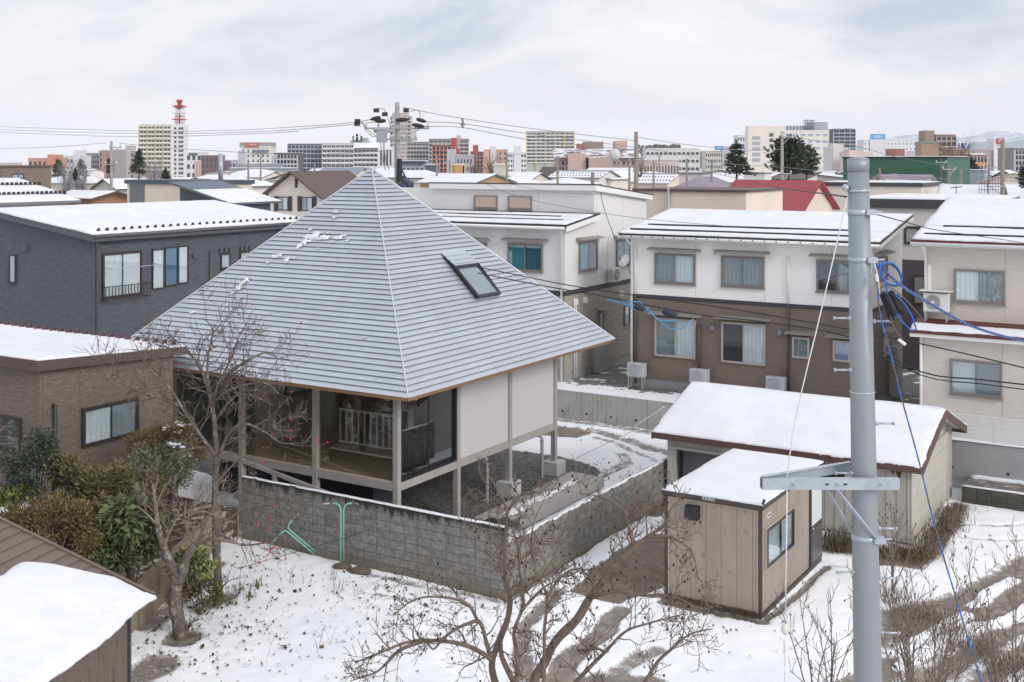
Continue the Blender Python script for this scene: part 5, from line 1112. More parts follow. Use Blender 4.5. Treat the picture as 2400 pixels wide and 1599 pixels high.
mb = snow_slab((-30.3, 38.52, 1.03), (-12.9, 38.52, 1.03), (-12.9, 38.68, 1.03), (-30.3, 38.68, 1.03), .03, 120, 4, .03, 121, .05); part(t, 'snow_cover', mb, SNOW, True)
t = ret_wall('smooth grey retaining wall under the white louvre fence', 36.25, -7.9, 6.0, .3, 1.44, 3.1, CONC2, .62)
mb = snow_slab((-7.9, 36.2, 1.44), (6, 36.2, 1.44), (6, 36.4, 1.44), (-7.9, 36.4, 1.44), .05, 90, 4, .03, 122, .05); part(t, 'snow_cover', mb, SNOW, True)
mb = MB(); mb.box(-9, 8, 36.42, 38.5, 0, 1.40); solo('fence_bank', None, None, mb, SNOW, kind='structure')
def louvre_fence():
    t = thing('louvre_fence', 'white louvred fence on the grey retaining wall', 'fence', (-2, 36.33, 1.44)); wm = M('fence_white', (.62, .61, .585), .5, var=.03)
    for k in range(8): a = -7.8 + k * 1.9; mb = MB(); mb.box(a - .03, a + .03, 36.3, 36.36, 1.45, 2.17); part(t, 'post', mb, wm)
    for j in range(10):
        z = 1.52 + j * .064; mb = MB(); mb.extr([(-7.8, 36.285, z), (-7.8, 36.297, z + .052), (-7.8, 36.292, z + .055), (-7.8, 36.28, z + .003)], (13.3, 0, 0)); part(t, 'slat', mb, wm)
    mb = MB(); mb.box(-7.85, 5.6, 36.275, 36.365, 2.172, 2.2); part(t, 'top_rail', mb, wm)
louvre_fence()
def lane():
    mb = MB(); mb.box(-6.5, 8, 34.98, 36.24, -.1, .44); solo('lane', None, None, mb, M('wet_lane', (.13, .11, .095), .5, var=.3, vs=2, stretch=(.4, 2, 1), grime=(.6, .6, .6), gs=(.35, 1.6, 1), glo=.56, ghi=.62), kind='structure')
    t = thing('kerb_wall', 'low dark mossy block kerb wall edging the lane beside the long shed', 'wall', (-2, 34.9, 0)); r = random.Random(8)
    dm = M('mossy_block', (.075, .072, .062), .9, var=.3, vs=4, rnd=.2); gm = M('new_block', (.33, .33, .33), .9, var=.08)
    for c in range(3):
        for k in range(34):
            a = -6.5 + k * .4
            if a > 7: continue
            mb = MB(); mb.box(a + .004, a + .396, 34.86, 34.975, c * .16 - .02, c * .16 + .135); part(t, 'block', mb, gm if (k > 11 and c > 0) else dm)
    mb = snow_slab((-6.5, 34.86, .46), (7, 34.86, .46), (7, 34.97, .46), (-6.5, 34.97, .46), .04, 90, 4, .03, 131, .04); part(t, 'snow_cover', mb, SNOW, True)
    mb = snow_slab((-6.5, 35.95, .44), (7, 35.95, .44), (7, 36.22, .44), (-6.5, 36.22, .44), .10, 90, 5, .1, 132, .08); solo('lane_snow', 'snow heaped along the foot of the grey retaining wall', 'snow', mb, SNOW, kind='stuff', smooth=True)
lane()
# ------------------------------------------------------------------ houses of the neighbourhood behind
def shade(c, f): return tuple(min(1, x * f) for x in c)
def pm(name, c, **k): return M('paint_' + name, c, k.pop('rough', .7), var=k.pop('var', .06), vs=k.pop('vs', 1.0), **k)
ROOF_GREY = M('roof_grey', (.20, .21, .23), .5, metal=.2, var=.1); ROOF_PURPLE = M('roof_purple', (.27, .23, .27), .6, var=.12, vs=6); ROOF_BROWN = M('roof_brown', (.10, .07, .065), .6, var=.12)
ROOF_RED = M('roof_red', (.30, .035, .045), .5, metal=.1, var=.08); ROOF_TEAL = M('roof_teal', (.16, .25, .25), .5, var=.1); SOLAR = M('roof_blue_grey', (.26, .29, .34), .4, metal=.4, var=.06)
def house(name, label, x0, x1, yt, b, depth, wall, roof='gable_a', rise=1.2, over=.45, roofm=None, snow=1.0, base=0.0, group=None, wins=(), snowy=.10, cat='house', trim=None, guards_n=0, fas=.16, yr=None):
    """x0..x1: the wall that faces -b as seen in the photograph, yt its eaves height there, at grid distance b"""
    a0, a1 = onb(x0, b), onb(x1, b); ze = zat(yt, Yg((a0 + a1) / 2, b)); b1 = b + depth
    t = thing(name, label, cat, ((a0 + a1) / 2, b, base), group=group); roofm = roofm or ROOF_GREY; trim = trim or roofm; o = over
    mb = MB(); am, bm = (a0 + a1) / 2, (b + b1) / 2
    if yr is not None:
        q = {'gable_b': (am, b), 'mono': (am, b1)}.get(roof, (am, bm)); rise = max(.35, zat(yr, Yg(*q)) - ze - .14)
    if roof == 'gable_b': mb.extr([(a0, b, base), (a1, b, base), (a1, b, ze), (am, b, ze + rise), (a0, b, ze)], (0, depth, 0))
    elif roof == 'gable_a': mb.extr([(a0, b, base), (a0, b, ze), (a0, bm, ze + rise), (a0, b1, ze), (a0, b1, base)], (a1 - a0, 0, 0))
    elif roof == 'mono': mb.extr([(a0, b, base), (a0, b, ze), (a0, b1, ze + rise), (a0, b1, base)], (a1 - a0, 0, 0))
    else: mb.box(a0, a1, b, b1, base, ze)
    part(t, 'wall', mb, wall)
    mb = MB(); sn = []; th = .14; kw = dict(seed=int(abs(x0)) % 97)
    if roof == 'gable_b':
        k = rise / (am - a0)
        for s, ae in ((-1, a0 - o), (1, a1 + o)):
            zE = ze - k * o; mb.extr([(ae, b - o, zE), (ae, b - o, zE + th), (am, b - o, ze + rise + th), (am, b - o, ze + rise)], (0, depth + 2 * o, 0))
            if snow and (s == 1 or snow >= 1): c = 1 - snow if snow < 1 else 0; q = am + (ae - am) * (1 - c); sn.append(((ae, b - o, zE + th), (ae, b1 + o, zE + th), (am, b1 + o, ze + rise + th), (am, b - o, ze + rise + th)) if s == 1 else ((ae, b1 + o, zE + th), (ae, b - o, zE + th), (am, b - o, ze + rise + th), (am, b1 + o, ze + rise + th)))
    elif roof == 'gable_a':
        k = rise / (bm - b)
        for s, be in ((-1, b - o), (1, b1 + o)):
            zE = ze - k * o; mb.extr([(a0 - o, be, zE), (a0 - o, be, zE + th), (a0 - o, bm, ze + rise + th), (a0 - o, bm, ze + rise)], (a1 - a0 + 2 * o, 0, 0))
            if snow and s == -1: f = min(1, snow); sn.append(((a0 - o, be, zE + th), (a1 + o, be, zE + th), (a1 + o, be + (bm - be) * f, zE + th + (ze + rise - zE) * f), (a0 - o, be + (bm - be) * f, zE + th + (ze + rise - zE) * f)))
    elif roof == 'mono':
        k = rise / depth; mb.extr([(a0 - o, b - o, ze - k * o), (a0 - o, b - o, ze - k * o + th), (a0 - o, b1 + o, ze + rise + k * o + th), (a0 - o, b1 + o, ze + rise + k * o)], (a1 - a0 + 2 * o, 0, 0))
        if snow: f = snow; sn.append(((a0 - o, b - o, ze - k * o + th), (a1 + o, b - o, ze - k * o + th), (a1 + o, b - o + (depth + 2 * o) * f, ze - k * o + th + (rise + 2 * k * o) * f), (a0 - o, b - o + (depth + 2 * o) * f, ze - k * o + th + (rise + 2 * k * o) * f)))
    elif roof == 'hip':
        r = min(a1 - a0, depth) / 2 * .98; hb0, hb1 = b + r, b1 - r; ha0, ha1 = a0 + r, a1 - r
        if depth <= a1 - a0: R = ((ha0, bm), (ha1, bm))
        else: R = ((am, hb0), (am, hb1))
        A, B_, C_, D_ = (a0 - o, b - o, ze), (a1 + o, b - o, ze), (a1 + o, b1 + o, ze), (a0 - o, b1 + o, ze); P, Q = (R[0][0], R[0][1], ze + rise), (R[1][0], R[1][1], ze + rise)
        if depth <= a1 - a0: F4 = ((A, B_, Q, P), (B_, C_, Q, Q), (C_, D_, P, Q), (D_, A, P, P))
        else: F4 = ((A, B_, P, P), (B_, C_, Q, P), (C_, D_, Q, Q), (D_, A, P, Q))
        for f4 in F4:
            q = [f4[0], f4[1], f4[2]] + ([f4[3]] if f4[3] != f4[2] else []); mb.quad(*q)
        mb.quad(A, D_, C_, B_); mb.box(a0 - o, a1 + o, b - o, b1 + o, ze - .15, ze - .002)
        if snow: sn += [tuple((p[0], p[1], p[2] + .01) for p in f4) for f4 in F4[:2]]
    else:
        mb.box(a0 - o * .3, a1 + o * .3, b - o * .3, b1 + o * .3, ze, ze + fas)
        if snow: sn.append(((a0 - o * .2, b - o * .2, ze + fas), (a1 + o * .2, b - o * .2, ze + fas), (a1 + o * .2, b1 + o * .2, ze + fas), (a0 - o * .2, b1 + o * .2, ze + fas)))
    ro = part(t, 'roof', mb, roofm)
    for i, q in enumerate(sn): part(ro, 'snow_cover', snow_slab(*q, thick=snowy, nu=24, nv=10, jit=.06, seed=int(abs(x0)) % 89 + i, soft=.2), SNOW, True)
    if guards_n and sn:
        p0, p1, p2, p3 = [Vector(q) for q in sn[0]]
        for v in (.22, .62): guards(ro, [((p0.lerp(p1, u) + (p3 - p0) * v) + Vector((0, 0, snowy * .6)) , 0) for u in [(k + .5) / guards_n for k in range(guards_n)]], BLACKSTEEL, .28, .2)
    fs, fe = Face('S', b), Face('E', a1)
    for w in wins:
        f = fs if w[0] == 'S' else fe; window(t, f, w[1], w[2], w[3], w[4], cur=w[5] if len(w) > 5 else ('grey', 'white'), frame=w[6] if len(w) > 6 else ALU_DARK, split=w[7] if len(w) > 7 else True, sill=False, fw=.07)
    return t
class turned:
    """builds in a street grid turned by 90 degrees: the first wall then faces east"""
    def __init__(s, deg=90.0): s.d = math.radians(deg)
    def setf(s, a):
        global GR, EX, EY
        GR = a; EX = (math.cos(a), math.sin(a)); EY = (-math.sin(a), math.cos(a))
    def __enter__(s): s.o = GR; s.setf(GR + s.d)
    def __exit__(s, *k): s.setf(s.o)
cream = siding('cream_siding', (.70, .62, .52), .3, .004, .05); beige2 = siding('pale_beige_siding', (.72, .66, .59), .3, .004, .05); offw = siding('offwhite_siding', (.72, .70, .66), .3, .004, .05)
tan = siding('tan_brick', (.46, .30, .16), .1, .005, .15); orangeb = siding('orange_boards', (.33, .17, .08), .2, .005, .1); brickb = siding('brown_brick_far', (.20, .15, .13), .1, .006, .35)
greyc = siding('grey_siding', (.68, .65, .63), .2, .004, .06); teal = siding('teal_siding', (.18, .27, .26), .2, .005, .15); paleg = siding('pale_green_siding', (.45, .48, .42), .2, .004, .1); peach = siding('peach_siding', (.78, .67, .56), .3, .003, .04)
SH = ('dark',)

def H(name, label, x0, x1, yt, ze, yr, wall, roof='gable_a', depth=8.0, roofm=None, tot=True, b=None, **k):
    """ze: eaves height in metres fixes the distance; tot: x1 is where the far end of the side wall shows"""
    if b is None: Y = (HC - ze) * F / (yt - HZ); b = G(((x0 - 1200) * Y / F, Y, 0))[1]
    if tot:
        while depth > 2.5 and onb(x1, b + depth) - onb(x0, b) < 4.0: depth -= .5
        a1 = onb(x1, b + depth); X, Yw, _ = W((a1, b)); x1 = 1200 + F * X / Yw
    t = house(name, label, x0, x1, yt, b, depth, wall, roof, 1.0, k.pop('over', .5), roofm, yr=yr, **k); return t, Face('S', b)
CHAR = M('roof_charcoal', (.055, .055, .06), .5); SHUT = M('shutter_dark', (.05, .045, .05), .6); FLUE = M('flue_grey', (.42, .45, .50), .4, metal=.4)
with turned(): H('snow_roof_house', 'wide snow-covered roof with two rows of guards behind the slate-grey house', -150, 158, 476, 6, 420, cream, depth=10, tot=False, b=54.2, guards_n=30)
H('brick_house', 'brown brick block with flat roof and one window behind the guard-studded snow roof', -60, 120, 392, 9.2, None, brickb, 'flat', 7, ROOF_BROWN, snow=0, wins=(('S', 29, 57, 407, 419, ('frost', 'frost')),))
H('timber_house', 'brown timber gable house under a shallow snowy roof beside the beige and grey block', 140, 300, 463, 6.4, 447, orangeb, depth=7, roofm=ROOF_BROWN, over=.8)
t, fs = H('beige_block_house', 'beige flat-roofed house with a blue-grey panel and dark blue parapet', 298, 496, 432, 8.0, None, cream, 'flat', 4, M('roof_navy', (.06, .075, .10), .5), tot=False, snow=0, fas=.3)
mb = MB(); fs.box(mb, fs.c(305), fs.c(339), .0, .05, 2, fs.z(320, 433)); part(t, 'grey_panel', mb, M('panel_bluegrey', (.15, .165, .185), .6))
q = fs.P(fs.c(493), -1, 0); pipe(t, [q[:2] + (fs.z(493, 428),), q[:2] + (fs.z(493, 360),)], .17, FLUE, 'flue', 10)
with turned(): H('blue_lean_to', 'dark blue-grey lean-to roof with a strip of snow joined to the beige block', 540, 634, 474, 7.1, 429, M('wall_slate', (.10, .115, .14), .6), 'mono', 4.6, M('roof_slate_blue', (.12, .145, .185), .5, metal=.2), tot=False, snow=.6)
H('snowy_hip_house', 'hip-roofed house deep in snow behind the beige block', 434, 650, 437, 6.5, 411, offw, 'hip', 9)
H('pale_green_gable', 'small pale green gabled house with dark barge boards by a wooden pole', 222, 330, 441, 6.2, 419, paleg, 'gable_b', 6, ROOF_BROWN, snow=.9)
t, fs = H('shuttered_gable_house', 'beige gabled house with dark shutters beside both upper windows', 629, 750, 455, 6.8, 401, beige2, 'gable_b', 7, ROOF_BROWN, tot=False, snow=0, over=.6)
for x0, x1, y in ((652, 676, 461), (708, 733, 462)): window(t, fs, x0, x1, y, y + 32, cur=('grey', 'white'), frame=ALU_DARK, sill=False)
for x0, x1, y0, y1 in ((643, 651, 460, 495), (677, 685, 460, 495), (698, 707, 460, 495), (734, 742, 460, 495), (692, 698, 415, 440)): mb = MB(); fs.box(mb, fs.c(x0), fs.c(x1), 0, .06, fs.z(x0, y1), fs.z(x0, y0)); part(t, 'shutter', mb, SHUT)
H('panelled_roof_house', 'house with a wide bare blue-grey panelled roof behind the shuttered gable', 706, 905, 440, 6.4, 392, beige2, depth=10, roofm=SOLAR, snow=0)
H('tan_brick_house', 'tan brick house under a snow-striped roof behind the white house', 985, 1200, 429, 7.0, 407, tan, depth=9)
H('tan_gable_house', 'tan gabled wing joined to the snow-striped roof', 1138, 1262, 432, 6.4, 416, tan, 'gable_b', 6, ROOF_BROWN)
H('white_end_house', 'snow-roofed house whose pale end wall rises to a dark verge', 1190, 1290, 424, 6.4, 405, beige2, roofm=ROOF_BROWN)
H('long_guard_roof', 'long snowy roof with a dark ridge and a line of snow guards', 1288, 1450, 416, 6.8, 399, offw, snow=.8, guards_n=18)
H('steep_brown_roof', 'steep bare brown roof among the snowy ones', 1262, 1328, 414, 6.6, 391, beige2, depth=7, roofm=M('roof_umber', (.10, .075, .075), .6), snow=0)
H('low_white_roof', 'broad low roof evenly white with snow just past the attic windows', 1255, 1400, 433, 6.0, 416, offw, 'hip', 9)
H('green_grey_hip', 'hip roof with a bare grey-green slope between snowy neighbours', 1368, 1430, 426, 6.0, 411, offw, 'hip', 7, M('roof_sage', (.30, .34, .34), .5), snow=0)
H('cream_gable_house', 'cream gable end peeping between snowy roofs', 1416, 1500, 423, 6.0, 400, cream, 'gable_b')
H('guarded_snow_roof', 'snow-covered roof with a single line of guards beside the concrete pole', 1493, 1612, 429, 6.4, 406, cream, roofm=ROOF_PURPLE, snow=.85, guards_n=12)
H('white_box_house', 'plain off-white box-shaped house end behind the purple roof', 1592, 1665, 408, 8.3, None, offw, 'flat', 7, snow=0)
H('purple_roof_house', 'house with a bare mauve hip roof', 1572, 1735, 447, 6.5, 411, peach, 'hip', 9, ROOF_PURPLE, snow=0)
H('red_roof_house', 'house with a bright red ribbed roof and cream gable', 1690, 1872, 492, 6.0, 422, cream, depth=8.5, roofm=ROOF_RED, tot=False, snow=0)
t, fs = H('peach_flat_house', 'long peach and ivory flat-roofed house before the mauve roof', 1490, 1748, 449, 8.0, None, peach, 'flat', 6, ROOF_BROWN, tot=False, snow=0, fas=.12)
q = fs.P(fs.c(1569), .12, 0); pipe(t, [q[:2] + (fs.z(1569, 437),), q[:2] + (3,)], .08, FLUE, 'flue', 8)
H('white_wall_house', 'white walled house with one sloping dark verge behind the red ridge', 1806, 1915, 421, 7.4, 404, offw, 'mono', 7, ROOF_BROWN, snow=0)
H('pale_box_house', 'pale flat-topped house left of the big pine', 1742, 1808, 407, 8.2, None, offw, 'flat', 7, snow=.5)
H('snow_roof_house', 'snow-covered roof directly right of the cream gable', 1912, 1985, 459, 6.6, 432, beige2)
H('barred_snow_roof', 'low snowy roof with dark snow bars below the cream gable', 1918, 1992, 482, 5.8, 463, beige2, 'mono', 6, BLACKSTEEL, snow=.9)
H('parapet_house', 'pale beige house with a dark parapet and stepped front behind the steel pole', 1935, 2203, 437, 7.6, None, beige2, 'flat', 7, CHAR, snow=.6, fas=.32)
t, fs = H('ornament_gable', 'gabled house with a dark ornament on its gable and a mauve roof', 2030, 2086, 430, 7.0, 409, cream, 'gable_b', 9, ROOF_PURPLE, tot=False, snow=0)
c, z = fs.c(2057), fs.z(2057, 425); mb = MB(); fs.box(mb, c - .06, c + .06, 0, .05, z - .3, z + .35); fs.box(mb, c - .3, c + .3, .0, .048, z - .05, z + .07); part(t, 'gable_ornament', mb, SHUT)
H('mauve_roof_house', 'low house with a bare mauve roof before the teal sheds', 2085, 2190, 431, 6.8, 409, beige2, roofm=ROOF_PURPLE, snow=0)
H('yellow_house', 'ochre-walled house squeezed between parapet and big snow roof', 2196, 2240, 442, 6.6, 435, siding('ochre_siding', (.48, .31, .12), .2), 'gable_b', 7, ROOF_BROWN)
H('wide_snow_roof', 'wide smooth snow roof with an aerial on it', 2206, 2350, 478, 6.3, 433, beige2)
H('guard_roof_house', 'snow roof with two staggered rows of dark guards by the tall concrete pole', 2336, 2480, 488, 6.0, 453, beige2, roofm=BLACKSTEEL, guards_n=9)
H('distant_snow_roof', 'snow roof with a grey eaves strip below the tall concrete pole', 2345, 2460, 452, 6.6, 433, greyc)
t, fs = H('grey_parapet_house', 'grey-white house with a heavy dark fascia and purple-brown lower front', 2006, 2326, 489, 7.6, None, greyc, 'flat', 6, CHAR, tot=False, b=50.5, snow=.5, fas=.38, base=1.0, wins=(('S', 2119, 2182, 530, 572, ('beige', 'dark')),))
mb = MB(); fs.box(mb, fs.c(2110), fs.c(2200), 0, .25, 1, fs.z(2114, 608)); part(t, 'lower_front', mb, M('plum_panel', (.085, .07, .082), .6))
window(t, Face('S', 50.25), 2142, 2170, 644, 712, cur=('beige', 'lilac'), frame=ALU_DARK, split=False, sill=False)
H('white_gable_shed', 'white shed with a long snow roof before the green hall', 2005, 2160, 407, 7.0, 386, offw, depth=12)
H('blue_grey_fence_shed', 'long blue-grey low shed beyond the teal houses', 2158, 2318, 400, 7.9, None, M('wall_bluegrey', (.27, .31, .34), .6), 'flat', 5, snow=.5)
for x0, x1, yt, ze, yr, rf, lab, wn in ((2226, 2305, 413, 6.6, 408, 'mono', 'teal boarded house with a snow-edged flat roof', (2262, 2276, 417, 428)), (2284, 2340, 414, 6.4, 402, 'gable_b', 'teal gabled house with white snow on its right slope', None), (2160, 2224, 412, 6.6, 408, 'mono', 'teal house with a wide window left of the snow-edged flat one', (2164, 2180, 418, 428)), (1908, 1960, 411, 6.6, 401, 'gable_a', 'teal house half hidden by the steel pole top', None), (1958, 2000, 414, 6.4, 402, 'gable_b', 'teal house with a small gable at the steel pole', None)):
    H('teal_house', lab, x0, x1, yt, ze, yr, teal, rf, 7, ROOF_TEAL, wins=((('S',) + wn + (('frost', 'frost'),)),) if wn else ())
H('dark_gable_house', 'dark gabled house at the foot of the tall concrete pole', 2318, 2400, 419, 6.6, 399, M('wall_dark_teal', (.10, .13, .13), .7), 'gable_b', 7, ROOF_BROWN)
H('green_hall', 'large windowless dark green hall with a snow rim', 1976, 2219, 371.5, 10.4, None, M('hall_green', (.03, .115, .075), .6, var=.06, vs=.4), 'flat', 20, M('hall_edge', (.02, .03, .03), .6), tot=False, b=200, cat='hall', fas=.3)
# low roofs further out that only show a stripe of snow
r = random.Random(21)
wl = [cream, beige2, offw, greyc, peach, paleg]; wn_ = ['cream', 'beige', 'off-white', 'grey', 'peach', 'pale green']; RF = {'gable_a': 'long-sided gable', 'gable_b': 'front-gabled', 'hip': 'hipped'}; RC = [(ROOF_GREY, 'grey'), (ROOF_PURPLE, 'mauve'), (ROOF_BROWN, 'dark brown'), (ROOF_TEAL, 'teal')]
for k in range(70):
    x = r.uniform(-40, 2390) if k > 12 else r.uniform(840, 1010); ze = r.choice([3.2, 4.2, 5.8, 6.4]); Yd = r.uniform(120, 360) if ze < 5 else r.uniform(170, 420); yt = HZ + (HC - ze) * F / Yd; w = r.uniform(11, 17) * F / Yd
    rf = r.choice(['gable_a', 'gable_a', 'gable_b', 'hip']); rc = r.choice(RC)
    H('far_house', 'far %s-walled house under a snowy %s roof edged %s' % (wn_[k % 6], RF[rf], rc[1]), x, x + w, yt, ze, yt - r.uniform(.9, 1.7) * F / Yd, wl[k % 6], rf, 7, rc[0], group='far snowy roofs')

# ------------------------------------------------------------------ the town on the horizon
GLASSY = M('far_window', (.06, .07, .085), .15, var=.2, vs=.3); RAILW = M('far_rail', (.55, .55, .54), .7)
def pan(k, zx): return 800 * k + zx / 2.9425
def pay(zy): return 200 + zy / 2.9425
def block(name, label, k, zx0, zx1, zt, Y, nf, nc, col, style='win', extra=(), depth=14, rot=0.0, wcol=None, railcol=None, pillar=None, single=False, cat='building', wf=.55, hf=.5, flh=None, snowcap=True):
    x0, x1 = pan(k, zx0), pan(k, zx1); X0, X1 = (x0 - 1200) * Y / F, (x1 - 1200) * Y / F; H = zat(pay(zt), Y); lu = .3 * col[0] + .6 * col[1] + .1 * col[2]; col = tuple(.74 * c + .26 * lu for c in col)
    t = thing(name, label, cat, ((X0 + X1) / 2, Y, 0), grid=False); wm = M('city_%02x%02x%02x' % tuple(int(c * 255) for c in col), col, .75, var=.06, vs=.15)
    mb = MB(); mb.box(X0, X1, Y, Y + depth, -.1, H); part(t, 'wall', mb, wm)
    W_ = X1 - X0; fh = (H - .6) / nf if flh is None else flh; pw = W_ / nc; win = MB(); gm = M('city_win', wcol, .3) if wcol else GLASSY
    if style == 'balcony':
        rm = M('city_rail_%02x%02x%02x' % tuple(int(c * 255) for c in (railcol or (.55, .55, .54))), railcol or (.55, .55, .54), .75, var=.05, vs=.2)
        for f in range(nf):
            z = H - .6 - (f + 1) * fh
            if z < -1: break
            mb = MB(); mb.box(X0 + .1, X1 - .1, Y - 1.3, Y - .001, z, z + .14); mb.box(X0 + .1, X1 - .1, Y - 1.3, Y - 1.18, z + .14, z + fh * .38); part(t, 'balcony', mb, rm)
            for c in range(nc):
                xa = X0 + c * pw
                win.box(xa + pw * .12, xa + pw * .46, Y - .06, Y - .002, z + .15, z + fh * .8); win.box(xa + pw * .56, xa + pw * .86, Y - .06, Y - .002, z + .15, z + fh * .8)
        mb = MB(); div = M('city_pillar', (.5, .5, .5), .7) if not pillar else M('city_pillar_%02x%02x%02x' % tuple(int(c * 255) for c in pillar), pillar, .7)
        for c in range(nc + 1):
            xa = X0 + c * pw; mb = MB(); mb.box(xa - (.28 if pillar else .1), xa + (.28 if pillar else .1), Y - 1.36, Y - .003, 0, H - .5); part(t, 'pillar', mb, div)
    else:
        for f in range(nf):
            z = H - .6 - (f + 1) * fh + fh * (1 - hf) * .6
            if z < .3: break
            for c in range(nc):
                xa = X0 + (c + .5) * pw
                if single: mb = MB(); mb.box(xa - pw * wf / 2, xa + pw * wf / 2, Y - .12, Y - .002, z, z + fh * hf); mb.box(xa - .06, xa + .06, Y - .16, Y - .121, z, z + fh * hf); part(t, 'window', mb, M('city_win_blue', (.34, .38, .46), .3))
                else: win.box(xa - pw * wf / 2, xa + pw * wf / 2, Y - .08, Y - .002, z, z + fh * hf)
    if win.v: part(t, 'window_grid', win, gm, kind='stuff')
    mb = MB(); mb.box(X0 - .2, X1 + .2, Y - .2, Y + depth + .2, H, H + .35); part(t, 'parapet', mb, wm)
    if snowcap: mb = MB(); mb.box(X0 + .1, X1 - .1, Y, Y + depth - .1, H + .35, H + .5); part(t, 'snow_cover', mb, SNOW)
    for ei, e in enumerate(extra):
        ex0, ex1, et = e[0], e[1], e[2]; ec = e[3] if len(e) > 3 and e[3] else col; eb = e[4] if len(e) > 4 else None; dy = e[5] if len(e) > 5 else -.6
        dy -= .31 * ei
        em = M('city_%02x%02x%02x' % tuple(int(c * 255) for c in ec), ec, .75, var=.06, vs=.15); a, b = (pan(k, ex0) - 1200) * Y / F, (pan(k, ex1) - 1200) * Y / F
        mb = MB(); mb.box(a, b, Y + dy, Y + min(depth, 9) + dy, zat(pay(eb), Y) if eb else -.1, zat(pay(et), Y)); part(t, 'wing', mb, em)
    return t
def sign(par, k, zx0, zx1, zy0, zy1, Y, col, body=None, tc=(.8, .8, .8), size=1.0, thick=.5):
    x0, x1 = (pan(k, zx0) - 1200) * Y / F, (pan(k, zx1) - 1200) * Y / F; z1, z0 = zat(pay(zy0), Y), zat(pay(zy1), Y)
    s = part(par, 'sign_board', MB().box(x0, x1, Y - 2.4, Y - 2.4 + thick, z0, z1), M('sign_%02x%02x%02x' % tuple(int(c * 255) for c in col), col, .5, var=.03))
    if body:
        o = text(par, body, ((x0 + x1) / 2, Y - 2.5, (z0 + z1) / 2), (z1 - z0) * size, M('sign_text_%02x%02x%02x' % tuple(int(c * 255) for c in tc), tc, .5), 'S', 'sign_lettering', .08)
    return s
block('office_block', 'low salmon-orange office block behind the brick house', 0, 195, 388, 507, 560, 3, 6, (.52, .24, .13), extra=((330, 390, 478, (.50, .22, .12)),))
block('office_block', 'white office block with a stair tower above bare trees', 0, 400, 560, 492, 600, 3, 6, (.60, .60, .60), extra=((510, 556, 450, (.60, .59, .57)),))
block('office_block', 'grey-brown five-storey block with a brick-red sign at its foot', 0, 580, 688, 472, 655, 5, 6, (.26, .22, .215))
block('office_block', 'grey-mauve block topped by a small lookout tower', 0, 684, 925, 457, 640, 5, 7, (.31, .275, .27), extra=((780, 902, 443), (870, 905, 415, (.42, .37, .35)), (705, 740, 448, (.32, .20, .17))))
t = block('apartment_tower', 'cream twelve-storey apartment tower with yellow pillars', 0, 962, 1182, 274, 765, 12, 4, (.60, .585, .53), 'balcony', extra=((1182, 1277, 273, (.66, .65, .62), None, -1.4),), railcol=(.66, .65, .61), pillar=(.58, .44, .14), depth=16, flh=2.92)
Y = 763.4; win = MB(); bx = MB()
for f in range(12):
    z = zat(pay(274), Y) - .6 - (f + 1) * 2.92
    for zx0, zx1 in ((1202, 1216), (1232, 1246), (1250, 1264)): x0, x1 = [(pan(0, q) - 1200) * Y / F for q in (zx0, zx1)]; win.box(x0, x1, Y - .1, Y - .02, z + .5, z + 2.0)
part(t, 'window_grid', win, GLASSY, kind='stuff')
block('office_block', 'white low block with a dark strip right of the apartment tower', 0, 1282, 1392, 466, 620, 3, 3, (.62, .62, .63), extra=((1305, 1362, 470, (.10, .10, .13), 482, -.8),))
block('office_block', 'maroon brick block beside a purple one', 0, 1385, 1502, 488, 560, 4, 4, (.19, .10, .11), extra=((1490, 1562, 520, (.14, .095, .13)), (1345, 1392, 520, (.45, .35, .31))))
t = block('long_hall', 'long grey slate-roofed hall with a row of white-framed windows', 0, 1585, 1990, 578, 330, 1, 15, (.33, .34, .36), wf=.4, hf=.45, extra=((1610, 1905, 543, (.24, .25, .28), 576, 2.0),))
t = block('hotel', 'cream hotel with a grey crown and an orange-brown sign panel', 0, 1662, 1864, 428, 520, 7, 6, (.64, .62, .57), extra=((1642, 1866, 393, (.30, .28, .285), 432, 3.0), (1645, 1690, 452, (.42, .42, .46)), (1755, 1850, 447, (.15, .17, .24), 462, -1.2)), wf=.3)
sign(t, 0, 1690, 1792, 395, 430, 522, (.38, .16, .11))
for q, (za, zb) in enumerate(((1732, 1738), (1743, 1752), (1757, 1762), (1768, 1773))): sign(t, 0, za, zb, 404 + q % 2 * 2, 415, 521.4, (.6, .57, .53), thick=.2)
block('apartment_block', 'dark apartment block with a white chequer of balconies', 0, 1890, 2052, 472, 480, 6, 7, (.075, .078, .10), 'balcony', railcol=(.36, .37, .40), extra=((1872, 1915, 478, (.55, .56, .58)),))
block('apartment_block', 'blue-grey slab of apartments left of the white slab', 0, 1985, 2222, 407, 700, 7, 9, (.15, .175, .26), 'balcony', railcol=(.26, .29, .38))
block('apartment_block', 'long white slab of apartments with dark windows', 0, 2223, 2470, 402, 690, 7, 8, (.56, .56, .54), 'balcony', railcol=(.60, .60, .58))
t = block('apartment_block', 'white apartment block with a snow-laid pitched roof by the central pole', 1, 88, 252, 432, 560, 7, 6, (.50, .50, .52), 'balcony', railcol=(.62, .62, .62), extra=((252, 352, 430, (.66, .66, .65), None, -1.4),))
mb = MB(); x0, x1 = [(pan(1, q) - 1200) * 560 / F for q in (85, 262)]; mb.extr([(x0, 558, zat(pay(432), 560)), (x0, 564, zat(pay(397), 560)), (x0, 572, zat(pay(432), 560))], (x1 - x0, 0, 0)); part(t, 'snowy_roof', mb, SNOW)
win = MB()
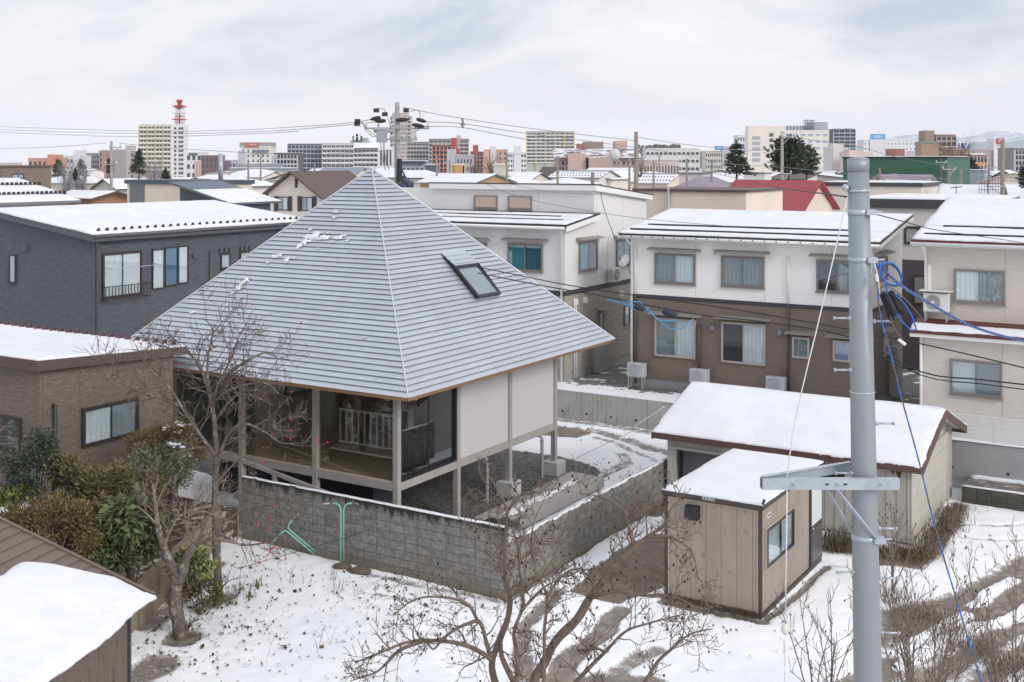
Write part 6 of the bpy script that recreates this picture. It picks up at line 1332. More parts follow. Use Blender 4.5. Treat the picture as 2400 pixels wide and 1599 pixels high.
for f in range(6):
    for c in range(4): x = (pan(1, 268 + c * 22) - 1200) * 558.6 / F; z = zat(pay(452 + f * 17), 558.6); win.box(x, x + .8, 558.45, 558.6, z - 1.2, z)
part(t, 'window_grid', win, GLASSY, kind='stuff')
t = block('office_block', 'block carrying a dark green roof sign with a white emblem', 1, 62, 182, 388, 760, 5, 5, (.5, .5, .5), extra=((120, 178, 362, (.38, .38, .42), 390),))
s = sign(t, 1, 80, 148, 350, 388, 760, (.03, .10, .09)); xm = [(pan(1, q) - 1200) * 757 / F for q in (86, 100, 116)]
for x in xm[:2]: mb = MB(); zz = zat(pay(380), 757); mb.box(x, x + 2.8, 757.2, 757.5, zz, zz + 3.2); mb.tube([(x + 1.4, 757.15, zz + 3.2), (x + 1.4, 757.45, zz + 3.2)], 1.4, 12); part(t, 'sign_emblem', mb, WHITEP)
block('apartment_tower', 'tall grey-beige tower of over twenty storeys behind the central pole', 1, 338, 480, 215, 900, 23, 6, (.44, .41, .39), 'balcony', railcol=(.52, .49, .47), extra=((350, 460, 190, (.46, .38, .36)), (478, 513, 292, (.50, .48, .46), None, -1.0)), flh=2.95)
block('apartment_block', 'long grey apartment slab below the tall tower', 1, 455, 622, 393, 830, 8, 8, (.30, .285, .285), 'balcony', railcol=(.42, .40, .40))
block('apartment_block', 'brown-grey apartment slab with a stair head on its roof', 1, 605, 876, 373, 800, 9, 9, (.26, .225, .22), 'balcony', railcol=(.40, .36, .34), extra=((795, 821, 345, (.42, .35, .33)),))
block('apartment_block', 'brick-red apartment block with a red stair tower', 1, 627, 786, 416, 560, 8, 6, (.29, .055, .05), 'balcony', railcol=(.36, .10, .085), extra=((757, 792, 363, (.33, .065, .06)), (786, 812, 440, (.30, .06, .055))))
block('office_block', 'pale grey stepped block with rows of black windows', 1, 726, 906, 488, 420, 4, 8, (.38, .39, .42), extra=((728, 784, 441, (.42, .43, .46)),), wf=.4)
block('apartment_block', 'maroon apartment block with a square red tower', 1, 890, 978, 462, 640, 7, 4, (.22, .07, .065), 'balcony', railcol=(.28, .12, .11), extra=((908, 942, 413, (.34, .07, .06)),))
block('apartment_block', 'salmon-pink stepped block right of the maroon one', 1, 982, 1146, 448, 600, 6, 5, (.52, .27, .175), extra=((1026, 1068, 422, (.56, .57, .60)), (982, 1018, 446, (.60, .36, .26))), wf=.3)
block('office_block', 'white block with a small roof tower left of the yellow-pillared slab', 1, 1146, 1276, 467, 700, 5, 7, (.62, .63, .66), extra=((1190, 1240, 416, (.62, .62, .63)), (1150, 1275, 472, (.40, .52, .58), 478)))
block('apartment_block', 'broad apartment slab with yellow pillars and pale balconies', 1, 1276, 1606, 320, 985, 9, 5, (.42, .42, .40), 'balcony', railcol=(.58, .57, .53), pillar=(.60, .45, .20), depth=18, flh=2.9)
t = block('school', 'pink school-like complex under a long brown roof streaked with snow', 1, 1480, 2062, 497, 380, 4, 18, (.40, .27, .235), extra=((1560, 1680, 470, (.50, .36, .31), None, -4.), (1700, 1855, 500, (.46, .33, .285), None, -6.), (1640, 1690, 400, (.33, .12, .11), 445, 9.), (1685, 1822, 386, (.27, .21, .19), 445, 10.), (1905, 1990, 380, (.55, .37, .32), 445, 10.)), depth=16, snowcap=False, wf=.5)
x0, x1 = [(pan(1, q) - 1200) * 380 / F for q in (1462, 2068)]; mb = MB(); mb.extr([(x0, 378.5, zat(pay(500), 379)), (x0, 388, zat(pay(438), 388)), (x0, 397, zat(pay(500), 379))], (x1 - x0, 0, 0)); part(t, 'roof', mb, M('brown_tiles_snowy', (.13, .075, .075), .7, var=.2, vs=.6, grime=(.75, .75, .77), gs=(.05, .1, .35), glo=.46, ghi=.54))
block('clinic', 'long cream building with wide window bands behind the concrete pole', 1, 2098, 2470, 440, 600, 4, 12, (.56, .56, .52), wf=.7, hf=.35)
block('clinic', 'pale pink low building behind the concrete pole', 1, 2085, 2330, 520, 330, 2, 12, (.55, .44, .42), wf=.4)
t = block('small_building', 'small box-shaped building half yellow and half orange', 1, 752, 838, 556, 300, 2, 1, (.62, .46, .08), wf=.01, extra=((782, 838, 552, (.55, .30, .18)),))
block('small_building', 'grey-white low building with a dark blue roof edge', 1, 415, 572, 530, 290, 2, 5, (.36, .40, .42), extra=((412, 575, 524, (.05, .06, .10), 540, -1.0),))
block('small_building', 'dark slate cube-shaped building in the middle distance', 1, 576, 652, 560, 270, 2, 3, (.11, .13, .17))
block('small_building', 'cream low building before the salmon-pink block', 1, 1050, 1150, 555, 260, 1, 4, (.55, .50, .40))
t = block('office_block', 'cream low block with a small blue roof sign', 2, 155, 276, 457, 800, 4, 8, (.53, .49, .40), extra=((270, 352, 422, (.40, .41, .43)),)); sign(t, 2, 218, 272, 419, 446, 800, (.05, .26, .55)); sign(t, 2, 232, 262, 428, 434, 798, (.6, .65, .7), thick=.2)
block('office_block', 'pale blue-grey block left of the hospital', 2, 375, 448, 347, 900, 6, 4, (.56, .58, .62))
t = block('hospital', 'large cream hospital with rows of paired windows and a grey roof screen', 2, 700, 1010, 316, 690, 7, 6, (.68, .64, .56), single=True, wf=.62, hf=.36, depth=30, extra=((445, 702, 281, (.68, .635, .56), None, -3.), (886, 1010, 252, (.34, .36, .40), 316, 3.), (1005, 1130, 495, (.62, .59, .52))))
for f in range(5):
    for c in range(3): x = (pan(2, 484 + c * 19) - 1200) * 686 / F; z = zat(pay(352 + f * 38), 686); part(t, 'window', MB().box(x, x + 1.3, 686.7, 686.9, z - 1.9, z), M('city_win_blue', (.34, .38, .46), .3))
for f in range(3): x = (pan(2, 602) - 1200) * 686 / F; z = zat(pay(330 + f * 38), 686); part(t, 'window', MB().box(x, x + 2.2, 686.7, 686.9, z - 2.0, z), M('city_win_dark', (.09, .08, .09), .3))
x0, x1 = [(pan(2, q) - 1200) * 690 / F for q in (702, 905)]; z0, z1 = zat(pay(314), 690), zat(pay(281), 690); part(t, 'roof_screen', MB().box(x0, x1, 690.6, 691, z0, z1), M('screen_blue', (.46, .49, .57), .5))
for c in range(10): x = x0 + (x1 - x0) * c / 9; part(t, 'screen_post', MB().box(x - .25, x + .25, 690.1, 690.5, z0, z1 + .3), M('screen_post', (.16, .17, .23), .5))
mb = MB(); rr = random.Random(3)
for c in range(4):
    x = x0 + (x1 - x0) * (.70 + c * .085)
    for q in range(4): mb.box(x - 1.6, x + 1.6, 689.8, 690.05, z0 + 1.2 + q * 1.5, z0 + 1.6 + q * 1.5)
    mb.box(x - .3, x + .3, 689.7, 689.79, z0 + .8, z0 + 6.6)
part(t, 'sign_characters', mb, M('screen_post', (.16, .17, .23), .5), kind='stuff')
block('apartment_tower', 'dark navy apartment tower right of the hospital', 2, 1038, 1190, 305, 900, 12, 4, (.05, .055, .095), 'balcony', railcol=(.24, .27, .34), extra=((1052, 1092, 298, (.32, .33, .38), 306), (1130, 1180, 297, (.32, .33, .38), 306)))
t = block('department_store', 'white department store dotted with small windows under a blue roof sign', 2, 1248, 1612, 382, 720, 7, 14, (.62, .63, .65), wf=.22, hf=.28, extra=((1290, 1390, 374, (.6, .6, .62)),)); sign(t, 2, 1286, 1390, 336, 376, 722, (.10, .34, .58), 'SEIBU', (.75, .75, .78), .62)
block('small_building', 'brick-red block before the dotted department store', 2, 1468, 1532, 445, 520, 3, 2, (.42, .11, .09), wf=.02)
block('small_building', 'white stepped building with a porch below the navy tower', 2, 1030, 1145, 440, 520, 3, 5, (.58, .56, .53), extra=((1035, 1108, 400, (.60, .58, .56)),), wf=.3)
block('small_building', 'peach low building left of the department store', 2, 1145, 1310, 466, 500, 2, 8, (.62, .48, .42), extra=((1146, 1210, 446, (.60, .46, .42)),), wf=.3)
block('apartment_block', 'brown apartment block with a curved lookout and a teal-capped wing', 2, 1745, 1882, 345, 560, 8, 4, (.25, .175, .135), 'balcony', railcol=(.33, .245, .19), extra=((1662, 1727, 313, (.28, .195, .15), None, -2.), (1630, 1752, 393, (.31, .21, .145), None, -3.2), (1628, 1754, 388, (.16, .36, .36), 395, -3.5)))
t = bpy.context.scene.objects; t = block('office_block', 'orange-brown building behind the bare tree under a blue sign', 2, 1880, 1976, 447, 500, 4, 4, (.42, .15, .06), 'balcony', railcol=(.50, .19, .08)); sign(t, 2, 1890, 1966, 400, 441, 505, (.02, .10, .42)); sign(t, 2, 1890, 1922, 401, 440, 504.4, (.03, .04, .16), thick=.3); text(t, 'TV', ((pan(2, 1944) - 1200) * 500 / F, 501.5, zat(pay(416), 501)), 4.2, WHITEP, 'S', 'sign_lettering', .1)
block('office_block', 'orange banded low building right of the bare tree', 2, 1976, 2092, 478, 470, 3, 5, (.46, .17, .065), 'balcony', railcol=(.56, .23, .10), extra=((1985, 2080, 470, (.66, .66, .66), 480),))
t = block('office_block', 'mauve-grey building with a white pylon bearing a red square sign', 2, 2000, 2285, 452, 600, 5, 9, (.38, .34, .36), extra=((2010, 2110, 440, (.33, .30, .30)), (2140, 2210, 364, (.66, .65, .66), None, -1.)), wf=.3)
sign(t, 2, 2153, 2205, 367, 405, 600.5, (.48, .02, .06), '本', (.8, .8, .8), .9)
for q, (za, zb) in enumerate(((2158, 2163), (2170, 2175), (2183, 2188), (2193, 2197))): sign(t, 2, za, zb, 414, 420, 600.5, (.33, .28, .30), thick=.2)
block('apartment_block', 'purple-grey block at the edge of town beyond the tall concrete pole', 2, 2284, 2420, 438, 420, 7, 6, (.22, .195, .22), 'balcony', railcol=(.28, .25, .29))
for k, x0_, x1_, yt_, Yd, nf, nc, col, lab in ((0, 0, 60, 540, 520, 2, 3, (.5, .45, .40), 'low beige roofline at the far left beyond the brick house'), (0, 1560, 1665, 520, 600, 2, 5, (.40, .38, .38), 'low grey rooftops left of the cream hotel'), (1, 1600, 1680, 505, 700, 2, 4, (.5, .42, .38), 'small tan block under the brown school roof'), (2, 330, 380, 470, 900, 2, 3, (.55, .55, .55), 'small grey block left of the pale blue-grey one'), (2, 0, 120, 452, 760, 3, 5, (.58, .58, .55), 'off-white block behind the cedar'), (2, 1600, 1640, 460, 620, 3, 2, (.60, .62, .66), 'thin white block left of the teal-capped building')):
    block('small_building', lab, k, x0_, x1_, yt_, Yd, nf, nc, col)
def mast():
    Y = 800; x = (pan(0, 1238) - 1200) * Y / F; t = thing('radio_mast', 'red and white lattice radio mast rising behind the cream apartment tower', 'mast', (x, Y, 0), grid=False)
    zt, red, wh = zat(pay(112), Y), M('mast_red', (.42, .03, .04), .6), M('mast_white', (.62, .62, .62), .6); w = 2.4
    bands = ((0, pay(262), wh), (pay(262), pay(212), red), (pay(212), pay(160), wh), (pay(160), pay(140), red))
    for i, (y0, y1, m) in enumerate(bands):
        z0 = 0 if i == 0 else zat(y0, Y); z1 = zat(y1, Y); mb = MB(); n = max(2, int((z1 - z0) / 5)) if i else 3
        for sx in (-1, 1):
            for sy in (-1, 1): mb.tube([(x + sx * w, Y + sy * w, z0), (x + sx * w, Y + sy * w, z1)], .28, 5)
        for q in range(n + 1):
            z = z0 + (z1 - z0) * q / n
            for s in (-1, 1): mb.tube([(x - w, Y + s * w, z), (x + w, Y + s * w, z)], .16, 4); mb.tube([(x + s * w, Y - w, z), (x + s * w, Y + w, z)], .16, 4)
            if q < n: z2 = z0 + (z1 - z0) * (q + 1) / n; mb.tube([(x - w, Y - w, z), (x + w, Y - w, z2)], .12, 4); mb.tube([(x + w, Y - w, z), (x - w, Y - w, z2)], .12, 4)
        mb.tube([(x, Y, z0), (x, Y, z1)], .6, 8); part(t, 'mast_section', mb, m)
    for zy, m in ((146, red), (190, wh), (236, red)): z = zat(pay(zy), Y); mb = MB(); mb.box(x - 4.2, x + 4.2, Y - 4, Y + 4, z - .35, z + .25); part(t, 'platform', mb, m)
    mb = MB(); z = zat(pay(135), Y); mb.tube([(x - 1.9, Y, z + 2.6), (x + 1.9, Y, z + 2.6)], 1.0, 10); mb.box(x - 1.2, x + 1.2, Y - 1, Y + 1, z - 3, z + 1.6)
    part(t, 'top_antenna', mb, red)
    mb = MB()
    for sx in (-4, -3, 3, 4): mb.tube([(x + sx, Y, zat(pay(140), Y)), (x + sx, Y, zat(pay(118), Y))], .14, 5)
    part(t, 'whip_antenna', mb, wh)
mast()
def radome():
    Y = 360; x = (pan(1, 1885) - 1200) * Y / F; t = thing('radome_tower', 'white ball-shaped radome on a small lattice tower before the pink school', 'tower', (x, Y, 0), grid=False)
    zb = zat(pay(480), Y); part(t, 'radome', MB().ball((x, Y, zb), 1.85, 18, 10), M('radome_white', (.55, .55, .54), .6), True); mb = MB(); w = 2.6
    for q in range(6):
        z, z2 = zb * q / 6, zb * (q + 1) / 6 - (1.6 if q == 5 else 0); ww, w2 = w * (1 - q * .09), w * (1 - (q + 1) * .09)
        for sx in (-1, 1):
            for sy in (-1, 1): mb.tube([(x + sx * ww, Y + sy * ww, z), (x + sx * w2, Y + sy * w2, z2)], .12, 4)
            mb.tube([(x - sx * ww, Y - ww, z), (x + sx * w2, Y - w2, z2)], .07, 4); mb.tube([(x + sx * ww, Y - ww, z), (x + sx * ww, Y + ww, z)], .07, 4)
        mb.tube([(x - w2, Y - w2, z2), (x + w2, Y - w2, z2)], .07, 4)
    part(t, 'lattice', mb, M('lattice_grey', (.33, .34, .36), .6))
radome()
# ------------------------------------------------------------------ mountains
def mountains():
    def ridge(name, prof, Y, dep, mat, seed):
        xs = np.array([p[0] for p in prof], float); hs = np.array([HC + (HZ - p[1]) * Y / F for p in prof]); mb = MB(); nu, nv = 170, 14; x0, x1 = xs[0], xs[-1]
        def f(u, v):
            px_ = x0 + (x1 - x0) * u; h = float(np.interp(px_, xs, hs)); X = (px_ - 1200) * Y / F; y = Y + (v - .55) * dep
            k = max(0.0, 1 - abs(v - .55) / .55) ** .85; n = fb(X / 900., y / 900., seed, 5) - .5
            return (X, y, max(-5, h * k * (1 + .5 * n * (1 - k) * 2) + (8 * (fb(X / 150., y / 150., seed + 3) - .5)) * k))
        mb.grid(f, nu, nv); o = solo(name, None, None, mb, mat, grid=False, kind='structure', smooth=True); return o
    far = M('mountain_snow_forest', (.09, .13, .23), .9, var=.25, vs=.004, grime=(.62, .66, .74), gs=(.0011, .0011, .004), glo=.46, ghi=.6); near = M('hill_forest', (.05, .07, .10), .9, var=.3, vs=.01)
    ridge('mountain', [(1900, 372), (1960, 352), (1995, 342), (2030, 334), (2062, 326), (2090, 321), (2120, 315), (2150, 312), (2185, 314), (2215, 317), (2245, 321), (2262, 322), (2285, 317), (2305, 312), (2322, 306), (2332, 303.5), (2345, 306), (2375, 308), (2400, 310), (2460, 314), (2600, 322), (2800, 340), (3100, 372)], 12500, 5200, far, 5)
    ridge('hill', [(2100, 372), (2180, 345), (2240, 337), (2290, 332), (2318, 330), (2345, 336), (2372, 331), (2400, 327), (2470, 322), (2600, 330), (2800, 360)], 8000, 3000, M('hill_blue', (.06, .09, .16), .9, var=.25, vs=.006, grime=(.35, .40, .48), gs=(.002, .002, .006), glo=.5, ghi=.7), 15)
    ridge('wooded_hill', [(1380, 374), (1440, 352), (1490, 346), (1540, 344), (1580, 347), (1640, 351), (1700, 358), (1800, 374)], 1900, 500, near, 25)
mountains()
# ------------------------------------------------------------------ bare trees
def bark(name, c, lichen=(.42, .42, .40), lo=.56, hi=.7):
    return M(name, c, .9, var=.3, vs=4, bump=.8, bs=25, bd=.02, grime=lichen, gs=(1.6, 1.6, 1.0), glo=lo, ghi=hi)
class Twigs:
    def __init__(s, seed): s.r = random.Random(seed); s.mb = MB(); s.tips = []
    def grow(s, p, d, length, rad, level, up=.15, wig=.35, kids=(5, 9)):
        r = s.r; n = 4 if level > 1 else 3; pts = [Vector(p)]; d = Vector(d).normalized(); rr = [rad]
        for k in range(n):
            d = (d + Vector((r.gauss(0, wig), r.gauss(0, wig), r.gauss(0, wig))) * .5 + Vector((0, 0, up * .35))).normalized()
            pts.append(pts[-1] + d * length / n); rr.append(max(rad * (1 - .75 * (k + 1) / n), .0046))
        s.mb.tube(pts, rr, 5 if rad > .02 else 3, rad > .02)
        if level > 0:
            for _ in range(r.randint(*kids) if level > 1 else r.randint(2, 4)):
                t = r.uniform(.25, 1.0); i = min(int(t * n), n - 1); q = pts[i].lerp(pts[i + 1], t * n - i)
                ax = (pts[i + 1] - pts[i]).normalized(); o = Vector((r.gauss(0, 1), r.gauss(0, 1), r.gauss(0, 1))); o = (o - ax * o.dot(ax)); o = o.normalized() if o.length > 1e-3 else Vector((1, 0, 0))
                s.grow(q, ax * .75 + o * .85 + Vector((0, 0, up)), length * r.uniform(.38, .7), max(rr[i] * .6, .0055), level - 1, up, wig, kids)
        else: s.tips.append(pts[-1])
    def limb(s, pts, r0, r1, every=.18, level=2, ln=.7, up=.15, start=.1, kids=(3, 6), n=7):
        """pts: Vectors along a limb"""
        P = [Vector(p) for p in pts]; sm_ = []
        for i in range(len(P) - 1):      # Catmull-Rom through the points
            a, b, c, d = P[max(i - 1, 0)], P[i], P[i + 1], P[min(i + 2, len(P) - 1)]
            for k in range(4):
                t = k / 4; sm_.append(.5 * ((2 * b) + (c - a) * t + (2 * a - 5 * b + 4 * c - d) * t * t + (3 * b - 3 * c + d - a) * t ** 3))
        sm_.append(P[-1]); m = len(sm_); R = [r0 + (r1 - r0) * i / (m - 1) for i in range(m)]
        R = [q * (1 + s.r.uniform(-.08, .08)) for q in R]; s.mb.tube(sm_, R, n)
        L = 0; nxt = start
        for i in range(m - 1):
            seg = (sm_[i + 1] - sm_[i]); l = seg.length
            while L + l > nxt and l > 1e-6:
                q = sm_[i] + seg * ((nxt - L) / l); ax = seg.normalized(); o = Vector((s.r.gauss(0, 1), s.r.gauss(0, 1), s.r.gauss(0, 1))); o = o - ax * o.dot(ax); o.normalize()
                s.grow(q, ax * .5 + o + Vector((0, 0, up)), ln * s.r.uniform(.5, 1.15), R[i] * .32 + .006, level, up, .4, kids); nxt += every * s.r.uniform(.6, 1.5)
            L += l
        s.tips.append(sm_[-1])
def pxp(lst, f, Y0, dY=0.0):
    """sight points to places: f maps crop coordinates to photo pixels; depth changes linearly along the limb"""
    n = len(lst); return [wY(*f(*p), Y0 + dY * i / max(n - 1, 1)) for i, p in enumerate(lst)]
z5 = lambda x, y: (800 + x / 2.9425, 1100 + y / 2.9425)
za_ = lambda x, y: (x / 1.744, 700 + y / 1.744)
def seeds(par, tips, name, mat, rnd, share, r0, r1):
    mb = MB()
    for p in tips:
        if rnd.random() < share: mb.ball(tuple(p), rnd.uniform(r0, r1), 5, 3, (1, 1, 1.4))
    return part(par, name, mb, mat, True, kind='stuff') if mb.v else None
def persimmon():
    t = thing('bare_tree', 'spreading many-stemmed bare tree with small dark seed heads before the block wall', 'tree', (.3, 18.8, 0), grid=False)
    bk = bark('brown_bark', (.165, .125, .10), (.33, .29, .26), .56, .75); T = Twigs(3); K = Twigs(4)
    def base(p, dx=0): q = Vector(p); return [Vector((.35 + dx + (q.x - .35) * .35, 18.8 + (q.y - 18.8) * .3, 0)), Vector((.35 + dx + (q.x - .35) * .7, 18.8 + (q.y - 18.8) * .7, q.z * .55))]
    def L(lst, Y, dY, r0, r1, rooted=False, mb=T, **k):
        p = [Vector(v) for v in pxp(lst, z5, Y, dY)]
        if rooted: p = base(p[0]) + p
        mb.limb(p, r0, r1, **k)
    L([(1060, 1468), (1040, 1330), (1090, 1180), (1150, 1020), (1165, 890)], 18.8, .3, .068, .045, True, K, every=9)
    L([(1165, 890), (1125, 770), (1160, 650), (1290, 590), (1330, 500), (1400, 520), (1600, 495)], 19.1, .6, .038, .012, every=.18, ln=.55)
    L([(1165, 890), (1130, 700), (1128, 480), (1140, 280), (1060, 110), (1000, 20)], 19.1, .5, .038, .010, every=.17, ln=.55)
    L([(1140, 290), (1230, 190), (1350, 160), (1500, 130)], 19.5, .2, .022, .006, every=.15, ln=.4)
    L([(1130, 460), (1040, 420), (930, 400), (800, 330)], 19.4, -.3, .022, .006, every=.15, ln=.45)
    L([(1210, 1468), (1215, 1290), (1190, 1130), (1240, 980), (1255, 860), (1228, 700), (1222, 560), (1180, 420)], 18.4, .6, .045, .012, True, every=.27, ln=.5)
    L([(1330, 1468), (1400, 1330), (1480, 1180), (1620, 1040), (1710, 890)], 18.7, .1, .09, .066, True, K, every=9)
    L([(1710, 890), (1820, 750), (1900, 650), (2020, 540), (2120, 460), (2230, 380), (2270, 280), (2330, 200)], 18.8, .4, .058, .012, every=.18, ln=.6)
    L([(2020, 540), (1990, 430), (1960, 300), (1880, 230), (1800, 190), (1640, 170)], 19.0, .4, .035, .006, every=.15, ln=.5)
    L([(2100, 470), (2230, 460), (2354, 510), (2430, 600), (2460, 760)], 19.0, -.4, .035, .007, every=.15, ln=.5)
    L([(1395, 1468), (1400, 1280), (1400, 1100), (1418, 880), (1340, 690), (1310, 520), (1330, 360), (1390, 230)], 18.2, .5, .042, .008, True, every=.21, ln=.55)
    L([(1418, 880), (1500, 760), (1600, 690), (1730, 700)], 18.3, .3, .03, .006, every=.15, ln=.5)
    L([(1035, 1310), (900, 1230), (750, 1190), (560, 1180), (430, 1200), (330, 1240), (180, 1300), (100, 1330)], 18.7, -1.0, .042, .010, every=.17, ln=.55)
    L([(1030, 1290), (1000, 1190), (955, 1055), (860, 1070), (780, 1110), (700, 1170), (635, 1242), (585, 1180)], 18.7, -.4, .04, .012, every=.21, ln=.5)
    L([(940, 1045), (880, 940), (760, 890), (600, 880), (480, 910), (370, 1000)], 18.6, -.6, .03, .007, every=.16, ln=.5)
    L([(560, 1185), (400, 1250), (300, 1350), (220, 1410), (60, 1460)], 18.2, -.4, .035, .007, every=.16, ln=.45)
    L([(1100, 1200), (1110, 1300), (1190, 1468)], 18.9, -.2, .035, .05, every=9)
    L([(1740, 880), (1900, 840), (2100, 870), (2230, 870), (2350, 900), (2500, 1000)], 18.7, -.5, .045, .007, every=.15, ln=.5)
    L([(1500, 1600), (1700, 1380), (1820, 1260), (1960, 1120), (2130, 1060), (2354, 1000)], 18.4, -.6, .04, .008, every=.16, ln=.6)
    L([(1980, 1640), (2100, 1460), (2180, 1330), (2280, 1240), (2400, 1140), (2560, 1100)], 18.0, -.4, .038, .008, every=.17, ln=.55)
    L([(1240, 980), (1330, 880), (1420, 800), (1560, 730)], 18.6, .2, .03, .007, every=.15, ln=.5)
    L([(1820, 1260), (1700, 1200), (1560, 1120)], 18.3, -.3, .022, .006, every=.15, ln=.4)
    part(t, 'trunk', K.mb, bk, True); part(t, 'crown', T.mb, bk, True, kind='stuff'); seeds(t, T.tips, 'seed_heads', M('seed_head', (.03, .022, .018), .9), random.Random(1), .16, .010, .02)
persimmon()
def left_trees():
    bk = bark('grey_bark', (.13, .105, .09), (.40, .39, .37), .54, .70)
    t = thing('bare_tree', 'tall slender bare tree with pale lichen and a few red berries by the glazed house', 'tree', wz(515, 1402), grid=False); T = Twigs(11); K = Twigs(12); Y = 25.9
    A = lambda lst, dY=0., Y0=Y: [Vector(p) for p in pxp(lst, za_, Y0, dY)]
    K.limb(A([(893, 1222), (888, 1100), (885, 1000), (880, 800), (886, 640)]), .115, .07, every=9)
    K.limb(A([(886, 640), (880, 540), (868, 440)]), .065, .05, every=9)
    for lst, dY, r0, r1, e, ln in (([(886, 650), (820, 560), (740, 440), (690, 360), (610, 290), (560, 200)], -.8, .05, .010, .24, .75), ([(740, 440), (640, 405), (540, 370), (450, 320), (390, 300)], -.9, .035, .008, .2, .55), ([(868, 440), (840, 330), (790, 240), (740, 215), (640, 190)], .5, .05, .010, .2, .75),
                                   ([(868, 440), (850, 330), (850, 240), (870, 130), (830, 80)], .3, .04, .008, .2, .7), ([(868, 440), (905, 330), (1000, 260), (1090, 220), (1140, 250)], -.4, .045, .008, .2, .75), ([(905, 330), (950, 230), (980, 150), (1010, 100)], .4, .03, .007, .2, .6),
                                   ([(875, 420), (960, 365), (1080, 345), (1140, 390)], -.5, .035, .008, .22, .5), ([(880, 500), (960, 400), (1040, 400), (1120, 440)], .6, .03, .007, .22, .5), ([(882, 700), (930, 560), (1000, 512), (1090, 550), (1150, 590), (1221, 590)], -.6, .045, .007, .18, .45),
                                   ([(1090, 550), (1150, 500), (1215, 480)], -.3, .02, .005, .14, .4), ([(886, 760), (940, 690), (1000, 640)], -.3, .03, .015, .3, .3), ([(886, 950), (980, 1005), (1080, 1000), (1170, 990)], -.8, .03, .006, .16, .5), ([(690, 360), (640, 250), (600, 160)], .2, .025, .006, .2, .6)):
        T.limb(A(lst, dY), r0, r1, every=e * .8, level=2, ln=ln * 1.25, kids=(3, 6))
    part(t, 'trunk', K.mb, bk, True); part(t, 'crown', T.mb, bk, True, kind='stuff')
    rb = random.Random(5); tips = [p for p in T.tips if (p.x > -5.6 and p.z < 3.6) or rb.random() < .05]; seeds(t, tips, 'red_berries', M('berry_red', (.55, .02, .025), .4), rb, .33, .012, .022)
    t = thing('bare_tree', 'short forked bare tree with a mop of thin shoots by the tan wall', 'tree', wz(422, 1492), grid=False); T = Twigs(21); K = Twigs(22); Y = 23.8
    A = lambda lst, dY=0., Y0=Y: [Vector(p) for p in pxp(lst, za_, Y0, dY)]
    K.limb(A([(745, 1400), (735, 1340), (715, 1240), (722, 1165)]), .17, .115, every=9); K.limb(A([(722, 1165), (700, 1090), (668, 1015), (645, 930)]), .12, .07, every=9); K.limb(A([(724, 1160), (748, 1110), (765, 1050), (800, 1005)]), .11, .075, every=9); K.limb(A([(700, 1090), (675, 1060), (650, 1030)]), .06, .05, every=9)
    for lst, dY, r0, r1, e, ln in (([(645, 930), (635, 840), (625, 760)], .2, .06, .02, .10, .8), ([(800, 1005), (850, 985), (900, 985), (985, 1005)], -.6, .06, .02, .16, .55), ([(800, 1005), (770, 960), (755, 900), (760, 830)], .3, .05, .015, .10, .9), ([(668, 1015), (690, 960), (720, 900), (740, 840)], .2, .04, .012, .10, .9), ([(800, 1005), (840, 930), (870, 860), (900, 800)], .3, .035, .010, .10, .8), ([(645, 930), (600, 880), (560, 850)], -.2, .03, .010, .12, .7), ([(755, 900), (820, 870), (890, 890), (960, 920)], -.3, .025, .008, .12, .8)):
        T.limb(A(lst, dY), r0, r1, every=e, level=1, ln=ln, up=.35, kids=(3, 5))
    part(t, 'trunk', K.mb, bk, True); part(t, 'crown', T.mb, bark('shoot_bark', (.22, .17, .145), (.3, .27, .25)), True, kind='stuff')
    t = thing('bare_shrub', 'reddish bare branches reaching in before the brown house end wall', 'shrub', (-10.6, 22.5, .7), grid=False); T = Twigs(31)
    for e in ((-9.9, 22.2, 4.0), (-9.75, 22.4, 4.6), (-10.0, 22.3, 4.9), (-9.9, 22.1, 3.5)): T.limb([(-10.6, 22.5, .7), (-10.75, 22.4, 2.2), ((-10.6 + e[0]) / 2 - .3, 22.35, (e[2] + 2.2) / 2 + .3), e], .04, .008, every=.22, level=1, ln=.5)
    part(t, 'crown', T.mb, bark('red_bark', (.20, .12, .10), (.32, .25, .22)), True, kind='stuff')
left_trees()
def seed_shrub(label, base, stems, h, spread, seed, ln=.45, lv=1, share=.5, cat='shrub', r0=.018, lean=(0, 0)):
    t = thing('seed_head_shrub', label, cat, base, grid=False); T = Twigs(seed); r = random.Random(seed)
    for k in range(stems):
        a = r.uniform(0, 6.28); q = r.uniform(.3, 1) * spread; e = Vector(base) + Vector((q * math.cos(a) + lean[0], q * math.sin(a) + lean[1], h * r.uniform(.75, 1.1))); m = Vector(base).lerp(e, .5) + Vector((r.gauss(0, .08), r.gauss(0, .08), .15))
        T.limb([base, m, e], r0, .004, every=.26, level=1, ln=ln, up=.5, start=.35 * h, kids=(3, 5), n=5)
    part(t, 'stems', T.mb, bark('shrub_bark', (.19, .145, .12), (.28, .24, .21)), True, kind='stuff'); seeds(t, T.tips, 'seed_heads', M('seed_head', (.03, .022, .018), .9), r, share, .010, .018)
seed_shrub('bare shrub dotted with black seed heads at the gable corner of the long shed', (8.55, 26.2, 0), 6, 1.9, .7, 41, .4)
seed_shrub('leggy bare shrub with many black seed heads right of the steel pole', (6.35, 18.4, 0), 11, 3.6, 1.3, 42, .5, 2, .14)
seed_shrub('dense bare shrub with seed heads at the edge of the muddy ruts', (8.0, 18.6, 0), 11, 3.3, 1.2, 43, .5, 2, .14)
seed_shrub('dark upright thorny bare shrub left of the steel pole foot', (5.0, 18.6, 0), 8, 2.6, .95, 44, .5, 2, .05, lean=(-.2, 0))
seed_shrub('low bare shrub in the churned mud below the blue cable', (7.1, 19.6, 0), 8, 2.4, 1.0, 45, .45, 2, .12)

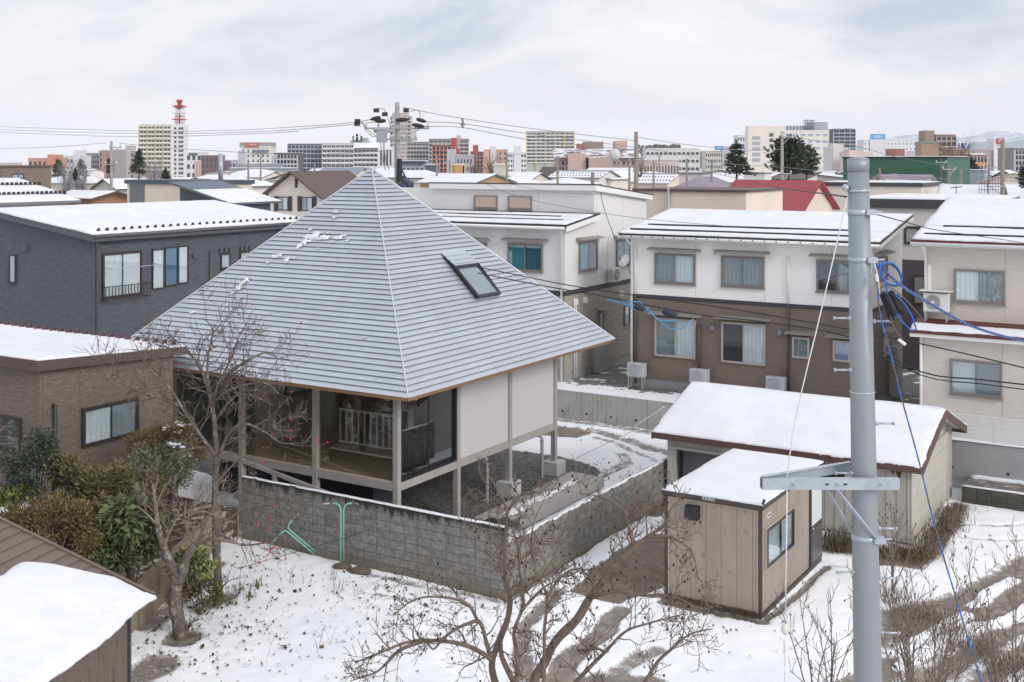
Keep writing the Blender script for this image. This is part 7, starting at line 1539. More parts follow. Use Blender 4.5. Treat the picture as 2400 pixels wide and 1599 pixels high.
# ------------------------------------------------------------------ evergreens in the neighbour's garden
def leafmat(name, c, c2, rough=.5):
    m, nt, N, L, b = nodes(name); g = N.new('ShaderNodeNewGeometry'); cr = N.new('ShaderNodeValToRGB'); L.new(g.outputs['Random Per Island'], cr.inputs[0])
    cr.color_ramp.elements[0].color = rgb(c); cr.color_ramp.elements[1].color = rgb(c2); L.new(cr.outputs[0], b.inputs['Base Color']); b.inputs['Roughness'].default_value = rough; b.inputs['Specular IOR Level'].default_value = .3
    b.inputs['Transmission Weight'].default_value = 0.0; return m
def shrub(label, c, rad, n, leaf, mat, seed, clumps=16, elong=1.8, name='evergreen_shrub', snow=0, drop=0.0, cat='shrub', stem=True, droop=.0):
    """leaf-sized faces gathered in clumps spread over an uneven ellipsoid"""
    r = random.Random(seed); t = thing(name, label, cat, (c[0], c[1], .7), grid=False); mb = MB(); cl = []
    for k in range(clumps):
        while True:
            d = Vector((r.gauss(0, 1), r.gauss(0, 1), r.gauss(0, 1))).normalized()
            if d.z > -.55: break
        q = r.uniform(.45, 1.0); cl.append((Vector((c[0] + d.x * rad[0] * q, c[1] + d.y * rad[1] * q, c[2] + d.z * rad[2] * q)), r.uniform(.24, .46) * min(rad), d))
    for k in range(n):
        p, cr_, d = r.choice(cl); o = Vector((r.gauss(0, 1), r.gauss(0, 1), r.gauss(0, 1))); o = o.normalized() * (r.random() ** .45)
        q = p + o * cr_ * 1.25
        up = (o + d * .6 + Vector((0, 0, .5 - droop))).normalized(); ax = (up + Vector((r.gauss(0, .6), r.gauss(0, .6), r.gauss(0, .5) - droop))).normalized(); s = ax.cross(Vector((r.gauss(0, 1), r.gauss(0, 1), r.gauss(0, 1)))).normalized(); l = leaf * r.uniform(.6, 1.3)
        w = l / elong / 2; tip = q + ax * l; nn = s.cross(ax) * l * .12
        mb.quad(q, q + ax * l * .5 + s * w + nn, tip, q + ax * l * .5 - s * w + nn)
    part(t, 'foliage', mb, mat, kind='stuff')
    if stem:
        T = MB()
        for p, cr_, d in cl: T.tube([(c[0], c[1], .6), (c[0] + (p.x - c[0]) * .4, c[1] + (p.y - c[1]) * .4, .6 + (p.z - .6) * .6), tuple(p)], [.03, .018, .006], 4)
        part(t, 'stems', T, bark('shrub_stem', (.09, .065, .05)), True)
    if snow:
        S = MB(); hi = sorted(cl, key=lambda q: -q[0].z)[:snow]
        for p, cr_, d in hi: [S.ball((p.x + r.gauss(0, cr_ * .5), p.y + r.gauss(-.1, cr_ * .4), p.z + cr_ * r.uniform(.4, .9)), cr_ * r.uniform(.08, .3), 7, 5, (1.3, 1.0, .5)) for _ in range(9)]
        part(t, 'snow_cover', S, SNOW, True)
    return t
def at(x, y, Y): return wY(x, y, Y)
DG = leafmat('leaf_dark_green', (.028, .040, .030), (.11, .13, .10)); YG = leafmat('leaf_yellow_green', (.09, .11, .03), (.26, .28, .09)); BR = leafmat('leaf_bronze', (.085, .062, .03), (.28, .205, .10), .8); OL = leafmat('leaf_olive', (.05, .052, .022), (.25, .22, .10), .7)
GR_ = leafmat('leaf_green', (.04, .055, .024), (.16, .19, .085)); VG = leafmat('leaf_variegated', (.06, .09, .02), (.33, .36, .14)); GG = leafmat('leaf_grey_green', (.07, .085, .05), (.26, .28, .19), .7)
shrub('dark blue-green fine-leaved shrub against the brown house corner', at(80, 1118, 25.6), (.78, .7, .85), 5200, .085, DG, 1, 22, 2.2)
shrub('yellow-green broad-leaved shrub at the foot of the dark green one', at(8, 1165, 25.0), (.5, .4, .4), 700, .12, YG, 2, 9, 2.0)
shrub('bronze-brown feathery conifer hedge behind the brown metal shed roof', at(120, 1250, 23.6), (1.15, .7, .62), 8500, .10, BR, 3, 34, 3.0)
shrub('mixed olive and tan bush below the curtained window', at(215, 1165, 25.4), (1.0, .7, .85), 7000, .09, OL, 4, 30, 2.4)
shrub('rounded bronze-topped conifer patched with snow by the glazed house', at(385, 1048, 28.4), (.95, .7, .55), 6000, .085, BR, 5, 26, 3.0, snow=3)
shrub('grey-green bush in the middle of the neighbour garden', at(375, 1105, 27.0), (.85, .6, .62), 5200, .08, GG, 6, 24, 2.4, snow=1)
shrub('glossy green broad-leaved shrub leaning over the tan wall', at(310, 1262, 24.0), (.72, .55, .95), 1900, .20, GR_, 7, 22, 2.1, droop=.7)
shrub('yellow-variegated leafy shrub at the foot of the forked tree', at(443, 1335, 24.6), (.42, .4, .62), 1500, .13, VG, 8, 14, 2.4, droop=.5)
shrub('small olive bush under the tan garden wall', at(470, 1395, 25.2), (.42, .35, .3), 1300, .09, OL, 9, 9, 2.4)
shrub('reddish brown dry bush between bronze hedge and green shrub', at(225, 1245, 24.2), (.7, .5, .72), 4200, .08, leafmat('leaf_dry', (.07, .045, .025), (.27, .19, .10), .8), 10, 20, 2.6)
shrub('deep green bush beside the glossy broad-leaved one', at(262, 1290, 23.7), (.5, .4, .55), 1700, .10, GR_, 12, 14, 2.0)
shrub('olive undergrowth beneath the rounded bronze-topped conifer', at(330, 1165, 26.2), (.75, .5, .5), 3800, .085, OL, 13, 18, 2.4)
shrub('low dark evergreen behind the snow patch at the brown house foot', at(35, 1215, 24.6), (.9, .4, .35), 2500, .09, DG, 14, 14, 2.2)
for lab, q in (('snow lying between the dark green shrub and the shed roof', (at(40, 1188, 24.8), .55, .35)),):
    (c, w, h) = q; mb = MB(); mb.ball((c[0], c[1], c[2] - .02), 1.0, 18, 8, (w, h, .12)); solo('garden_snow', lab, 'snow', mb, SNOW, base=c, grid=False, kind='stuff', smooth=True)

# ------------------------------------------------------------------ conifers and bare trees in the distance
NEED = leafmat('needles', (.022, .034, .022), (.09, .105, .07), .8)
def conifer(label, x, yt, yb, Y, w, seed, pine=False, snow=True, wide=1.0):
    X, _, zt = wY(x, yt, Y); zb = max(0, zat(yb, Y)); t = thing('conifer', label, 'tree', (X, Y, 0), grid=False); r = random.Random(seed); R = w * Y / F; mb = MB(); sn = MB(); tr = MB()
    tr.tube([(X, Y, 0), (X + r.gauss(0, .1), Y, zt * .5), (X, Y, zt)], [.022 * zt, .014 * zt, .02], 7); z0 = zb if not pine else zb
    lay = 26 if not pine else 30
    for k in range(lay):
        f = (k + r.random()) / lay; z = z0 + (zt - z0) * f; rr = R * ((1 - f) ** .75 if not pine else (.55 + .5 * math.sin(min(1, f * 1.15) * 3.0)) * (1 - f * .35)) * r.uniform(.6, 1.1)
        for b in range(7):
            a = r.uniform(0, 6.28); e = Vector((X + rr * math.cos(a), Y + rr * math.sin(a), z + rr * (.25 if pine else -.10) + r.gauss(0, .15))); s = Vector((X, Y, z)); tr.tube([s, e], [.05, .012], 3, False); n = 12
            for q in range(n):
                u = r.uniform(.25, 1.05); p = s.lerp(e, u) + Vector((r.gauss(0, .14), r.gauss(0, .14), r.gauss(0, .08))) * R * .35; d = ((e - s).normalized() * .7 + Vector((r.gauss(0, .5), r.gauss(0, .5), r.uniform(.0, .9) if pine else r.gauss(0, .3)))).normalized(); l = R * r.uniform(.10, .22); sd = d.cross(Vector((r.gauss(0, 1), r.gauss(0, 1), r.gauss(0, 1)))).normalized() * l * .28
                mb.quad(p - sd * .3, p + d * l * .5 - sd, p + d * l, p + d * l * .5 + sd)
            if snow and r.random() < .12: sn.ball(tuple(s.lerp(e, .8) + Vector((0, 0, .05 * R))), R * .05, 6, 4, (1.6, 1.2, .6))
    part(t, 'trunk', tr, bark('conifer_bark', (.06, .045, .035)), True); part(t, 'crown', mb, NEED, kind='stuff')
    if sn.v: part(t, 'snow_cover', sn, SNOW, True)
conifer('layered dark cedar left of the hospital', 1726, 338, 404, 140, 42, 51); conifer('broad windswept pine before the hospital', 1848, 333, 412, 130, 62, 52, True); conifer('smaller pine joined to the right side of the windswept one', 1892, 350, 410, 135, 34, 53, True)
conifer('open-crowned pine left of the cream apartment tower', 325, 353, 405, 190, 24, 54, False, False); conifer('small pine over white bare trees behind the brick house', 137, 374, 412, 190, 20, 55, False, False); conifer('pine beside the brick-red sign', 190, 376, 414, 200, 20, 56, False, False)
conifer('dark conical yew among the rooftops', 177, 396, 420, 120, 10, 57, False, False); conifer('low dark evergreen below the cream apartment tower', 388, 400, 419, 130, 16, 58, False, False); conifer('dark round evergreen behind the green hall', 2272, 368, 398, 260, 24, 59, False, False); conifer('dark pine at the right edge behind the guard-studded roof', 2404, 395, 440, 90, 24, 60, True, False); conifer('slim pine behind the wooden pole', 258, 372, 408, 165, 12, 61, True, False)
def far_tree(label, x, yt, Y, w, seed, col=(.16, .12, .10)):
    X, _, zt = wY(x, yt, Y); t = thing('bare_tree', label, 'tree', (X, Y, 0), grid=False); T = Twigs(seed); r = random.Random(seed); R = w * Y / F
    for k in range(9): a = r.uniform(0, 6.28); T.limb([(X, Y, 0), (X + .1 * R * math.cos(a), Y + .1 * R * math.sin(a), zt * .42), (X + R * .5 * math.cos(a), Y + R * .5 * math.sin(a), zt * .75), (X + R * r.uniform(.4, 1) * math.cos(a), Y + R * math.sin(a), zt * r.uniform(.85, 1))], .02 * zt, .03, every=zt * .05, level=2, ln=zt * .22, up=.35, start=zt * .35, kids=(3, 5))
    part(t, 'crown', T.mb, M('far_bark_%d' % int(col[0] * 100), col, .9), True, kind='stuff')
far_tree('wide bare tree before the orange-brown building', 2234, 330, 330, 46, 71); far_tree('bare tree left of the salmon office block end', 155, 385, 170, 22, 72, (.26, .25, .26)); far_tree('pale bare tree by the pine and brick-red sign', 195, 388, 175, 20, 73, (.30, .29, .31)); far_tree('bare tree at the foot of the cream apartment tower', 362, 380, 180, 20, 74, (.28, .27, .29)); far_tree('brown bare tree below the salmon-pink block', 1155, 372, 280, 18, 75); far_tree('low brown bare tree before the maroon block', 1112, 382, 260, 16, 76); far_tree('bare tree by the pink clinic', 1500, 386, 200, 14, 77)
for k, (x, y, w) in enumerate(((1522, 344, 5), (1534, 342, 6), (1548, 344, 7), (1562, 347, 4), (1574, 342, 4), (1582, 345, 6), (1500, 345, 5), (2265, 334, 5))):
    conifer('dark clump of a tree on the wooded hill skyline', x, y, 356, 1850, w, 80 + k, False, False) if False else None
def hill_wood():
    mb = MB(); r = random.Random(6)
    for k in range(70):
        x = r.choice([1500, 1522, 1536, 1550, 1566, 1580, 1584]) + r.gauss(0, 6); y = r.uniform(342, 350); X, Y, z = wY(x, y, 1800 + r.uniform(-40, 40)); mb.ball((X, Y, z), r.uniform(1.6, 3.2), 7, 5, (1, 1, 1.2))
    solo('hill_wood', 'dark wood on the far hill behind the cream clinic', 'wood', mb, NEED, grid=False, kind='stuff')
hill_wood()
# ------------------------------------------------------------------ steel pole with its fittings, guy wire and cables
PSTEEL = M('galvanised_pole', (.30, .325, .355), .5, metal=.35, var=.08, vs=2, stretch=(1, 1, .25), bump=.05, bs=40); PSTEEL2 = M('galvanised_arm', (.46, .50, .54), .42, metal=.5, var=.15, vs=8)
BLUEC = M('blue_cable', (.01, .13, .55), .5, var=.05); BROWNC = M('brown_cable', (.13, .085, .06), .6); BLACKC = M('black_cable', (.015, .015, .017), .6); GREYC = M('grey_wire', (.22, .22, .23), .5); WHITEC = M('white_guy_sleeve', (.66, .66, .66), .4)
def steel_pole():
    t = thing('steel_pole', 'thick galvanised steel utility pole with step bolts and a side bracket', 'utility pole', (3.39, 10.8, 0), grid=False)
    ax = lambda z: Vector((3.39 - (3.39 - 3.208) * z / 9.69, 10.8, z)); rad = lambda z: .160 - (.160 - .095) * z / 9.69; zy = lambda y: zat(y, 10.8)
    mb = MB(); zs = [0, 3, 5.4, 7.6, zy(400)]; mb.tube([ax(z) for z in zs], [rad(z) for z in zs], 32); part(t, 'shaft', mb, PSTEEL, True)
    zt = 9.69; mb = MB(); mb.tube([ax(zy(401)), ax(zt)], [rad(9.6) + .004, rad(zt) + .004], 32); mb.tube([ax(zt - .001), ax(zt + .012), ax(zt + .02)], [rad(zt) + .004, rad(zt) * .7, rad(zt) * .2], 32); part(t, 'cap', mb, PSTEEL, True)
    for y, h in ((447, .022), (497, .05), (608, .035), (918, .012), (1258, .05)):
        z = zy(y); mb = MB(); mb.tube([ax(z - h / 2), ax(z + h / 2)], rad(z) + .005, 32); b = part(t, 'band', mb, PSTEEL2, True)
        if y in (497, 608, 1258): mb = MB(); q = ax(z); rr = rad(z); mb.box(q.x + rr * .4, q.x + rr + .03, q.y - rr - .02, q.y - rr * .5, z - .025, z + .025); mb.tube([(q.x + rr, q.y - rr * .7, z), (q.x + rr + .10, q.y - rr * .7, z + .004)], .008, 8); part(t, 'band_lug', mb, PSTEEL2)
    z = zy(440); q = ax(z); mb = MB(); mb.ball((q.x - rad(z) - .03, q.y - .02, z), .035, 12, 8); mb.tube([(q.x - rad(z), q.y, z), (q.x - rad(z) - .05, q.y - .03, z)], .022, 8); part(t, 'guy_eye', mb, PSTEEL2, True)
    for s, y in ((-1, 745), (1, 752), (-1, 866), (1, 991), (-1, 1107), (1, 1236), (-1, 1338), (1, 1352), (1, 1480)):
        z = zy(y); q = ax(z); rr = rad(z); mb = MB(); mb.tube([(q.x + s * rr, q.y - .03, z), (q.x + s * (rr + .155), q.y - .05, z + .004)], .0095, 8); mb.tube([(q.x + s * (rr + .15), q.y - .05, z + .004), (q.x + s * (rr + .165), q.y - .05, z + .004)], .017, 10); mb.tube([(q.x + s * (rr - .01), q.y - .03, z), (q.x + s * (rr + .02), q.y - .032, z)], .019, 8); part(t, 'step_bolt', mb, PSTEEL2, True)
    # side bracket: two channels that close at the tip, and two braces
    xl = (1787 - 1200) * 10.6 / F; xr = (2108 - 1200) * 10.6 / F; z0, z1 = zat(1148, 10.6), zat(1122, 10.6); mb = MB(); yb = 10.6
    mb.box(xl, xr, yb - .008, yb, z0, z1); mb.box(xl, xr, yb, yb + .05, z1 - .006, z1 - .0005); mb.box(xl, xr, yb, yb + .05, z0 + .0005, z0 + .006); arm = part(t, 'bracket_arm', mb, PSTEEL2)
    mb = MB(); p0, p1 = (xl + .01, yb + .06, (z0 + z1) / 2 + .01), (ax(z0).x - .08, 10.98, (z0 + z1) / 2 + .06); mb.beam(p0, p1, .008, z1 - z0 - .01); d = Vector((0, .04, 0)); mb.beam(Vector(p0) + Vector((0, -.02, (z1 - z0) / 2)), Vector(p1) + Vector((0, -.02, (z1 - z0) / 2)), .05, .006); part(t, 'bracket_arm', mb, PSTEEL2)
    mb = MB(); mb.box(xl - .006, xl - .0005, yb - .008, yb + .075, z0 + .004, z1 - .004); part(arm, 'end_plate', mb, M('plate_dark', (.10, .10, .11), .5))
    for x in (1939, 1982): X = (x - 1200) * 10.58 / F; zc = (z0 + z1) / 2; mb = MB(); mb.box(X - .016, X + .016, yb - .010, yb - .0085, zc - .008, zc + .008); part(arm, 'slot', mb, ROOM)
    for x in (1858, 1963, 2064): X = (x - 1200) * 10.58 / F; zc = (z0 + z1) / 2; mb = MB(); mb.tube([(X, yb - .008, zc), (X + .012, yb - .05, zc - .006)], .008, 8); mb.tube([(X, yb - .009, zc), (X, yb - .018, zc)], .016, 6); part(arm, 'bolt', mb, PSTEEL2)
    for (xa, Ya), (xb, yb2, Yb) in (((1962, 10.6), (2056, 1266, 10.67)), ((1938, 10.72), (1996, 1243, 10.82))):
        a = wY(xa, 1148, Ya); b = wY(xb, yb2, Yb); mb = MB(); mb.beam(a, b, .030, .004); mb.beam(Vector(a) + Vector((0, .015, 0)), Vector(b) + Vector((0, .015, 0)), .004, .03); part(t, 'brace', mb, PSTEEL2)
    return ax
axp = steel_pole()
def cable(name, label, pts, r, mat, group=None, n=6, cat='cable', twist=None):
    """a hanging line through surveyed points (photo x, y, distance)"""
    P = [Vector(wY(*p)) for p in pts]; S = []
    for i in range(len(P) - 1):
        a, b, c, d = P[max(i - 1, 0)], P[i], P[i + 1], P[min(i + 2, len(P) - 1)]; k2 = max(4, int((c - b).length / .35)) if len(P) < 12 else 4; k2 = min(k2, 26)
        for k in range(k2): t = k / k2; S.append(.5 * ((2 * b) + (c - a) * t + (2 * a - 5 * b + 4 * c - d) * t * t + (3 * b - 3 * c + d - a) * t ** 3))
    S.append(P[-1]); base = tuple(P[0])
    if not twist: mb = MB(); mb.tube(S, r, n); return solo(name, label, cat, mb, mat, base=base, grid=False, group=group, smooth=True)
    t = thing(name, label, cat, base, grid=False, group=group)
    F2 = []
    for i in range(len(S) - 1):
        m = max(2, int((S[i + 1] - S[i]).length / .035))
        for k in range(m): F2.append(S[i].lerp(S[i + 1], k / m))
    for q, m in enumerate(twist):
        mb = MB(); L = 0; pts2 = []
        for i, p in enumerate(F2):
            L += (p - F2[i - 1]).length if i else 0; a = L / .30 * 2 * math.pi + q * 2 * math.pi / len(twist); pts2.append(p + Vector((math.cos(a) * .3, math.cos(a) * .5, math.sin(a))) * r * .9)
        mb.tube(pts2, r, 5); part(t, 'strand', mb, m, True)
    return t
cable('guy_wire', 'white-sleeved guy wire running from the steel pole down to its bracket tip', [(1986, 462, 10.74), (1928, 714, 10.68), (1865, 979, 10.62), (1845, 1122, 10.6)], .006, WHITEC)
def lower_guy():
    P = [wY(1845, 1124, 10.6), wY(1841, 1440, 10.6), wY(1841, 1455, 10.6)]; g = wY(1840, 1500, 10.6); t = thing('guy_wire', 'white guy wire with a round insulator below the bracket tip', 'cable', (P[0][0], 10.6, 0), grid=False)
    mb = MB(); mb.tube([P[0], P[1]], .0065, 8); part(t, 'upper_wire', mb, WHITEC, True); mb = MB(); mb.ball(wY(1840, 1475, 10.6), .036, 14, 10, (1, 1, 1.45)); part(t, 'insulator', mb, M('porcelain', (.62, .61, .58), .25), True)
    mb = MB(); mb.tube([g, (g[0], 10.6, 0)], .0065, 8); mb.tube([wY(1836, 1498, 10.6), wY(1838, 1530, 10.6)], .005, 6); part(t, 'lower_wire', mb, WHITEC, True)
lower_guy()
cable('service_cable', 'thick blue and brown twisted cable leaving the steel pole towards the beige house', [(2046, 612, 10.7), (2072, 634, 10.75), (2110, 668, 11.2), (2170, 706, 12), (2260, 757, 13), (2340, 785, 14), (2430, 806, 15)], .009, None, twist=(BLUEC, BROWNC, BLUEC, BLACKC))
cable('drop_cable', 'blue and brown cable dropping from the steel pole to the muddy ground', [(2062, 650, 10.7), (2058, 700, 10.65), (2068, 760, 10.6), (2090, 840, 10.6), (2112, 930, 10.6), (2152, 1075, 10.6), (2190, 1230, 10.6), (2240, 1400, 10.6), (2300, 1600, 10.6), (2350, 1760, 10.7)], .0065, None, twist=(BLUEC, BROWNC))
def coil():
    t = thing('cable_coil', 'coiled blue cable loop with black splice boxes hung beside the steel pole', 'cable', wY(2090, 650, 10.7), grid=False)
    for q, (cx, cy, rr, m) in enumerate(((2088, 642, .098, BLUEC), (2089, 645, .092, BROWNC))):
        mb = MB(); c = Vector(wY(cx, cy, 10.68 + q * .02)); mb.tube([c + Vector((rr * math.cos(a) * 1.0, .02 * math.sin(2 * a), rr * math.sin(a) * 1.02 + .03 * math.cos(a) * -1)) for a in [2 * math.pi * k / 30 for k in range(31)]], .0085, 6); part(t, 'loop', mb, m, True)
    r = random.Random(4)
    for q, (x, y, x2, y2) in enumerate(((2076, 690, 2100, 740), (2086, 682, 2112, 732), (2098, 690, 2118, 738), (2078, 706, 2092, 752), (2068, 684, 2080, 716))):
        mb = MB(); a, b = Vector(wY(x, y, 10.66 + q * .015)), Vector(wY(x2, y2, 10.62 + q * .015)); mb.tube([a, a.lerp(b, .12), a.lerp(b, .88), b], [.018, .034, .034, .018], 10); part(t, 'splice_box', mb, BLACKC, True)
    for pts, m, w in (([(2062, 612), (2064, 640), (2076, 662), (2080, 690)], BLUEC, .008), ([(2098, 690), (2120, 712), (2138, 742), (2148, 772)], BLUEC, .0065), ([(2100, 735), (2118, 758), (2136, 775), (2146, 772)], BLUEC, .0065), ([(2068, 690), (2062, 676), (2078, 668), (2110, 690), (2135, 715), (2160, 745)], BROWNC, .006), ([(2086, 740), (2096, 770), (2112, 790), (2118, 800)], BROWNC, .006), ([(2048, 612), (2058, 650), (2062, 690)], WHITEC, .006)):
        mb = MB(); mb.tube([wY(x, y, 10.6) for x, y in pts], w, 6); part(t, 'loose_lead', mb, m, True)
    mb = MB(); mb.tube([wY(2106, 796, 10.6), wY(2122, 808, 10.6)], .015, 8); mb.tube([wY(2054, 642, 10.6), wY(2056, 660, 10.6)], .016, 8); part(t, 'connector', mb, WHITEC)
coil()
B1 = [(1100, 622, 33), (1238, 650, 31), (1340, 670, 30), (1485, 692, 29), (1700, 722, 27), (1950, 765, 25), (2200, 815, 23.5), (2440, 872, 22)]
cable('overhead_cable', 'upper black overhead cable crossing before the apartment house', B1, .014, BLACKC, 'black overhead cables')
B2 = [(1120, 640, 33), (1272, 670, 31), (1400, 692, 30), (1520, 716, 29), (1640, 738, 28), (1800, 756, 27), (1990, 790, 25), (2160, 872, 24), (2300, 890, 23), (2440, 906, 22)]
cable('overhead_cable', 'lower black overhead cable with blue leads and splice closures', B2, .015, BLACKC, 'black overhead cables')
cable('overhead_cable', 'thin dark cable doubling the lower overhead one past the beige house', [(1990, 796, 25), (2160, 880, 24), (2300, 900, 23), (2440, 918, 22)], .012, BLACKC, 'black overhead cables')
def closures():
    t = thing('splice_closure', 'black splice closures with looping blue leads on the lower overhead cable', 'cable', wY(1520, 716, 28.9), grid=False)
    for x0, y0, x1, y1 in ((1484, 716, 1512, 724), (1552, 730, 1588, 738)):
        a, b = Vector(wY(x0, y0, 28.9)), Vector(wY(x1, y1, 28.7)); mb = MB(); mb.tube([a, a.lerp(b, .15), a.lerp(b, .85), b], [.03, .085, .085, .03], 10); part(t, 'closure', mb, M('closure_navy', (.03, .035, .06), .6), True)
    for pts in ([(1420, 702), (1480, 716), (1520, 722), (1535, 745), (1570, 772), (1600, 770), (1625, 748)], [(1450, 708), (1500, 708), (1520, 730), (1545, 752), (1590, 752)], [(1462, 712), (1490, 728), (1505, 722)]):
        mb = MB(); mb.tube([wY(x, y, 28.8) for x, y in pts], .018, 6); part(t, 'blue_lead', mb, M('pale_blue_lead', (.08, .25, .42), .5), True)
closures()
cable('service_wire', 'thin wire dropping down the white house side wall to the satellite dish', [(1408, 452, 46), (1416, 490, 45.5), (1440, 556, 45)], .014, BLACKC, 'thin service wires')
cable('service_wire', 'thin wire slanting across the white attic wall', [(1140, 432, 47), (1220, 462, 44), (1330, 486, 42), (1500, 512, 40), (1700, 530, 38)], .010, GREYC, 'thin service wires')
cable('service_wire', 'thin wire strung before the attic windows to the roof corner', [(1200, 432, 49), (1290, 450, 48), (1400, 456, 47)], .010, GREYC, 'thin service wires')
cable('service_wire', 'long dark wire sweeping past the red roof to the steel pole', [(1490, 376, 78), (1650, 402, 60), (1800, 435, 40), (1960, 458, 14), (1984, 462, 11)], .011, BLACKC, 'thin service wires')
cable('service_wire', 'dark wire with a ball marker running from the steel pole over the beige house roof', [(2044, 500, 10.9), (2120, 520, 13), (2200, 540, 16), (2370, 565, 20), (2440, 580, 22)], .006, BLACKC, 'thin service wires')
cable('yard_line', 'thin line stretched over the snowy garden before the block wall', [(556, 1334, 25.6), (726, 1284, 26.6), (800, 1264, 26.9), (870, 1240, 27.2)], .006, BLACKC)
cable('yard_line', 'thin line from the white stake to the gravel by the house', [(1350, 1074, 37.5), (1497, 1004, 41)], .007, BLACKC)
mb = MB(); mb.tube([wz(1482, 1003), wY(1556, 954, 40.6)], .03, 8); o = solo('white_stake', 'white plastic pipe leaning against the concrete retaining wall', 'pipe', mb, WHITEC, base=wz(1482, 1003), grid=False)

# ------------------------------------------------------------------ other poles
PCON = M('concrete_pole', (.33, .31, .28), .85, var=.12, vs=1, stretch=(1, 1, .2)); INS = M('insulator_white', (.55, .56, .58), .4); DARKFIT = M('dark_fitting', (.04, .03, .03), .6)
def pole(label, x, yt, Y, r=.15, mat=None, arms=(), name='utility_pole', group=None):
    X, _, zt = wY(x, yt, Y); t = thing(name, label, 'utility pole', (X, Y, 0), grid=False, group=group); mb = MB(); mb.tube([(X, Y, 0), (X, Y, zt)], [r * 1.35, r * .85], 12); part(t, 'shaft', mb, mat or PCON, True)
    for z, w, side in arms:
        mb = MB(); x0, x1 = X - (w if side <= 0 else .15), X + (w if side >= 0 else .15); mb.box(x0, x1, Y - .2, Y - .1, zt - z - .05, zt - z + .05); mb.beam((X, Y - .12, zt - z - .7), (X + (w * .7 if side >= 0 else -w * .7), Y - .12, zt - z - .05), .05, .05); a = part(t, 'crossarm', mb, M('arm_grey', (.36, .38, .40), .5, metal=.3))
        mb = MB(); k = int(w * 2 / .55) if side == 0 else int(w / .4)
        for q in range(max(k, 1)): xx = x0 + .08 + (x1 - x0 - .16) * q / max(k - 1, 1); mb.tube([(xx, Y - .15, zt - z + .05), (xx, Y - .15, zt - z + .16), (xx, Y - .15, zt - z + .28)], [.03, .085, .04], 7)
        part(a, 'insulators', mb, INS, True, kind='stuff')
    return t, X, zt
t, X, zt = pole('tall concrete power pole crowded with insulators and cables behind the pyramid roof', 931, 240, 69, .16, M('grey_power_pole', (.33, .335, .34), .7, var=.3, vs=2), ((1.55, 1.9, 0), (2.2, 1.2, 0)))
def pole_gear():
    Y = 68.7
    for x0, y0, x1, y1 in ((867, 281, 892, 275), (878, 285, 904, 283), (928, 282, 960, 280), (976, 279, 1000, 286), (966, 292, 996, 297)):
        a, b = Vector(wY(x0, y0, Y)), Vector(wY(x1, y1, Y)); d = (b - a).normalized(); mb = MB(); big = a if x1 < 931 else b; rr = [.04, .13, .14, .09] if x1 < 931 else [.09, .14, .13, .04]
        mb.tube([a, a.lerp(b, .3), a.lerp(b, .7), b], rr, 6); part(t, 'cable_cover', mb, DARKFIT)
    for x, y in ((882, 259), (902, 268), (952, 259), (838, 284), (837, 291)): mb = MB(); c = wY(x, y, Y); mb.box(c[0] - .16, c[0] + .16, Y - .1, Y + .1, c[2] - .12, c[2] + .12); part(t, 'fuse', mb, DARKFIT)
    for pts in ([(882, 261), (886, 254), (900, 256), (908, 268)], [(850, 286), (856, 305), (872, 320), (888, 322)], [(846, 284), (862, 305), (880, 318), (890, 318)], [(962, 262), (975, 258), (984, 262), (985, 274)], [(908, 275), (914, 292), (916, 305)], [(888, 312), (892, 340), (898, 380), (904, 400)], [(894, 312), (898, 340), (906, 390)], [(902, 312), (900, 350), (912, 398)], [(936, 300), (930, 320), (926, 350), (934, 390)]):
        mb = MB(); mb.tube([wY(x, y, Y) for x, y in pts], .022, 5); part(t, 'jumper', mb, GREYC, True)
    a, b = wY(877, 308, Y), wY(922, 307, Y); mb = MB(); mb.tube([a, b], .10, 8)
    for q in range(6): c = Vector(a).lerp(Vector(b), q / 8 + .05); mb.ball((c.x, c.y, c.z + .1), .14, 7, 5)
    part(t, 'switch_arm', mb, M('switch_grey', (.34, .36, .42), .5), True)
    mb = MB(); c = wY(895, 320, Y); mb.box(c[0] - .3, c[0] + .3, Y - .2, Y + .2, c[2] - .35, c[2] + .3); part(t, 'relay_box', mb, M('switch_grey', (.34, .36, .42), .5))
    mb = MB(); c = wY(937, 400, Y); mb.tube([(c[0], Y - .2, c[2] - .6), (c[0], Y - .2, c[2] + .7)], .16, 8); part(t, 'transformer', mb, BLACKC)
    for k, (x, y) in enumerate(((938, 418), (950, 425), (960, 432), (945, 436))): mb = MB(); c = wY(x, y, Y); mb.ball(c, .28, 7, 5, (1, .7, .8)); part(t, 'splice_bundle', mb, M('bundle_blue', (.06, .075, .12), .7))
    mb = MB(); mb.tube([wY(940, 395, Y), wY(950, 415, Y), wY(968, 440, Y)], .05, 5); part(t, 'drop_bundle', mb, BLACKC)
pole_gear()
pole('slim wooden pole with two crossarms left of the cream apartment tower', 261, 331, 110, .14, None, ((.6, 1.0, 1), (2.2, .6, 0))); pole('plain concrete pole rising behind the white attic roof', 1491, 309, 80, .15, M('tan_concrete_pole', (.25, .225, .18), .85)); pole('grey pole with a transformer box before the windswept pine', 1833, 309, 100, .14, None, ((.4, .9, 1), (3.6, .8, 1)))
pole('tall concrete pole hung with aerials at the right edge of the neighbourhood', 2350, 328, 80, .16, M('tan_concrete_pole', (.25, .225, .18), .85), ((3.2, 1.2, -1),)); pole('thin dark pole by the green hall', 2205, 372, 150, .12, M('dark_wood_pole', (.12, .09, .08), .9), ((.5, .7, 0),))
pole('wooden pole standing in the snowy roofs behind the attic', 1389, 404, 84, .14, M('grey_wood_pole', (.24, .21, .19), .9))
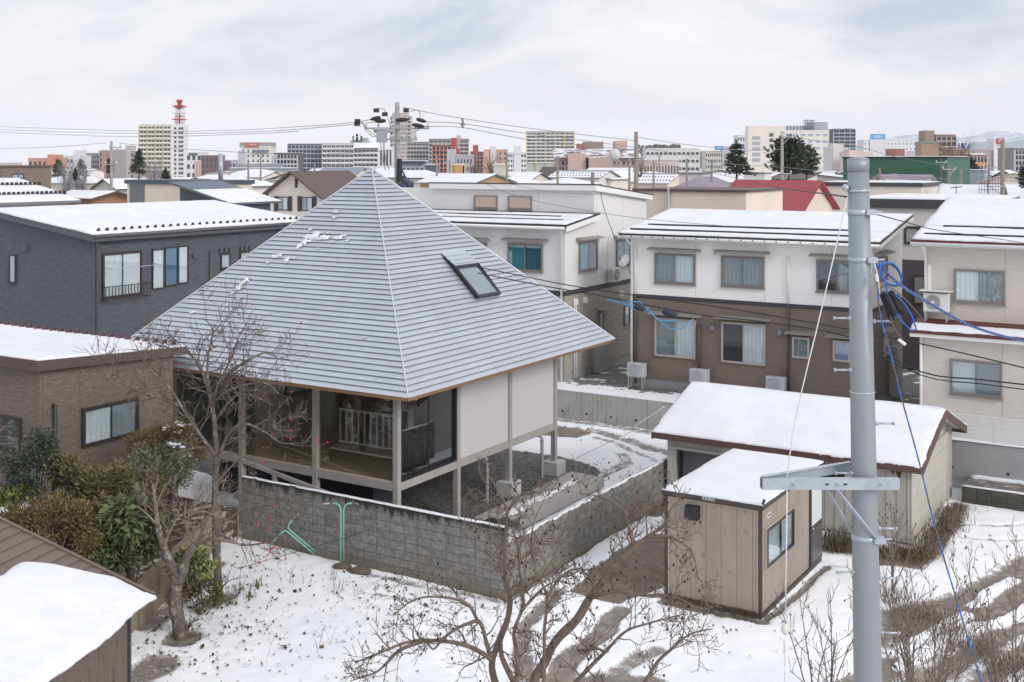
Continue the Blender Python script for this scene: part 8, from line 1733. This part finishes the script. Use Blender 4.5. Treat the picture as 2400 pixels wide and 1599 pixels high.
for k, (x, yt_, Y, lab) in enumerate(((1307, 366, 130, 'before the yellow-pillared slab'), (1188, 360, 140, 'before the white block with a roof tower'), (1024, 366, 150, 'before the brick-red apartment block'), (1054, 376, 160, 'by the half yellow box building'), (611, 365, 170, 'before the cream hotel'), (582, 380, 150, 'before the slate-roofed hall'), (1475, 370, 130, 'left of the tan concrete pole'), (1532, 378, 140, 'before the cream clinic'), (1610, 372, 120, 'before the off-white box house'), (1668, 375, 130, 'left of the layered cedar'),
                                        (2252, 395, 110, 'by the snow-edged teal house'), (2318, 385, 120, 'left of the tall aerial-hung pole'), (2062, 394, 130, 'by the ornament gable'), (2224, 388, 120, 'at the right end of the green hall'), (737, 382, 150, 'behind the panelled roof'), (1545, 362, 220, 'rising before the wooded hill'), (700, 384, 190, 'before the dark chequered block'))):
    pole('thin far utility pole ' + lab, x, yt_, Y, .13, M('grey_wood_pole', (.24, .21, .19), .9), ((.4, .7, 0),) if k % 2 else (), group='far utility poles')
WG = 'wires strung over the neighbourhood'
for lab, pts in (('wire running from the central power pole to the far left', [(868, 281, 68.6), (790, 291, 75), (700, 297, 85), (560, 305, 100), (380, 308, 115), (200, 304, 125), (-30, 296, 140)]), ('lower wire running from the central power pole to the far left', [(880, 286, 68.6), (760, 298, 75), (620, 308, 88), (430, 313, 105), (200, 311, 125), (-30, 303, 140)]),
                 ('third wire on the left below the two high ones', [(700, 308, 80), (560, 315, 95), (320, 321, 110), (120, 315, 125), (-30, 308, 140)]), ('wire from the slim wooden pole leading out left', [(250, 335, 110), (150, 343, 112), (60, 347, 118), (-30, 348, 125)]), ('sagging wire from the slim wooden pole towards the pyramid', [(280, 336, 110), (400, 347, 100), (560, 357, 90), (740, 362, 80), (920, 352, 69)]),
                 ('upper wire from the central pole to the plain concrete pole', [(945, 252, 69), (1060, 274, 72), (1250, 302, 76), (1488, 330, 80)]), ('middle wire from the central pole past the white joint', [(998, 286, 68.6), (1082, 290, 70), (1200, 308, 73), (1330, 325, 76), (1488, 345, 80)]), ('lower wire from the central pole past the white joint', [(996, 297, 68.6), (1082, 299, 70), (1230, 326, 73), (1380, 342, 77), (1488, 352, 80)]),
                 ('wire from the plain concrete pole to the pine and beyond', [(1490, 345, 80), (1600, 362, 88), (1720, 385, 95), (1830, 392, 100), (2010, 410, 90), (2200, 425, 85), (2345, 430, 80)]), ('wire from the transformer pole across to the right', [(1836, 312, 100), (1900, 328, 98), (2000, 342, 95), (2120, 372, 92), (2345, 410, 82)]), ('high thin wire right of the concrete pole', [(1495, 322, 80), (1600, 338, 90), (1740, 352, 98), (1832, 350, 100)]), ('low wire across the teal houses', [(1990, 412, 95), (2120, 416, 92), (2240, 422, 88), (2345, 424, 82), (2430, 424, 78)]), ('second low wire across the teal houses', [(2060, 408, 100), (2200, 417, 92), (2345, 417, 82), (2430, 416, 78)])):
    cable('overhead_wire', lab, pts, .022, GREYC, WG, 5, 'wire')
mb = MB(); c = wY(1084, 292, 70); mb.tube([wY(1083, 277, 70), wY(1085, 286, 70), wY(1082, 292, 70), wY(1086, 300, 70)], .07, 6); mb.tube([wY(1080, 291, 70), wY(1090, 292, 70)], .06, 6); solo('wire_joint', 'white spacer clamp joining the three wires right of the central power pole', 'wire', mb, M('spacer', (.18, .17, .17), .6), base=c, grid=False)
dish('small white satellite dish by aerials at the tall concrete pole', G((35.9, 78, 0))[:2] + (zat(440, 78),), .7, (.2, -1, .3), G((35.9, 78.6, 0))[:2] + (zat(448, 78),), G((35.9, 78, 0))[:2] + (5,))
def aerials():
    X, Y, z = wY(2316, 445, 76); t = thing('roof_aerial', 'cluster of comb-shaped television aerials before the tall concrete pole', 'aerial', (X, Y, z - 4), grid=False); mb = MB(); mb.tube([(X, Y, z - 4), (X, Y, z + .6)], .03, 6)
    for zz in (.0, .4): mb.tube([(X - .6, Y, z + zz), (X + .7, Y, z + zz)], .025, 5); [mb.tube([(X - .6 + k * .18, Y - .01, z + zz - .22), (X - .6 + k * .18, Y - .01, z + zz + .22)], .016, 4) for k in range(8)]
    part(t, 'elements', mb, M('aerial_dark', (.10, .10, .12), .5))
    X, Y, z = wY(2241, 440, 68); t = thing('roof_aerial', 'single television aerial on the wide smooth snow roof', 'aerial', (X, Y, z - 1.2), grid=False); mb = MB(); mb.tube([(X, Y, z - 1.2), (X, Y, z + .1)], .025, 6); mb.tube([(X - .3, Y, z), (X + .35, Y, z + .05)], .03, 5); part(t, 'elements', mb, M('aerial_dark', (.10, .10, .12), .5))
aerials()

# ------------------------------------------------------------------ small things in the yard
def clothes_post(label, base, lean, h):
    t = thing('clothes_post', label, 'clothes post', base, grid=False); mint = M('mint_paint', (.20, .47, .38), .5, var=.12, vs=8, grime=(.40, .42, .38), glo=.6, ghi=.8); b = Vector(base); d = Vector(lean).normalized(); s = d.cross(Vector((0, 1, 0))).normalized()
    for k in (-1, 1):
        o = s * (.034 * k); P = [b + o, b + o + d * (h * .9), b + o * 1.6 + d * (h * .96), b + o * 4 + d * h, b + o * 7 + d * (h + .005)]; mb = MB(); mb.tube(P, .021, 8); part(t, 'tube', mb, mint, True)
        e = P[-1]; mb = MB(); mb.tube([e + s * k * .06, e + s * k * .26 + Vector((0, -.05, -.02 if k < 0 else .0))], .018, 6); part(t, 'hook_bar', mb, M('worn_bar', (.42, .42, .38), .6, grime=(.10, .06, .05), glo=.5, ghi=.6), True)
b = wz(802, 1326); clothes_post('upright mint-green forked clothes post before the block wall', (b[0], b[1] - .02, 0), (0.0, .03, 1), 1.48)
mb = MB(); mb.ball((b[0] + .02, b[1] - .12, .02), .2, 10, 6, (1.2, .9, .45)); solo('stone', 'brown rock at the foot of the upright clothes post', 'stone', mb, M('rock_brown', (.12, .09, .07), .9, var=.3, vs=8, bump=.8, bs=9, bd=.05), base=(b[0], b[1], 0), grid=False, smooth=True)
c = wz(845, 1342); mb = MB(); mb.ball((c[0], c[1], .04), .2, 10, 6, (1.3, .8, .55)); solo('stone', 'brown rock lying right of the upright clothes post', 'stone', mb, M('rock_brown', (.12, .09, .07), .9), base=c, grid=False, smooth=True)
b2 = wz(742, 1300); clothes_post('mint-green forked clothes post fallen aslant against the block wall', (b2[0], b2[1] - .05, .03), (-.80, -.10, .72), 1.0)
def litter():
    r = random.Random(17); mb = MB(); dk = MB(); spots = [((515, 1410), 1.1, 150), ((425, 1500), 1.2, 190), ((640, 1420), 2.4, 120), ((760, 1480), 3.0, 130), ((900, 1400), 1.8, 120), ((1000, 1420), 1.6, 110), ((1120, 1420), .9, 60), ((560, 1540), 1.8, 110), ((1320, 1385), .7, 40), ((1680, 1440), 1.1, 70), ((1420, 990), 1.6, 160), ((1440, 1110), 1.0, 110), ((640, 1300), 1.2, 40), ((2200, 1240), 1.2, 160), ((1850, 1450), 1.0, 40)]
    for (x, y), s, n in spots:
        c = wz(x, y)
        for k in range(n):
            p = Vector((c[0] + r.gauss(0, s * .55), c[1] + r.gauss(0, s * .8), .03)); a = r.uniform(0, 6.28); l = r.uniform(.015, .05) * (1.6 if r.random() < .12 else 1); u = Vector((math.cos(a), math.sin(a), r.gauss(0, .4))) * l; v = Vector((-math.sin(a), math.cos(a), r.gauss(0, .5))) * l * .55
            (mb if r.random() < .55 else dk).quad(p - u, p + v, p + u + Vector((0, 0, .02)), p - v)
    solo('leaf_litter', 'scattered dead leaves lying on the snow', 'leaves', mb, M('dead_leaf', (.13, .085, .05), .9, var=.3, vs=9), grid=False, kind='stuff'); solo('leaf_litter', 'scattered dark leaf scraps and clods lying on the snow', 'leaves', dk, M('dark_leaf', (.05, .04, .03), .9, var=.3, vs=9), grid=False, kind='stuff')
    def tufts(name, label, pts, n, h, mat, seed, w=.006):
        rr = random.Random(seed); g = MB()
        for x, y, s in pts:
            c = wz(x, y)
            for k in range(n):
                p = Vector((c[0] + rr.gauss(0, s), c[1] + rr.gauss(0, s * .7), 0)); a = rr.uniform(0, 6.28); hh = h * rr.uniform(.4, 1.2); e = p + Vector((math.cos(a) * hh * .5, math.sin(a) * hh * .5, hh)); m_ = p.lerp(e, .5) + Vector((0, 0, hh * .15)); q = Vector((-math.sin(a), math.cos(a), 0)) * w
                g.quad(p - q, p + q, m_ + q * .8, m_ - q * .8); g.quad(m_ - q * .8, m_ + q * .8, e)
        solo(name, label, 'grass', g, mat, grid=False, kind='stuff')
    tufts('dry_grass', 'brown dead grass along the foot of the long shed', [(2065 + k * 14, 1298 + k * 1.5, .25) for k in range(7)] + [(2150 + k * 12, 1310 - k * 16, .28) for k in range(8)] + [(1950 + k * 8, 1290, .2) for k in range(8)], 130, .26, leafmat('dead_grass', (.05, .04, .02), (.22, .17, .09), .9), 3)
    tufts('dry_grass', 'brown dead scrub over the muddy ground right of the steel pole', [(2080 + (k * 67) % 330, 1390 + (k * 41) % 200, .35) for k in range(34)], 40, .22, leafmat('dead_scrub', (.06, .045, .03), (.24, .19, .13), .9), 8)
    tufts('dry_grass', 'dead grass fringe around the foot of the beige hut', [(1560 + k * 18, 1405 + k * 3.6, .10) for k in range(13)], 46, .13, leafmat('dead_grass2', (.05, .04, .025), (.20, .16, .10), .9), 4)
    tufts('garden_weeds', 'green weeds poking through the snow by the bare trees', [(560, 1385, .06), (545, 1418, .07), (470, 1440, .06), (605, 1375, .06), (585, 1400, .05), (440, 1470, .12), (500, 1425, .10), (480, 1375, .15)], 22, .20, leafmat('weed_green', (.05, .06, .02), (.20, .21, .09), .8), 5, .010)
    tufts('dry_weeds', 'thin dead weed stalks standing in the snow by the rock', [(790, 1380, .08), (780, 1360, .05), (690, 1370, .2), (850, 1400, .3), (920, 1470, .4), (700, 1520, .5)], 7, .42, leafmat('stalk', (.08, .06, .045), (.2, .16, .12), .9), 6, .006)
    tufts('dry_weeds', 'grey-green weeds between the beige hut and the long shed', [(1945 + k * 7, 1270 + (k % 3) * 10, .16) for k in range(9)], 60, .42, leafmat('weed_grey', (.06, .06, .045), (.22, .21, .16), .9), 7, .008)
litter()

# ------------------------------------------------------------------ the air: thin winter haze
def haze():
    mb = MB(); mb.box(-22000, 22000, -300, 16500, -1.2, 460)
    m = bpy.data.materials.new('haze_air'); m.use_nodes = True; N = m.node_tree.nodes; N.clear(); o = N.new('ShaderNodeOutputMaterial'); v = N.new('ShaderNodeVolumePrincipled')
    v.inputs['Color'].default_value = (.97, .98, 1.0, 1); v.inputs['Density'].default_value = HAZE; v.inputs['Anisotropy'].default_value = .2; m.node_tree.links.new(v.outputs[0], o.inputs['Volume'])
    solo('haze', 'thin pale winter haze over the town', 'haze', mb, m, grid=False, kind='stuff')
HAZE = 0.7e-4
haze()
